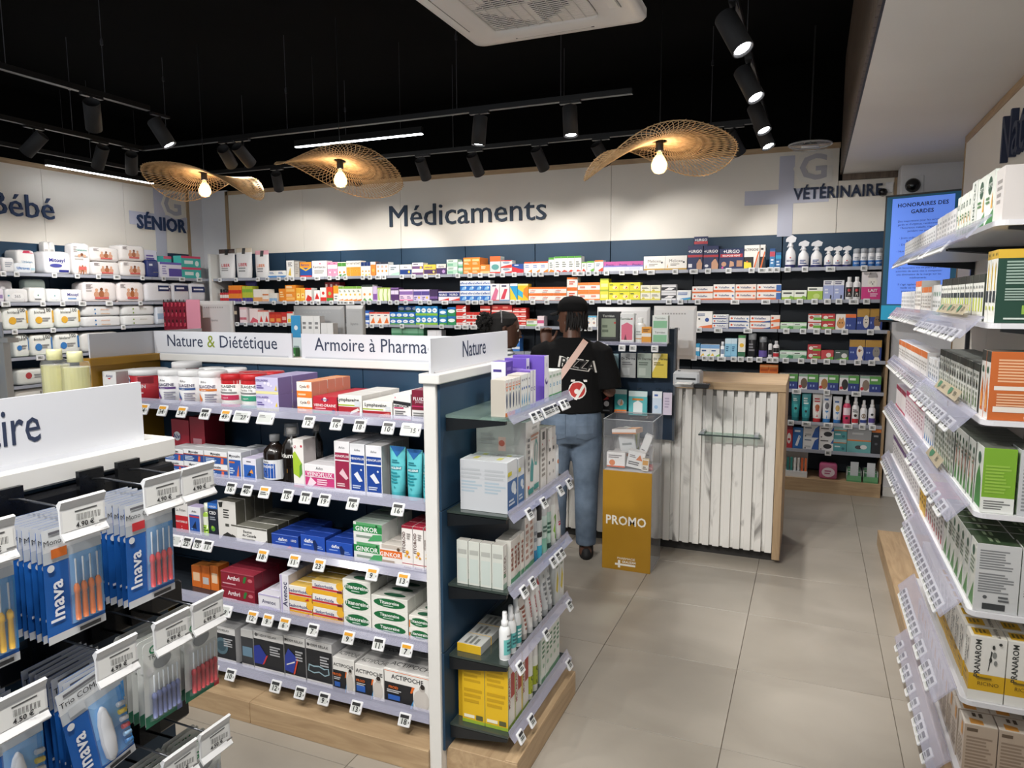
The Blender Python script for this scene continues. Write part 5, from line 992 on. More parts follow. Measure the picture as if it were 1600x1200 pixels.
# ================================================================== BABY WALL PRODUCTS
LS = [Shelf('x', XSH-.012, z, '+x', f'on the {ordn[i]} baby-wall shelf', .32, HR[i]) for i, z in enumerate(SB)]
SP = dict(shape='soft', name='diaper_pack', cat='pack', d=.20)
BABY = ';E .36 .38 .08 .16 d09a7c;E .5 .40 .08 .17 a8643e;E .64 .38 .08 .16 d8a488;C .36 .60 .08 d8a888;C .5 .64 .08 7a4a30;C .64 .60 .08 dcae90;R .30 .16 .70 .26 d86a64;G .08 .7 .26 .9 3 b8b0b0'
def lrows(i, data):
    for r in data:
        x0, x1, yt, dsl, desc = r[:5]; k = dict(SP); k.update(r[5] if len(r) > 5 else {}); run(LS[i], x0, x1, yt, dsl, desc, **k)
lrows(0, [
 (-18, 4, 402, 'eceaea;R 0 .3 1 .5 d2465a;G .2 .6 .8 .8 2 8a8a90', 'white pack with a red band'),
 (5, 25, 402, 'e6e6e8;G .2 .35 .8 .7 3 9aa0aa', 'plain white soft pack'),
 (24, 51, 411, 'e9edf2;B .5 .5 .24 4a86c8 Ultraven;P 9ac4e8 0 .1 1 .1 .8 .35', 'low white and light-blue pack', dict(d=.1)),
 (40, 70, 390, 'ecebea;P c8405a .3 .86 .9 .86 .75 .97 .4 .97;T .5 .5 .10 3f86b0 Univien;R .1 .15 .9 .25 b8d8e4', 'tall white pack with a red top tab', dict(back=.10)),
 (71, 114, 393, 'ececf0;R .86 .05 1 .95 2c3080;B .45 .62 .16 34388c Mitosyl;E .4 .38 .22 .08 4a4ea0;R .5 .1 .86 .2 34388c', 'white diaper pack with navy lettering and edge'),
 (95, 113, 377, 'e6e4e2;G .1 .4 .9 .8 3 b8b4b0', 'tall white pack leaning in a row behind', dict(n=2, back=.21, d=.08)),
 (115, 144, 380, 'efeded;G .12 .45 .85 .62 2 b8b4b0;B .5 .78 .05 3a9a8a Prematurins;R .05 .0 .95 .05 e0c4c0'+BABY.replace('.38', '.14').replace('.40', '.15').replace('.52', '.22').replace('.54', '.23'), 'tall white pack of thin packs with babies', dict(d=.12)),
 (145, 190, 386.5, 'efebe9;R .0 .0 1 .06 e4d8d4'+BABY, 'wide white pack with three babies', dict(stack=2)),
 (191, 231, 383.5, 'f0ecea;R .0 .0 1 .06 e4d8d4'+BABY, 'white baby pack in the shifted stack', dict(stack=2)),
 (231.5, 250, 405.5, '2c3a78;P e4d84a .3 .0 .8 .0 .9 .3 .5 .3;G .15 .6 .6 .8 1 d8dcec', 'navy pack with a yellow corner', dict(d=.1)),
 (240, 268, 390, 'e4e2f0;R .35 .1 1 .55 54469c;G .4 .65 .9 .85 2 6a5ca8;R .0 .0 1 .08 54469c', 'purple and white pad pack standing behind', dict(d=.09, shape='box', name='pad_box', cat='box', back=.20)),
 (251, 285, 410, 'e6e4f2;R .4 .1 1 .6 5a4ca2;G .1 .2 .35 .8 4 9a94c4;R 0 .85 1 1 6f62b4', 'low purple and white pad pack', dict(d=.09, shape='box', name='pad_box', cat='box')),
 (272, 284, 400, '4ab8b0;R 0 .75 1 1 e0607c;R .1 .2 .9 .5 8ad4cc', 'slim teal and pink pad pack', dict(stack=2, shape='box', name='pad_box', cat='box', back=.14)),
 (285, 315, 400.5, '3fb4ac;R 0 .8 1 1 d8486c;R .15 .3 .6 .6 e4f2f0;E .8 .35 .1 .25 dff0ee', 'teal and pink pad box', dict(stack=2, shape='box', name='pad_box', cat='box', d=.12)),
])
lrows(1, [
 (-20, 9, 450, 'e6e0ea;R 0 .3 1 .55 9a84b4', 'white and lilac pack', dict(d=.12)),
 (10, 46, 451, 'eeeeee;E .5 .45 .28 .26 f8f8f8;T .5 .45 .2 7a7a80 365;R .8 .05 1 .25 c04a6c;C .12 .5 .06 7ab4c4', 'baby wipes with a white lid and pink corner', dict(d=.12, name='wipes_pack')),
 (0, 37, 438, 'e6e2e4;R .6 .1 .9 .4 c04a6c;G .1 .4 .6 .8 2 a0a0a8', 'wipes pack stacked at the back', dict(back=.12, d=.12, name='wipes_pack')),
 (47, 74, 449, 'f0efed;E .5 .5 .28 .3 fafafa;C .5 .48 .05 5a8a7a;G .3 .15 .7 .3 1 8a8a8a', 'white wipes pack with a round lid', dict(d=.12, name='wipes_pack')),
 (74.5, 98, 451, 'eef0f0;E .5 .5 .3 .3 f8fafa;C .5 .48 .05 5aa0a4;P bfe0e4 0 0 1 0 .6 .2', 'white wipes pack with an aqua edge', dict(d=.12, name='wipes_pack')),
 (55, 88, 436, 'cfe0da;G .2 .3 .8 .7 3 8aa49c', 'pale green wipes pack stacked at the back', dict(back=.12, d=.1, name='wipes_pack')),
 (98.5, 131, 452, 'f0f0f2;P f0d84a .75 0 1 0 1 .45 .85 .4;B .5 .6 .2 34388c Mitosyl;R .25 .25 .65 .35 7aa4d8', 'white wipes pack with a yellow corner', dict(d=.12, name='wipes_pack')),
 (132, 186, 440.5, 'efe9e8;R .0 .0 1 .06 e4d0cc;G .08 .5 .25 .85 3 b8b0b0'+BABY, 'wide white diaper pack with babies', dict(n=1)),
 (186.5, 228, 440.5, 'f0e9e8;R .0 .0 1 .06 e4d0cc'+BABY, 'white diaper pack with babies and a crinkled top', dict(n=1)),
 (229, 271, 441.5, 'e9e9ee;R .45 .55 .95 .85 23315f;G .5 .62 .9 .78 1 e4e8f4;R 0 .0 1 .1 d4d6de', 'white diaper pack with a large navy patch'),
 (271.5, 298, 441.5, 'e6e6ec;R .1 .55 .9 .85 23315f;G .2 .62 .8 .78 1 e4e8f4', 'white diaper pack with a navy patch', dict(n=1)),
 (298.5, 324, 442, 'e6e6ec;R .1 .5 .9 .8 2b3a6c;G .2 .58 .8 .72 1 e4e8f4', 'white diaper pack with a navy patch at the row end', dict(n=1)),
])
def comp(col): return f'eef0ea;T .38 .78 .12 4a4a4a biolane;B .68 .86 .15 555555 100;C .32 .42 .16 {col};R .86 .3 .95 .85 {col};G .45 .35 .8 .55 2 9a9a9a;R .05 .0 .95 .07 d8e4d4'
lrows(2, [
 (8, 48, 480, comp('e8b23c'), 'clear-wrapped cotton pack with a yellow disc', dict(name='cotton_pack', n=1)),
 (49.5, 88, 480, comp('e8b23c'), 'clear-wrapped cotton pack with a yellow disc', dict(name='cotton_pack', n=1)),
 (89, 129, 480, comp('e8b23c'), 'clear-wrapped cotton pack with a yellow disc', dict(name='cotton_pack', n=1)),
 (-30, 7, 482, comp('d0d0d0'), 'grey clear-wrapped pack', dict(name='cotton_pack')),
 (131, 193, 474.5, 'e2e3e4;R .0 .0 1 .1 b8bcc0;C .3 .62 .08 3f80c0;T .55 .62 .14 e08a3a ultracotton;C .3 .25 .08 3f80c0;T .55 .25 .14 d8942a ultracotton', 'silver-white cotton pack with blue marks', dict(stack=2, name='cotton_pack')),
 (194, 245, 472.5, 'e4e5e5;R .0 .0 1 .1 b8bcc0;C .3 .62 .08 7fa23a;T .6 .62 .12 8a8a6a ultracotton;C .3 .25 .08 7fa23a', 'silver-white cotton pack with green marks', dict(stack=2, name='cotton_pack')),
 (246, 260, 478, 'd6dce6;R .1 .3 .9 .6 9ab0cc', 'pale blue pack at the row end', dict(stack=1)),
])
lrows(3, [
 (24, 49, 522, comp('3f7fc4'), 'clear-wrapped cotton pack with a blue disc', dict(name='cotton_pack')),
 (50, 86, 522, comp('3f7fc4'), 'clear-wrapped cotton pack with a blue disc', dict(name='cotton_pack')),
 (88, 128, 520, comp('3f7fc4'), 'clear-wrapped cotton pack with a blue disc', dict(name='cotton_pack')),
 (129, 190, 518, 'e4e4e2;C .3 .5 .12 c83a44;T .6 .5 .2 8a8a8a cotton', 'white cotton pack with a red mark behind the grey sign', dict(name='cotton_pack')),
])
lrows(4, [(30, 84, 576, 'dfe0da;C .3 .6 .2 b8484c;G .45 .4 .85 .7 2 9a9a9a', 'clear-wrapped cotton pack with a red disc', dict(name='cotton_pack')),
          (88, 122, 574, 'e4e4e0;C .3 .6 .2 b8484c', 'white cotton pack beside the oil bottles', dict(name='cotton_pack'))])
lrows(5, [(26, 88, 602, 'e2e0da;B .75 .75 .2 555555 100;G .2 .3 .6 .6 2 9a9a9a', 'clear-wrapped cotton pack printed 100', dict(name='cotton_pack'))])
for i, xs in enumerate(([2, 23, 82, 118, 151, 180, 220, 253, 282, 309], [6, 64, 95, 126, 168, 217], [20, 80, 190], [60, 75])):
    for x in xs: price_tag(LS[i], x, tilt=0., dz=-.034, dn=.020, name='shelf_price_tag', plain=True, wide=(x % 3 == 0), s=1.15)

# ================================================================== FIRST-AID GONDOLA PRODUCTS
GF = [Shelf('y', 2.053, z, '-y', f'on the {ordn[i]} Armoire gondola shelf', .298) for i, z in enumerate(GS)]
def grows(i, data, **kw):
    for r in data:
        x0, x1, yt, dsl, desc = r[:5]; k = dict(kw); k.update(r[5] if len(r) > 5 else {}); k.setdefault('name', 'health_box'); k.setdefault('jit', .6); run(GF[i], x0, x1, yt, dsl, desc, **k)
TU = dict(shape='tub', name='supplement_tub', cat='tub')
def arko(c, t2): return f'f4f3f4/fbfbfb;T .5 .84 .085 3a3a46 Arko;B .5 .68 .10 4a3f66 COLLAGENE;R .12 .52 .88 .60 {c};T .5 .56 .05 f8f8f8 {t2};P {c} .1 .05 .34 .05 .46 .22 .30 .44 .12 .40;C .36 .16 .06 e09aa4;G .55 .12 .9 .44 4 9a98a8'
def expert(c): return f'f0efec/c8282e;R .05 .86 .95 1 c8282e;B .5 .78 .09 3a3a3c COLLAGENE;T .5 .66 .07 3a3a3c Peptides 10g;R .08 .28 .92 .46 {c};T .5 .37 .06 f6f6f6 expert;G .1 .5 .9 .6 1 8a8a8a;R .05 .02 .95 .12 {c}'
grows(0, [
 (162, 183, 581, 'f1f0ee/e2e1de;B .5 .84 .085 2a3a7a Alvityl;P c8282e .35 .76 .65 .78 .5 .72;T .5 .5 .055 2a2a2c COLLAGENE;G .2 .35 .8 .45 1 7a7a7a;R 0 0 1 .1 c8282e', 'white collagen box by the mustard panel', dict(deep=3, d=.05)),
 (188, 231, 579, 'b92d38/f6f6f6;C .32 .82 .13 f2f2f4;B .32 .82 .09 2a3a7a Alvityl;B .55 .58 .13 f4f2f2 PROTEIN;R .6 .7 .9 .95 8c2430;G .15 .2 .85 .45 3 f0d0d4', 'large red supplement tub with a white lid', TU),
 (212, 246, 572, 'b92d38/f2f2f2;R .2 .3 .8 .6 e8c0c4', 'large red supplement tub at the back', dict(TU, back=.15)),
 (239, 270, 579, arko('6a4a8c', 'beaute'), 'white collagen tub with a purple band', dict(TU, deep=1)),
 (271, 301, 580, arko('3f5f9c', 'hydra'), 'white collagen tub with a blue band', dict(TU, deep=2)),
 (302.5, 335, 581, arko('e0813a', 'anti-age'), 'white collagen tub with an orange band', dict(TU, deep=2)),
 (337, 367, 586, expert('c8385c'), 'red-lidded collagen tub with a pink band', dict(TU, deep=2)),
 (368, 400, 586, expert('3a9a7a'), 'red-lidded collagen tub with a green band', dict(TU, deep=2)),
 (401, 436, 590, 'cdc8e6/8f7fb8/b4a9d4;R 0 0 1 .16 e6e0a4;C .42 .66 .10 e9e4f6;C .58 .60 .12 e9e4f6;C .70 .5 .08 e9e4f6;G .05 .3 .4 .55 2 6a5a9c;P f0d23a .85 .25 .95 .25 .92 .55;B .28 .82 .12 6a5a9c COLLAGEN', 'lilac collagen box in a stack of two', dict(stack=2, deep=3, d=.075)),
 (464.5, 488, 597, 'f3ede6/d9947a/ee8f3c;R 0 0 1 .42 ee8230;B .42 .70 .15 6a4a3a Cycle;C .78 .72 .11 ee8230;B .80 .72 .14 f8f0e8 3;G .1 .1 .9 .3 1 f8d0a4', 'white and orange circulation box in a stack of two', dict(stack=2, deep=5, d=.045)),
 (489.5, 527, 620, 'c22a3a/a82434/cc3a48;C .5 .84 .12 f4f2f2;B .5 .84 .12 2a3a7a Alvityl;B .5 .52 .14 f4ecec VEINO-DRAINE;R 0 .06 .9 .2 3f9a6a;C .86 .2 .12 5a2a5a;G .1 .3 .8 .4 1 f0b4bc', 'red leg-comfort box with a green stripe', dict(deep=4, d=.062)),
 (528.5, 565.5, 618, 'f0efea/c9c5c0/e9e7e2;R 0 .06 .9 .46 b02a34;R 0 .50 .7 .56 a6b83a;B .42 .80 .17 3a3a3c Lymphaveine;P e8e4e0 .5 .1 .9 .3 .85 .42 .55 .25;R .7 .5 .95 .75 d8dce0', 'white and red lymph box, taller', dict(deep=4, d=.06)),
 (567, 613, 628, 'f0efea/c9c5c0/e9e7e2;R 0 .06 .95 .44 a8242e;R 0 .50 .7 .57 a6b83a;B .44 .80 .19 3a3a3c Lymphaveine;P d88a7a .5 .1 .95 .12 .9 .38 .6 .25;R .78 .5 .95 .75 d8dce0', 'white and red lymph box, lower and wider', dict(deep=4, d=.07)),
 (614.5, 642, 616, 'eeecea/d4d2d0/e6e4e2;P 2a2a2e 0 .62 1 .55 1 .68 0 .74;R 0 0 1 .05 c83a6a;B .45 .54 .08 2a2a2e HEMOCALM;R .05 .44 .6 .49 c83a6a;G .1 .15 .8 .38 3 6a6a6c;P c83a6a .1 .84 .16 .84 .13 .9', 'white and black box with a pink base', dict(deep=3, d=.06)),
 (643.5, 667, 610, '7c2036/6a1a2e/8a3046;R 0 0 1 .36 e4e2e0;B .5 .72 .10 f2eaec FLUIDI;T .5 .62 .06 e8ccd4 JAMBES;R .0 .46 .8 .50 c83a6a;G .1 .08 .9 .3 3 7a7a7a', 'maroon leg box with a pale foot', dict(deep=3, d=.06)),
])
def myo(c1, c2): return f'eff0f2/c8ccd2/d9dcde;R 0 .06 1 .58 {c1};R 0 .58 1 .66 {c2};B .5 .82 .18 3a3c44 Myocalm;P e86a4a .72 .1 .84 .1 .86 .5 .76 .55;G .08 .15 .6 .5 3 c4d4ea'
grows(1, [
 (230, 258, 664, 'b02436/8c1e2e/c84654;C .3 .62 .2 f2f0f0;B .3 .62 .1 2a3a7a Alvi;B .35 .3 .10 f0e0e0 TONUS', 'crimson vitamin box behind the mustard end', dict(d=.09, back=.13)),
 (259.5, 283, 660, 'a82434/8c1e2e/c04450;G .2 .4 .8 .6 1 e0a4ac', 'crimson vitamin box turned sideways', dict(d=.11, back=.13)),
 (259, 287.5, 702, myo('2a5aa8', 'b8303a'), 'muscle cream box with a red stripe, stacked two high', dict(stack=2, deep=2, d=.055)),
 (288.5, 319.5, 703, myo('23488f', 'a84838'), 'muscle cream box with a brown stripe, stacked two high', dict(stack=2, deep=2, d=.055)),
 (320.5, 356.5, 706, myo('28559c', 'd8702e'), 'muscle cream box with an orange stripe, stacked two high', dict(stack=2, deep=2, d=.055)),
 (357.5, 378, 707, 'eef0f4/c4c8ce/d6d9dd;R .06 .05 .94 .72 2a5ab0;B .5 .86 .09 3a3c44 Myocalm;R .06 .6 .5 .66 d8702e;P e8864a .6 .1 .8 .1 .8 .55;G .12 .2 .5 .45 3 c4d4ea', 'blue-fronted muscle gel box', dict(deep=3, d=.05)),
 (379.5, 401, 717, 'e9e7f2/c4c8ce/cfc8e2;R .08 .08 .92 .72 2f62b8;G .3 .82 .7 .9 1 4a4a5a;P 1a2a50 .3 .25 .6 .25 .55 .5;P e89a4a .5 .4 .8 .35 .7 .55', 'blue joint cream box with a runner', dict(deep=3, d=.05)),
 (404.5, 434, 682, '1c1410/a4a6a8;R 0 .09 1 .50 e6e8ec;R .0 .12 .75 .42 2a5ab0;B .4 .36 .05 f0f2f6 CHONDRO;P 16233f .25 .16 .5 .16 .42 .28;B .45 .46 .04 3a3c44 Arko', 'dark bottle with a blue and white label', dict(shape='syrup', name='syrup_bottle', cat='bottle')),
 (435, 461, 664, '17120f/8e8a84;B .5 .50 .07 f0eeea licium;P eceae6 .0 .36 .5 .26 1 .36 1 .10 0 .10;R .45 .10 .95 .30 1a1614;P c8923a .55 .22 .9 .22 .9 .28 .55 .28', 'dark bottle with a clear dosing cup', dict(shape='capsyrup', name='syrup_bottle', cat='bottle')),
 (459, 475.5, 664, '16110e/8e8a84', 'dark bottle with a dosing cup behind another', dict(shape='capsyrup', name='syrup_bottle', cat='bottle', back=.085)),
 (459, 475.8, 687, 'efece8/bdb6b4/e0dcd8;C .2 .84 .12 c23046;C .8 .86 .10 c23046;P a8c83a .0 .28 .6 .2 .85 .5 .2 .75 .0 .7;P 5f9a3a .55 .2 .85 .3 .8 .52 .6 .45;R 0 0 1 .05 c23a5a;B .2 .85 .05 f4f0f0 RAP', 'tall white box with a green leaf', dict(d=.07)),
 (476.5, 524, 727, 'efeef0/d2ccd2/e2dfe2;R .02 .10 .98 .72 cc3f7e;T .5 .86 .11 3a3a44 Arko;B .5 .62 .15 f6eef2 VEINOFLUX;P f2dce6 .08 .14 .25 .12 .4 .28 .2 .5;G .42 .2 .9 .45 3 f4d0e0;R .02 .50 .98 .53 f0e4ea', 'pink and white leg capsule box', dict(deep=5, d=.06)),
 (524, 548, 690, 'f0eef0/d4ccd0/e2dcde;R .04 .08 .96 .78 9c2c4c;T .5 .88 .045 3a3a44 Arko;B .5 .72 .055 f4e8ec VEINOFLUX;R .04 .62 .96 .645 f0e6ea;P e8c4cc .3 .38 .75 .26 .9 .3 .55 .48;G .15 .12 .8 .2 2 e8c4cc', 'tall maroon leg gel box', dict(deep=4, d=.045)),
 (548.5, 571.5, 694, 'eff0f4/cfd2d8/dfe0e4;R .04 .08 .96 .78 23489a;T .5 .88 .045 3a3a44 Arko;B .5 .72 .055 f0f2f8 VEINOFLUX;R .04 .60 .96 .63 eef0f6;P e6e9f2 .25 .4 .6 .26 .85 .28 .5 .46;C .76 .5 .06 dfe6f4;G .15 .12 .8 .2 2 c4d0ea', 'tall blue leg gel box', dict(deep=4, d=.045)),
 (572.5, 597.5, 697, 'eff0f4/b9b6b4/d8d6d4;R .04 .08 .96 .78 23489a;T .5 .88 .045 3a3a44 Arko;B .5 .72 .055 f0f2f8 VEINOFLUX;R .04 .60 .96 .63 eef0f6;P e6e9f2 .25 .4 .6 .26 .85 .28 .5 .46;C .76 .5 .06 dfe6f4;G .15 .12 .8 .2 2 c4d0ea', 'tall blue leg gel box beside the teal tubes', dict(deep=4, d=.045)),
])
for k, (a, b) in enumerate(((604, 629), (629.5, 655.5), (656.5, 671.5))):
    run(GF[1], a, b, 700+k*5, '62c4cc/4ab4be;P 2a6ab0 .02 1 .98 1 .5 .80;B .5 .94 .035 e8f4f8 + 33%;R .0 .56 1 .63 1f8a98;B .5 .595 .04 f0f8f8 AKILEINE;G .2 .68 .8 .76 2 1f7a88;G .15 .3 .85 .53 4 2a8e9a;C .5 .24 .05 2a8e9a', ['teal leg cream tube with a blue triangle', 'teal leg cream tube with a blue triangle', 'teal leg cream tube beside the white post'][k], shape='tube', name='leg_cream_tube', cat='tube', d=.05)
grows(2, [
 (275, 294.5, 776, 'e9e6e2/a8a5a2/d8d5d2;R 0 0 1 .46 c2242c;T .5 .86 .05 3a3a3a FORCAUD;T .45 .62 .07 5a5a5a La Folan;B .5 .3 .05 f4eaea NATURELLE;C .5 .1 .04 f4d4d4;C .5 .17 .03 f4d4d4', 'tall white and red remedy box', dict(d=.06)),
 (295, 315, 793, 'edeef2/bdb8c8/c8bce0;R .1 .05 .9 .72 2c5cae;B .5 .84 .07 3a3c44 Arko;R .1 .62 .9 .68 c03a4a;P 16243f .3 .25 .65 .2 .6 .5;C .3 .2 .05 7ab0e8', 'small blue joint roll-on box', dict(d=.045)),
 (315.5, 326, 788, '93b83a/dfe6d2;R 0 .35 1 .6 e9efdc;G .2 .15 .8 .3 2 4a7a2a', 'slim green spray', dict(shape='vial', name='spray_vial', cat='bottle')),
 (326, 341.5, 787, '1e2430/161a24/2f5fae;R 0 .84 1 1 2f6fc4;B .5 .90 .05 f0f2f6 +URGO;B .5 .72 .085 f0f0f2 CBD;G .2 .5 .8 .62 2 9aa0aa;C .5 .26 .22 5a9a3a;C .45 .3 .12 9ac43a', 'black hemp gel box with a green disc', dict(d=.045)),
 (342, 370, 784, 'e0ded8/5b594f/6c6a60;G .3 .55 .7 .8 4 3a3a36;P 2e2e2a .05 .95 .3 .98 .25 .84 .1 .82;P 2e2e2a .1 .0 .9 .0 .75 .14 .5 .2 .25 .12;R .4 .35 .6 .42 4a4a44', 'tall cream box with dark leaves and dark sides', dict(deep=4, d=.05)),
 (362, 418, 824, 'e8e7e2/4a493f/7d7c72;B .45 .68 .16 3a3a38 Baume;B .5 .46 .16 3a3a38 du Canada;P 3a3a34 .0 .0 .15 .05 .1 .3 .0 .4;P 3a3a34 .85 .0 1 .0 1 .35;G .3 .12 .7 .3 1 8a8a84;R .0 .92 1 1 5a594f', 'wide cream balm box with a dark edge', dict(deep=4, d=.06)),
 (425, 466.5, 836, '2347a4/182f74/1d3a8a;B .42 .66 .20 f4f6fa daflon;T .82 .66 .16 f4f6fa 1000;G .15 .4 .8 .5 1 8aa4e0;P c84a5a .55 .1 .8 .1 .7 .3;R .0 .95 1 1 5a7ad0', 'deep-blue vein tablet box, widest strength', dict(deep=4, d=.05)),
 (470, 508, 838, '2750b0/1a3480/1f3e92;B .38 .70 .20 f4f6fa daflon;G .12 .4 .45 .52 1 8aa4e0;P 1a2c5c .58 .12 .66 .12 .72 .5 .6 .8 .5 .72;G .7 .3 .95 .5 2 8aa4e0', 'deep-blue vein tablet box in a clear tray', dict(deep=2, d=.05)),
 (509.5, 551, 848, '2750b0/1a3480/1f3e92;B .38 .70 .18 f4f6fa daflon;G .12 .4 .45 .52 1 8aa4e0;P 1a2c5c .58 .12 .66 .12 .72 .5 .6 .8 .5 .72;G .7 .3 .95 .5 2 8aa4e0', 'deep-blue vein tablet box beside the green stack', dict(deep=5, d=.05)),
 (553, 598, 818, 'e4e6e2/cdd0cc/aab8ae;R 0 .52 1 .86 2f8a4a;R .1 .86 1 1 5aa46c;B .46 .68 .22 f4f8f4 GINKOR;G .1 .2 .8 .4 1 8a9a8e;P 4fa46a .5 .1 1 .2 1 .5 .7 .45;C .82 .9 .06 2a5a3a', 'white and green circulation box in a stack of two', dict(stack=2, deep=4, d=.05)),
 (593.5, 628.5, 852, 'ebe8e4/d4d0cc/d0cac2;R .02 .42 1 .74 e2702c;R .1 .82 1 1 c8beb4;B .48 .58 .24 f8f2ec GINKOR;G .1 .15 .7 .32 1 a89a8e;C .85 .84 .08 5a4a3a', 'white and orange circulation box', dict(deep=4, d=.05)),
])
for k, (a, b) in enumerate(((628.5, 645.5), (646, 662.5), (663, 671.5))):
    run(GF[2], a, b, 822+k*2, 'f0ece8/d6d0cc/b23044;R 0 .94 1 1 b23044;R 0 .13 1 .145 b23044;N .2 .62 .26 5a3a34 FITOROID;C .5 .40 .16 e0a83a;C .35 .32 .11 e8c25a;C .66 .30 .11 d8942e;C .5 .36 .07 c84a3a;T .5 .06 .05 5a3a34 Aboca;G .5 .7 .9 .85 3 a09a96', ['slim white herbal cream box with flowers', 'slim white herbal cream box with flowers', 'slim white herbal cream box against the white post'][k], deep=3, d=.045, name='health_box', jit=.3)
# clear plastic tray round the tablet boxes
grows(3, [
 (282, 297, 893, 'd8702a/b85a20/e08a44;R .15 .3 .85 .7 f0c8a0', 'orange box behind the dental hooks', dict(d=.06, n=1, back=.06)),
 (297.5, 311, 893, 'd8702a/b85a20/e08a44;R .15 .2 .85 .5 c4c2c0', 'orange and grey box behind the dental hooks', dict(d=.06, back=.06)),
 (312, 325, 893, 'dc7630/b85a20/e08a44;R .15 .3 .85 .7 f0d0b0', 'orange box nearest the maroon stack', dict(d=.06, back=.06)),
 (347, 399, 896, '8c2032/6e1828/9c3444;B .38 .60 .26 f6eef0 Arthri;P 2e7a3a .66 .4 .72 .4 .78 .8 .72 .85 .68 .7;E .88 .62 .07 .12 c86a74;G .05 .14 .5 .28 1 e0a8b0;R 0 .92 1 1 a84a58', 'maroon joint cream carton in a stack of two', dict(stack=2, deep=4, d=.045)),
 (404, 437.5, 930, 'ecebf2/d2d0de/e2e0ea;B .5 .52 .24 3a3a60 Avenoc;P b4a9d8 .0 .0 1 .0 1 .1 .5 .22 .0 .12;R .0 .9 1 1 c4bce0', 'white and lilac ointment carton', dict(deep=4, d=.045)),
 (438.5, 452.5, 899, 'e9e8f0/d2d0de/e2e0ea;N .55 .5 .5 3a3a60 Avenoc;R .1 0 .25 1 b4a9d8', 'tall white and lilac suppository box', dict(deep=3, d=.05)),
 (453, 488, 917, 'f2f0ea/d8a43a/e8c060;R 0 0 1 .34 ecb22c;B .42 .66 .20 3a3f7c Sedorrhoide;R 0 .38 1 .5 c8343a;E .92 .84 .16 .3 f0b83a;P c8343a .7 .1 .9 .12 .86 .3', 'white and yellow ointment carton, stacked two high', dict(stack=2, deep=5, d=.045)),
 (489, 536, 911, 'f2f0ea/d8a43a/e8c060;R 0 0 1 .34 ecb22c;B .40 .66 .22 3a3f7c Sedorrhoide;R 0 .38 1 .52 c8343a;E .93 .84 .12 .3 f0b83a;R .84 .34 1 .5 6a2a3a', 'white and yellow ointment carton, stacked three high', dict(stack=3, deep=4, d=.045)),
])
TI = 'ecebe4/cbcac2/d6d5cc;E .5 .50 .44 .36 1f6a3e;B .5 .56 .24 f4f6f2 Titanoreine;G .32 .26 .68 .36 1 cfe0d2;@U;E .55 .5 .3 .28 2a5a40'
grows(3, [
 (537, 580.5, 908, TI, 'white carton with a green oval, tallest stack', dict(stack=3, deep=3, d=.055)),
 (581.5, 638, 934, TI, 'white carton with a green oval, wider stack', dict(stack=3, deep=4, d=.05)),
 (639.5, 673, 964, TI.replace('.44', '.46').replace('ecebe4', 'efece4')+';@F;R .0 .0 .05 .6 e0803a', 'white carton with a green oval and orange edge', dict(stack=2, deep=3, d=.05)),
])
def thermo(pic): return f'26282c/b4b4b6/c2c2c2;R 0 .80 1 1 d9d9d8;R 0 .0 1 .10 dcdcdc;C .09 .90 .05 5a5a5c;T .45 .90 .06 3a3a3c THERM RELAX;{pic};G .55 .45 .95 .7 4 b4b6ba'
grows(4, [
 (330, 369, 980, thermo('E .45 .45 .26 .24 55707c;E .45 .45 .18 .15 3a525e'), 'small gel mask box', dict(deep=2, d=.07)),
 (378, 397, 985, 'c9c9c8/a8a8a8/b4b4b4;R 0 .1 1 .8 3a3c40;R .1 .3 .9 .55 6a8aa0', 'grey thermal pack box half hidden', dict(d=.09)),
 (398, 444.5, 990, thermo('P 2a3a94 .0 .18 .28 .18 .42 .42 .2 .66 .0 .6;P c83a3a .28 .18 .34 .2 .48 .44 .42 .42;C .62 .66 .06 3a3c40'), 'black thermal pack box with a blue pad', dict(deep=2, d=.08)),
 (445.5, 478.5, 996, thermo('P 2f42a0 .0 .18 .4 .14 .6 .52 .2 .70 .02 .5;P e8e8ea .1 .3 .5 .4 .5 .43 .1 .33;C .85 .66 .08 3a3c40;P d8503a .42 .12 .5 .14 .68 .5 .62 .52'), 'black thermal pack box with a folded blue pad', dict(deep=2, d=.08)),
 (479.5, 520, 1004, thermo('P 9ab8c4 .06 .30 .3 .26 .5 .3 .72 .24 .9 .3 .88 .44 .7 .42 .5 .46 .3 .44 .1 .46;P 2a3036 .1 .32 .3 .29 .5 .33 .72 .27 .86 .31 .84 .42 .7 .39 .5 .43 .3 .41 .13 .43'), 'black thermal pack box with a neck gel pad', dict(deep=2, d=.10)),
])
def acti(w): return 'efeeea/cfcdca/dedcd8;R 0 0 .62 .62 232428;B .5 .80 .12 3a3a3c ACTIPOCHE;P e9722c .60 .62 .66 .62 .60 .44 .56 .44;P 4a9ad8 .55 .0 .6 .0 .64 .3;E .8 .30 .17 .30 cfcac4;C .82 .64 .09 b8b2ac;C .83 .69 .07 2a2624;B .2 .50 .07 e9722c FROID;R .08 .14 .34 .28 2f62b8;G .06 .34 .4 .44 2 c4c6ca;@U;T .5 .4 .3 3a3a3c ACTIPOCHE'
grows(4, [
 (521, 554.5, 1030, acti(0), 'narrow white and black hot-cold pack box', dict(deep=2, d=.10)),
 (555.5, 600, 1042, acti(0).replace('R .08 .14 .34 .28', 'R .05 .16 .36 .36'), 'middle white and black hot-cold pack box', dict(deep=2, d=.10)),
 (601, 674, 1052, acti(0)+';@F;R .0 .93 1 .945 e9722c', 'wide white and black hot-cold pack box', dict(deep=2, d=.11)),
])
AM = 'd89a2a'
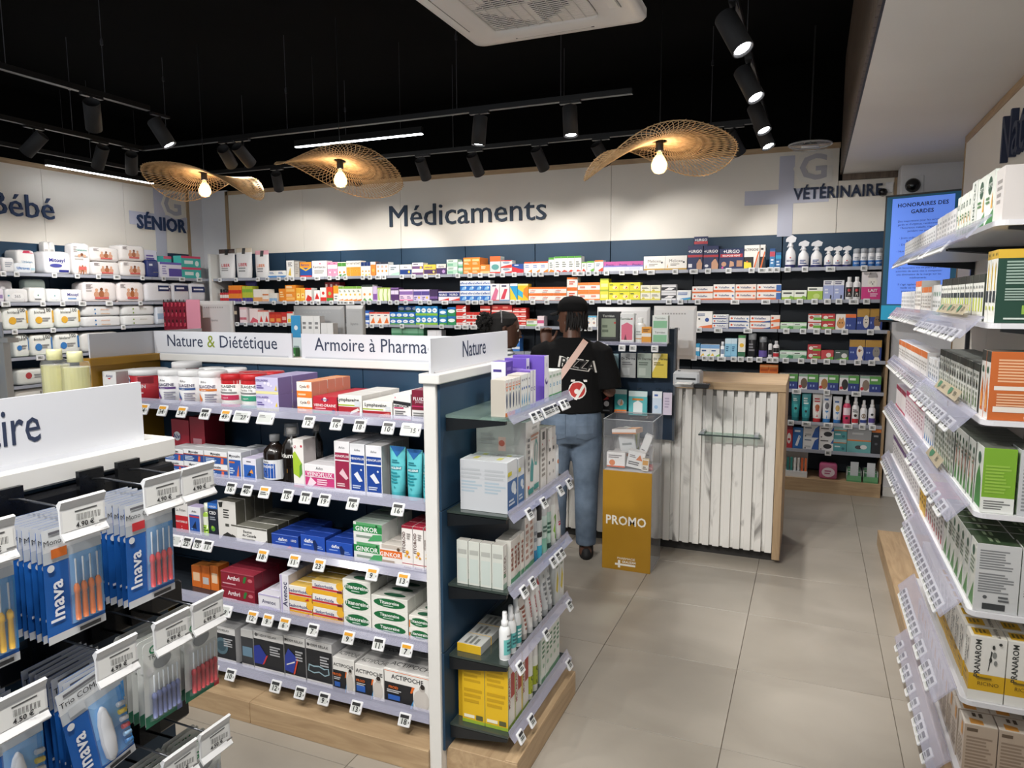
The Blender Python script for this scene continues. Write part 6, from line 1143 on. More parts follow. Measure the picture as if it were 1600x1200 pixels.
for i, lst in enumerate(([(236, '34', AM), (265, '34', AM), (295, '34', AM), (331, '44', '333333'), (363, '49', AM), (388, '27', 'W'), (425, '', 'W'), (492, '12', '333333'), (535, '16', '333333'), (571, '18', '333333'), (615, '10', '333333'), (650, '15', 'W')],
                         [(331, '', AM), (371, '16', '333333'), (396, '40', '333333'), (423, '', AM), (459, '15', '333333'), (487, '11', '333333'), (516, '19', '333333'), (560, '16', '333333'), (630, '16', '333333')],
                         [(284, '', 'W'), (303, '22', '333333'), (320, '15', '333333'), (335, '11', '333333'), (420, '18', AM), (469, '11', AM), (508, '23', AM), (590, '9', AM), (638, '13', AM)],
                         [(360, '9', 'W'), (404, '12', AM), (428, '9', AM), (454, '6', AM), (498, '7', '333333'), (553, '9', AM), (600, '11', '333333'), (643, '7', AM)],
                         [(343, '7', '333333'), (370, '10', '333333'), (440, '12', '333333'), (478, '13', '333333'), (515, '9', '333333'), (565, '13', '333333'), (640, '18', '333333')])):
    for px, p, bd in lst: price_tag(GF[i], px, p, wide=(bd == 'W'), band='333333' if bd == 'W' else bd, dz=-.044, dn=.041, tilt=-.5, s=1.12)

# ================================================================== NATURE END DISPLAY PRODUCTS
EF = [Shelf('x', -.880, z, '+x', f'on the {ordn[i]} Nature end shelf', .205) for i, z in enumerate(ES)]
def erow(i, a, b, h, dsl, desc, n=1, **k): k.setdefault('name', 'natural_product_box'); run(EF[i], 0, 0, 0, dsl, desc, n=n, h=h, u=(a, b), **k)
def yu(i, px, back=0.): # aisle position of a pixel along the front of end shelf i
    return EF[i].u(px)
pib = lambda c: f'f2f2ee/c3bcb0/d6d0c6;R 0 0 1 .10 {c};E .5 .42 .2 .22 3a4a6a;C .5 .72 .16 {c};T .5 .88 .06 c8562c BIO;G .1 .78 .9 .83 1 e8854a'
erow(0, 2.045, 2.125, .118, pib('e8803a'), 'slim white box with orange lozenges and a brown side', n=3, d=.05)
erow(0, 2.126, 2.17, .118, pib('3fa0c4'), 'slim white box with blue lozenges', n=2, d=.05)
erow(0, 2.172, 2.262, .122, 'f2f4f2/c3bcb0/d6d0c6;R 0 0 1 .12 4a9a5a;C .5 .62 .22 3a6ab0;P 3a9ac8 .3 .25 .5 .5 .7 .25 .5 .15;B .5 .86 .06 3a3a6a ml', 'slim white box with a blue drop and green foot', n=4, d=.05)
erow(0, 2.264, 2.312, .128, 'f0f0f2/6a50a4/8a74c0;C .5 .5 .3 4a3a8c;C .5 .5 .2 f0f0f2;R 0 0 1 .08 4a3a8c', 'slim white box with a violet ring', n=2, d=.05)
erow(0, 2.265, 2.33, .155, '5c44a0/eceaf2/6a52ae;G .15 .5 .85 .9 3 8a74c0;@D;C .5 .3 .28 3a2a7a;C .54 .34 .18 eceaf2;G .15 .75 .85 .85 1 4a3a8c', 'violet sleep box turned sideways at the back', n=1, d=.055, back=.095)
erow(0, 2.365, 2.395, .160, 'eceaf2/5c44a0/6a52ae;C .5 .4 .28 3a2a7a;C .54 .44 .18 eceaf2;G .15 .75 .85 .85 1 4a3a8c;@D;G .1 .5 .9 .8 3 8a74c0', 'slim violet-sided sleep box', n=1, d=.085, back=.055)
erow(0, 2.405, 2.45, .168, 'eceaf2/5c44a0/6a52ae;C .5 .45 .3 3a2a7a;C .54 .48 .2 eceaf2;N .5 .8 .12 4a3a8c GEN', 'tall violet-sided box with a dark crescent', n=1, d=.125)
erow(0, 2.452, 2.60, .105, 'f2f6f2/c9d4c9/dfe8df;R 0 0 1 .18 3fa45a;C .5 .52 .2 4aa0c8;C .5 .52 .1 f2f6f2;B .5 .84 .08 2f8a4a BIO', 'short white and green homeopathy box', n=4, d=.06)
# second shelf
GIFT = 'f1f0ee/b6b2b0/d0cecb;P 5fb0ac .62 .40 .80 .38 .86 .66 .74 .76 .64 .66;P f1f0ee .67 .44 .77 .43 .80 .64 .73 .70 .68 .63;P 4a9a9c .30 .22 .5 .2 .55 .42 .42 .52 .32 .4;T .6 .9 .045 5a5a5c elanee;R .35 .78 .9 .81 c89a84;R .35 .74 .8 .76 c89a84;R .15 .06 .5 .13 3f9a94;R .55 .08 .9 .15 3f9a94;G .1 .35 .25 .8 6 8a8a8c;C .14 .16 .05 d8604a;@D;R .45 .62 .6 .8 d8b4ac;C .52 .72 .06 c8685a;R .2 .25 .38 .38 c8906e;R .42 .25 .6 .38 d49a7a;R .64 .25 .8 .38 d8ab90;G .1 .7 .4 .85 3 a8a4a4;G .1 .45 .8 .55 2 a8a4a4'
erow(1, 2.22, 2.36, .275, GIFT, 'large white gift box with teal bottles and grey sides', n=1, d=.185)
PUMP = 'e2e6ea/c4c7cb/d2d4d6;R 0 0 1 .62 3a6aa8;C .62 .46 .24 d9e4ee;C .75 .36 .13 e9eef4;G .1 .12 .8 .26 2 d0dcec;R .02 .72 .4 .8 d8cc3a;@D;G .05 .35 .95 .6 4 a9b9c4;G .05 .62 .95 .85 3 b4b8bc;@U;R .3 .4 .7 .6 cfca6a'
erow(1, 2.06, 2.145, .170, PUMP, 'silver-grey box with a white pump on blue', n=1, deep=2, d=.085)
erow(1, 2.148, 2.205, .165, PUMP.replace('3a6aa8', '4a7ab4'), 'grey and blue box beside the two pump boxes', n=1, deep=2, d=.085)
erow(1, 2.365, 2.43, .225, 'efedea/a39c94/b8b2aa;R .3 .82 .7 .95 3a3a3c;G .2 .2 .8 .7 6 9a948e;C .3 .75 .06 c8606a', 'white box with a black badge and brown side', n=1, d=.10)
erow(1, 2.433, 2.53, .215, 'f0eeec/b4aca4/c8c2bc;G .3 .35 .7 .45 1 3a3a3c;C .5 .2 .14 b4b0ae;R .35 .6 .65 .66 4a4a4c;C .3 .8 .08 d8a4a8', 'white box with a grey oval', n=2, d=.07)
erow(1, 2.545, 2.585, .17, 'eef0f2/f4f4f4;R .1 .15 .9 .55 e2e6ea;C .5 .4 .16 e2803a', 'white bottle with an orange spot', n=1, shape='bottle', name='lotion_bottle', cat='bottle')
# third shelf
TH = 'e9e7e2/cfd2ca/b9b7b0;N .5 .5 .5 6a4a44 SILICEA;R 0 0 1 .12 9ab4a4;G .1 .25 .9 .35 2 3f9a6a;@D;R .1 .05 .9 .6 c4cec8;R .1 .7 .9 .8 b0b2ac'
for k in range(4): erow(2, 2.045+k*.0, 2.075, .150, TH, 'slim pale green-grey box turned side on', n=1, d=.040, back=.012+k*.043, jit=.2)
erow(2, 2.08, 2.20, .155, 'ece8e2/c9c7c0/bdbab2;G .15 .3 .85 .85 5 a8685a;R 0 0 1 .16 5aa07c;C .5 .55 .3 d8c4b8;E .5 .55 .12 .2 8a5a4a', 'cream box with brown curls and a green foot', n=4, d=.055)
erow(2, 2.205, 2.30, .195, 'e6e2de/bab8b4/c4c2be;G .2 .2 .8 .9 6 b48a7e;R 0 0 1 .12 5aa07c;C .5 .6 .25 d8c0b4', 'taller cream box with brown curls', n=2, d=.06)
BT = dict(shape='aerosol', name='skin_care_bottle', cat='bottle')
erow(2, 2.305, 2.352, .20, 'c9cdd2/e4e6ea;R 0 0 1 .22 2f86b8;G .2 .35 .8 .6 2 8a9098', 'silver aerosol with a blue foot', **BT)
erow(2, 2.356, 2.398, .195, 'e4e8ea/2e2e32;R 0 0 1 .24 3fb0d0;R .1 .4 .9 .5 2e2e32', 'white aerosol with an aqua foot', **BT)
erow(2, 2.402, 2.45, .20, 'd6e8e2/dcdfe2;R 0 .02 1 .3 8fc8b4;G .2 .4 .8 .55 2 5a7a70', 'pale green aerosol can', **BT)
erow(2, 2.454, 2.50, .20, 'bfe0d2/e2e4e6;R 0 .02 1 .12 3a5a54;G .2 .3 .8 .55 3 3a6a5a', 'mint aerosol can', **BT)
erow(2, 2.505, 2.56, .22, 'f0f2ee/eeeeee;P 6fae3c .45 .1 .55 .1 .62 .5 .5 .55 .35 .5;R 0 0 1 .08 e4e8e2;P 8fc43c .3 .25 .45 .2 .42 .4', 'white aerosol with an aloe leaf', **BT)
erow(2, 2.565, 2.63, .19, 'efeeee/e8e8e8;R .1 .3 .9 .34 c83a5a;R .1 .36 .9 .38 c83a5a;T .5 .6 .05 3a3a3c A', 'tall white tube with red lines', shape='tube', name='skin_care_tube', cat='tube', d=.05)
# fourth shelf
SPB = dict(shape='spray', name='throat_spray', cat='spray bottle')
erow(3, 2.055, 2.095, .165, 'eceeee/f2f3f4;R 0 .12 1 .44 6fc0bc;G .2 .18 .8 .4 3 2f6a70;G .2 .48 .8 .55 1 9a9a9a', 'white and teal spray bottle beside the shelf edge', **SPB)
erow(3, 2.105, 2.145, .165, 'eceeee/f2f3f4;R 0 .12 1 .44 62b8b8;G .2 .18 .8 .4 3 2f6a70', 'white and teal spray bottle in the middle', **SPB)
erow(3, 2.155, 2.197, .170, 'eceeee/f2f3f4;R 0 .08 1 .46 4aa4a4;G .2 .18 .8 .4 3 e4f4f4', 'white and dark teal spray bottle', **SPB)
erow(3, 2.205, 2.255, .155, 'eae6e2/c9c4be;G .2 .2 .8 .8 6 9a5a4a;R 0 .72 1 .76 8a5a4a', 'beige tube with brown print', shape='tube', name='skin_care_tube', cat='tube', d=.045)
erow(3, 2.26, 2.31, .17, 'efeeec/e2e2e2;N .5 .55 .3 c8404c DERMA;R 0 0 1 .06 c8c8c8', 'white tube with red vertical print', shape='tube', name='skin_care_tube', cat='tube', d=.045)
erow(3, 2.315, 2.40, .175, 'f0efee/dedede;N .5 .5 .3 b83a48 BIAFINE;G .2 .1 .8 .25 2 9a9a9a;P c83a4a .2 .8 .8 .8 .5 .95', 'white tube with a red tip', n=2, shape='tube', name='skin_care_tube', cat='tube', d=.045)
erow(3, 2.41, 2.52, .19, 'd9dde0/b8bcc0;G .2 .2 .8 .7 5 7a8086;C .5 .8 .12 aab0b4', 'silver-grey tube', n=2, shape='tube', name='skin_care_tube', cat='tube', d=.05)
erow(3, 2.53, 2.63, .19, 'e4e6e4/c9ccc9/d2d4d2;P d8c43a .2 .3 .6 .2 .8 .5 .5 .7;G .15 .75 .85 .9 2 7a8a7a', 'white box with a yellow flower', n=2, d=.05)
erow(3, 2.06, 2.30, .030, 'c9cac6/d8b02a/c4c6c2;@U;G .1 .2 .9 .8 3 7a7c78', 'flat grey carton lying at the back of the shelf', n=3, d=.09, back=.10)
# fifth shelf
YB_ = 'f0ede6/e2b822/c9ccc4;N .22 .55 .22 a8343a MUCAFLASH;R .42 .45 .95 .82 b8443a;R 0 0 1 .06 8aa43a;R .0 0 .05 1 9ab43a;@D;R 0 0 1 .05 9ab43a;G .08 .62 .9 .9 4 c49c18;G .08 .3 .9 .55 3 c49c18;R .08 .08 .55 .13 f0ead0;R .62 .07 .92 .14 5a5a3a'
for k in range(2): erow(4, 2.055, 2.115, .235, YB_, 'yellow-sided white and red remedy box', n=1, d=.084, back=.002+k*.086, jit=.2)
erow(4, 2.118, 2.24, .225, YB_.replace('f0ede6', 'eeebe6'), 'white and red remedy box further along the row', n=2, d=.09)
erow(4, 2.08, 2.13, .23, 'd9ad20/d9ad20/c9ccc4;G .1 .3 .9 .8 4 c49c18', 'plain yellow box at the back of the shelf', d=.024, back=.176)
BG = dict(shape='aerosol', name='repellent_bottle', cat='bottle')
erow(4, 2.255, 2.30, .185, 'eef0ea/f0f0f0;R 0 .12 1 .48 b8c42e;N .5 .3 .3 4a5a1a CINQ', 'white bottle with a lime label beside the red boxes', **BG)
erow(4, 2.315, 2.362, .19, 'eef0ea/f0f0f0;R 0 .14 1 .52 a9b82a;N .5 .33 .3 4a5a1a CINQ', 'white bottle with a deep lime label', **BG)
erow(4, 2.375, 2.59, .185, 'e9eee8/c4cfc4/d0d8d0;G .2 .5 .8 .9 4 5a8a6a;R 0 0 1 .1 7fae8a;C .5 .35 .2 a4c8ac', 'white and green soap box', n=5, d=.05)
for i, ys_ in enumerate(([2.20, 2.25, 2.315, 2.345, 2.38, 2.42, 2.50, 2.545], [2.16, 2.30, 2.48, 2.585], [2.11, 2.19, 2.40, 2.455, 2.50], [2.075, 2.33, 2.60], [2.08, 2.18, 2.60])):
    for q in ys_: price_tag(EF[i], 0, u=q, dz=-.042, dn=.040, tilt=-.5, band='2c2e34')

# ================================================================== HERBAL SHELVING ALONG THE RIGHT
ZR = [1.845, 1.545, 1.255, .969, .656, .364, .115]
RY0, RY1, RXF = 2.49, 4.95, .485
rs = thing('herbal_shelving', 'white wall shelving crowded with herbal boxes and angled price rails', 'shelving', (.68, 3.7, 0))
part('plinth', MB().cbox((.462, 2.2, 0), (.86, 5.13, .10), .003), 'oak_y', rs, world=True)
for y0, y1 in ((RY0, 3.55), (3.552, RY1)):
    for i, z in enumerate(ZR if y0 == RY0 else ZR[:5]):
        m = MB(); r = .03; pts = [(.866, y0), (.866, y1), (RXF, y1)] + ([(RXF+r-r*math.cos(a), y0+r-r*math.sin(a)) for a in np.linspace(0, PI/2, 6)] if y0 == RY0 else [(RXF, y0)])
        if i: pts = [(p[0], p[1]) for p in pts]
        k = len(pts); lo = [(x, y, z-.016) for x, y in pts]; hi = [(x, y, z) for x, y in pts]
        m.add(lo+hi, [tuple(range(k, 2*k))[::-1], tuple(range(k))] + [(j, (j+1) % k, k+(j+1) % k, k+j)[::-1] for j in range(k)], 'e6e6ea' if i else 'dcdce0'); part('shelf', m, 'plastic', rs, world=True)
        clear_lip(rs, (RXF-.001, y1-.003), (RXF-.001, y0+.035 if y0 == RY0 else y0+.003), z, (-1, 0), 2.7 if y0 == RY0 else 1.7)
    for i, z in enumerate(ZR[:2]):
        for yy in (y0+.02, y1-.03):
            m = MB(); a = [(.865, z-.017), (.52, z-.017), (.52, z-.026), (.865, z-.062)]; m.add([(x, yy, q) for x, q in a]+[(x, yy+.012, q) for x, q in a], [(0,1,2,3), (7,6,5,4), (0,4,5,1), (1,5,6,2), (2,6,7,3), (3,7,4,0)], '15171a'); part('bracket', m, 'plastic', rs, world=True)
for yy in (2.50, 3.54, 4.93): part('upright', MB().box((.850, yy, .10), (.868, yy+.03, 2.05), '2a2d31'), 'plastic', rs, world=True)
RF = [Shelf('x', .498, z, '-x', f'on the {ordn[i]} herbal shelf', .345) for i, z in enumerate(ZR)]
def rrow(i, a, b, h, dsl, desc, n=1, **k): k.setdefault('name', 'herbal_box'); k.setdefault('jit', .5); run(RF[i], 0, 0, 0, dsl, desc, n=n, h=h, u=(a, b), **k)
# top shelf
rrow(0, 2.50, 2.60, .155, 'e6e2df/cdc8c5/d8d4d1;G .2 .3 .8 .8 4 a09c99;@S;G .3 .1 .95 .9 5 b4afac;R .55 .55 .9 .75 bdb8b5', 'plain grey-white carton', d=.22)
PHY = 'eef2ea/dfe6dc/d6ddd2;P 3f8a4a .0 .0 1 .0 1 .28 .5 .16;C .5 .74 .24 2f5a44;B .5 .74 .09 f0f4ee PHYTO;P e9b24a .70 .3 .9 .3 .85 .6;G .1 .4 .6 .55 2 5a8a5a;@S;C .3 .74 .14 2f5a44;P e9b24a .75 .15 .9 .15 .86 .8;P 3f8a4a 0 0 1 0 1 .2 .4 .12'
rrow(0, 2.62, 2.86, .165, PHY, 'white carton with a green badge and amber drop', n=2, d=.13)
rrow(0, 2.87, 2.96, .170, 'e4e8e2/c9cfc8/d6dad4;N .5 .5 .3 3a5a4a GINKGO;R 0 0 1 .1 3f7a5a', 'tall grey-green carton with upright lettering', n=1, d=.10)
rrow(0, 2.97, 3.22, .150, PHY.replace('3f8a4a', '5a9a44'), 'slim white carton with a green badge', n=5, d=.10)
rrow(0, 3.24, 3.70, .120, 'e9e9ea/d4d4d6/dcdcde;G .15 .2 .85 .85 4 b0b2b4;R 0 0 1 .1 c4c6c8', 'plain white carton near the shelf middle', n=7, d=.10)
rrow(0, 3.74, 4.90, .10, 'eceef0/d8dadc/dfe1e2;R 0 0 1 .14 9aa8b4;G .15 .3 .85 .8 3 b0b4b8', 'small white carton at the far end', n=18, d=.08)
# second shelf
rrow(1, 2.50, 2.638, .215, 'eeefe8/1f4436/d9b23a;R 0 .88 1 1 d9b23a;B .5 .94 .035 3a4a2a BIO;P d8b83a .4 .45 .6 .45 .62 .75 .5 .85 .38 .75;R .2 .28 .8 .44 23303a;C .5 .2 .16 c8d44a;@S;R 0 .88 1 1 d9b23a;B .55 .965 .036 3f5a3a FORMAT;B .55 .915 .030 3f5a3a ECONOMIQUE;G .1 .52 .9 .85 8 9ab0a4;G .1 .3 .9 .48 5 9ab0a4;R .3 .12 .62 .24 8fb44a;G .1 .04 .8 .08 1 d0dcd4', 'tall dark-green oil box with a yellow top', n=3, d=.22)
rrow(1, 2.66, 3.46, .150, 'e9ebe4/3a4038/8e928a;R 0 .82 1 1 2c332e;P c4d44a .3 .2 .7 .2 .7 .45 .5 .6 .3 .45;R .15 .5 .85 .62 23303a;G .2 .68 .8 .78 1 9a9e98;R 0 0 1 .08 e9ebe4', 'slim black and lime oil box', n=18, d=.12)
rrow(1, 3.48, 3.70, .130, 'eef0f0/d8dadc/e2e4e4;R 0 0 1 .12 4a9a6a;C .5 .7 .2 2f7a5a;G .2 .25 .8 .5 2 9aa09c', 'white oil box with a green dot', n=4, d=.09)
rrow(1, 3.74, 4.05, .125, 'f0eeea/dcdad6/e2e0dc;R 0 .8 1 1 e8803a;G .15 .2 .85 .7 4 b0aaa4', 'white box with an orange top', n=6, d=.08)
rrow(1, 4.07, 4.30, .16, 'f0eeea/dcdad6/e2e0dc;R 0 .82 1 1 e8703a;G .15 .2 .85 .7 4 b0aaa4;R 0 0 1 .08 e8703a', 'taller white box with an orange top', n=4, d=.08)
rrow(1, 4.32, 4.92, .11, 'eef0f2/dcdee0/e4e6e8;G .15 .2 .85 .8 3 a4a8ac;R 0 0 1 .1 c8605a', 'small white box with a red foot', n=9, d=.08)
# third shelf
rrow(2, 2.50, 2.612, .205, 'e9e6e0/c8682c/5a5c54;R 0 .84 1 1 2e332e;P d8702c .2 .1 .8 .1 .8 .34 .5 .62 .2 .34;P f0b05a .35 .15 .65 .15 .62 .3 .5 .42 .38 .3;C .5 .72 .2 2f5a44;@S;G .1 .55 .9 .9 8 eab890;R .06 .44 .92 .50 ece4da;G .1 .2 .9 .4 5 eab890;R .06 .12 .95 .20 ece4da;B .5 .05 .03 f4e4d4 50ml', 'orange-sided oil box', n=2, d=.20)
rrow(2, 2.64, 3.40, .155, 'd6d8d2/3a3f3a/8a8e88;R 0 .84 1 1 2c332e;G .2 .2 .8 .8 5 7a8278;P 5f7a4a .3 .1 .7 .1 .5 .4;R .3 .5 .7 .6 2c332e', 'slim grey and black oil box', n=16, d=.12)
rrow(2, 3.42, 3.70, .10, 'e8e9ea/d0d2d4/dadcde;G .15 .2 .85 .8 3 9aa0a4;P 3a6ab0 .2 .1 .5 .1 .4 .4', 'white roll-on box with a blue mark', n=5, d=.08)
rrow(2, 3.74, 4.90, .115, 'f0eeec/dcdad8/e4e2e0;R 0 .74 1 1 e07a3a;G .15 .2 .85 .6 3 b0aca8', 'small white and orange box', n=18, d=.08)
# fourth shelf
rrow(3, 2.50, 2.60, .200, 'e4e8e0/7fb02e/6a6f66;P 3f8a3a .1 .05 .9 .05 .8 .5 .5 .7 .2 .5;C .5 .8 .2 2f5a44;@S;R 0 0 1 .24 e9ebe6;G .08 .05 .9 .2 4 7a7c7a;G .08 .3 .9 .75 9 9ac44a', 'box with a lime-green side', d=.085)
rrow(3, 2.50, 2.60, .200, 'dfe1e3/c9cbce/6a6f66;G .1 .1 .9 .9 6 9a9c9e;@S;G .08 .06 .95 .95 16 8e9094', 'box with a grey printed side', d=.105, back=.094)
rrow(3, 2.61, 2.95, .195, 'e0e4dc/3a4038/5a6056;P 4f8a44 .15 .05 .85 .05 .7 .45 .4 .3;P c8643a .4 .35 .55 .3 .6 .75 .45 .7;C .5 .84 .2 2f5a44;G .2 .6 .8 .75 2 7a8a74', 'herbal tea box with leaves', n=6, d=.15)
rrow(3, 2.97, 3.40, .16, 'd9ddd6/4a5048/7a8078;G .2 .2 .8 .9 5 6a7a66;P 5f8a54 .2 .05 .8 .05 .5 .3', 'slim green-grey herbal box', n=9, d=.12)
rrow(3, 3.42, 3.70, .14, 'e6e8ea/c9ced2/d4d8da;P 3a7ab8 .2 .1 .8 .1 .6 .35;G .2 .5 .8 .85 3 8a9096', 'white box with a blue wave', n=5, d=.09)
rrow(3, 3.74, 4.40, .15, 'f0e6ea/dcc8d0/e8d4dc;R 0 .82 1 1 c83a6a;G .15 .2 .85 .7 4 b88a9a', 'white box with a pink top', n=9, d=.09)
rrow(3, 4.42, 4.90, .13, 'efe9ea/d8ccd0/e4d8da;R 0 .8 1 1 b83a5a;R 0 0 1 .1 b83a5a', 'white and crimson box', n=7, d=.08)
# fifth shelf
GB = 'dfe2da/cfd0d0/4a5a44;P 4f8a44 .1 .05 .9 .05 .8 .4 .5 .25;C .5 .84 .2 2f5a44;G .15 .5 .85 .75 4 7a8a78;@S;G .08 .62 .9 .92 8 86888a;G .08 .28 .9 .58 8 86888a;C .25 .22 .05 5a5c5e;R .2 .04 .72 .13 3a3c3e;G .55 .16 .9 .26 2 5a5c5e;@U;R .1 .15 .9 .85 3a5236;G .2 .3 .8 .6 2 9ab08a'
for k in range(2): rrow(4, 2.50, 2.585, .215, GB, 'grey-sided herbal tea box with a barcode', d=.115, back=.002+k*.118, jit=.1)
rrow(4, 2.59, 3.05, .21, GB, 'herbal tea box with a green lid in the long row', n=6, d=.115, deep=2)
rrow(4, 3.07, 3.50, .17, 'e9e6e4/cfc8c6/b8404a;R 0 .9 1 1 b83a44;G .2 .2 .8 .8 5 8a8482;P c8404c .3 .1 .7 .1 .5 .35', 'white herbal box with a red lid', n=8, d=.10)
rrow(4, 3.52, 3.70, .16, 'd9b04a/b8923a/c9a24a;G .2 .2 .8 .8 4 7a5a2a;R 0 .8 1 1 e9e2d2', 'amber herbal box', n=3, d=.10)
rrow(4, 3.74, 4.90, .13, 'eae8e8/d0cecf/dcdada;R 0 .8 1 1 8a6aa0;G .15 .2 .85 .65 3 a8a0a8', 'white box with a mauve top', n=16, d=.09)
# sixth shelf
PN = 'edebe4/d9b22c/e6e2d6;R 0 .16 1 .42 dcae22;N .22 .66 .16 3a3c38 PRANAROM;P 3a3c38 .52 .48 .54 .48 .62 .78 .58 .8;E .68 .74 .06 .05 8a8c88;E .58 .66 .04 .04 3a3c38;E .72 .62 .05 .04 8a8c88;E .64 .86 .04 .035 3a3c38;T .55 .28 .055 6a5216 RICINO;G .2 .34 .9 .39 1 7a6420;C .82 .92 .05 3a3c38'
PN_ = PN.replace('edebe4/d9b22c/e6e2d6', 'edebe4/edebe4/e6e2d6') + ';@S;' + ';'.join(PN.split(';')[1:]) + ';@U;R .15 .1 .85 .6 dcae22;G .25 .15 .75 .5 3 7a6420;T .5 .8 .14 3a3c38 PRANAROM'
for k in range(2): rrow(5, 2.50, 2.575, .21, PN_, 'white and yellow castor oil box with a plant drawing', d=.095, back=.004+k*.098, jit=.1)
rrow(5, 2.58, 3.10, .21, PN_, 'white and yellow castor oil box in the long row', n=7, d=.095, deep=2)
rrow(5, 3.12, 3.53, .18, 'e9e9e4/cfcfc8/dcdcd4;R 0 .1 1 .35 dcae22;G .2 .5 .8 .9 4 8a8c84', 'slim white and yellow oil box', n=10, d=.09)
# seventh shelf
BGE = 'd8ccc0/bfae9c/e0d8cc;G .1 .1 .9 .6 7 9a8878;R 0 .86 .5 1 e4dcd0;P e0a04a .5 .7 .8 .7 .8 .95 .55 .95;@S;G .08 .1 .92 .78 10 9a8878;G .08 .84 .5 .96 1 6a5a4a;@U;P e0a04a .5 .2 .9 .2 .9 .6 .6 .6;G .1 .3 .45 .7 2 5a4a3a'
for k in range(3): rrow(6, 2.50, 2.585, .165, BGE, 'beige printed herbal box', d=.090, back=.004+k*.093, jit=.1)
rrow(6, 2.59, 3.53, .165, BGE, 'beige printed herbal box in the long row', n=11, d=.09, deep=2)
# beige header strips with green shields
def strip(i, y0, y1, label):
    z = ZR[i]; t = thing('shelf_strip', label, 'shelf strip', (RXF-.012, y0, z)); m = MB()
    P = lambda y, e: (RXF-.010-e*.020, y, z+.020+(1-e)*.034)
    m.add([P(y1, 0), P(y0, 0), P(y0, 1), P(y1, 1)], [(0, 1, 2, 3), (3, 2, 1, 0)], 'd8cdb6'); part('card', m, 'card', t, world=True)
    q = MB(); f = lambda u, v, k: 1 if isinstance(k, int) and k < 0 else tuple(Vector(P((y0+y1)/2-u, 1-v/.04)) + Vector((-.5*E0*k-.0006, 0, .5*E0*k+.0006)))
    n = max(1, int((y1-y0)/.16)); d = []
    for j in range(n): c = (j+.3)/n; d += [f'P 3f7a5a {c-.06/n*2} .85 {c+.06/n*2} .85 {c+.06/n*2} .4 {c} .12 {c-.06/n*2} .4', f'B {c+.4/n} .5 .4 5a5a4c BIO']
    _art(q, d, {'F': (y1-y0, .04, f)}, y1-y0, .04); part('print', q, 'card', t, world=True)
strip(1, 2.72, 3.28, 'beige header strip with green shields under the black and lime boxes')
strip(2, 2.75, 3.20, 'beige header strip with green shields under the slim grey boxes')
strip(3, 3.0, 3.3, 'short beige header strip with a green shield under the herbal teas')
rng = random.Random(3)
for i, z in enumerate(ZR):
    y = 2.60 + rng.uniform(0, .06) + (.35 if i == 0 else 0)
    while y < (4.9 if i < 5 else 3.5):
        if not (3.52 < y < 3.59):
            price_tag(RF[i], 0, u=y, dz=-.066 if y < 3.55 else -.052, dn=.086 if y < 3.55 else .062, tilt=-.70, name='rail_price_tag', band='2c2e34', s=1.25)
        y += .058 if rng.random() < .8 else .11

# ================================================================== DENTAL GONDOLA WITH HOOKS
DX, DY0, DY1, DYC = -1.03, .18, .885, .535
g2 = thing('display_gondola', 'white and navy gondola end with dental care hooks under a long sign', 'shelving', (-1.9, DYC, 0))
part('end_panel', MB().cbox((DX-.045, DY0, 0), (DX-.012, DY1, GZ-.03), .002), 'white_lac', g2, world=True)
part('ledge', MB().cbox((DX-.06, DY0-.012, GZ-.032), (DX+.018, DY1+.012, GZ), .003), 'white_lac', g2, world=True)
part('back_panel', MB().cbox((DX-.0115, DY0+.01, .09), (DX, DY1-.01, GZ-.034), .001), 'navy_panel', g2, world=True)
part('end_panel', MB().cbox((-2.76, DY0, 0), (-2.73, DY1, GZ-.03), .002), 'white_lac', g2, world=True)
part('back_panel', MB().cbox((-2.729, DYC-.02, .09), (DX-.046, DYC+.02, GZ-.034), .001), 'navy_panel', g2, world=True)
part('ledge', MB().cbox((-2.73, DYC-.04, GZ-.032), (DX-.061, DYC+.04, GZ), .003), 'white_lac', g2, world=True)
part('plinth', MB().cbox((-2.729, DY0, 0), (DX-.046, DY1, .088), .002), 'oak', g2, world=True); part('end_plinth', MB().cbox((DX-.0115, DY0+.02, 0), (DX+.22, DY1-.02, .088), .002), 'oak_y', g2, world=True)
for z in GS:
    for a, b in ((DY0+.02, DYC-.021), (DYC+.021, DY1-.02)): part('shelf', MB().box((-2.728, a, z-.018), (DX-.047, b, z), '23282e'), 'plastic', g2, world=True)
xe2 = DX-.004
e_end = on('x', xe2, 66, 690).y; i_st = on('x', xe2, 2, 700).y
Lw = text2d('ire', .053)[1]; sqz = (e_end-i_st)/Lw; full = text2d('Dentaire', .053)[1]*sqz
header('long white header sign ending in ire on the dental gondola', (xe2, .20), (xe2, .852), (1, 0), 'Dentaire', x_off=e_end-full-.20, h=.10, cap=.053, tw=full)
BARS = [1.325, 1.115, .905, .70, .50]
for z in BARS:
    part('hook_bar', MB().cbox((DX+.001, DY0+.015, z-.022), (DX+.032, DY1-.004, z+.020), .004, '17181b'), 'plastic', g2, world=True)
hook_m = MB(); L_ = .135
hook_m.tube([(0, 0, 0), (L_, 0, .004), (L_+.012, 0, .012)], .0022, 6, '2a2b2e'); hook_m.tube([(0, 0, .028), (.03, 0, .032), (L_, 0, .030)], .0016, 6, '6a6c70')
hook_m.box((-.0015, -.020, -.016), (.006, .020, .044), '34363a')
hook_me = hook_m.mesh('display_hook', 'metal', True)
flag_m = MB(); prof = [(.000, .022), (.006, .028), (.010, .026), (.006, .016), (.006, -.014), (.012, -.022), (.010, -.025), (.003, -.016), (.003, .014)]
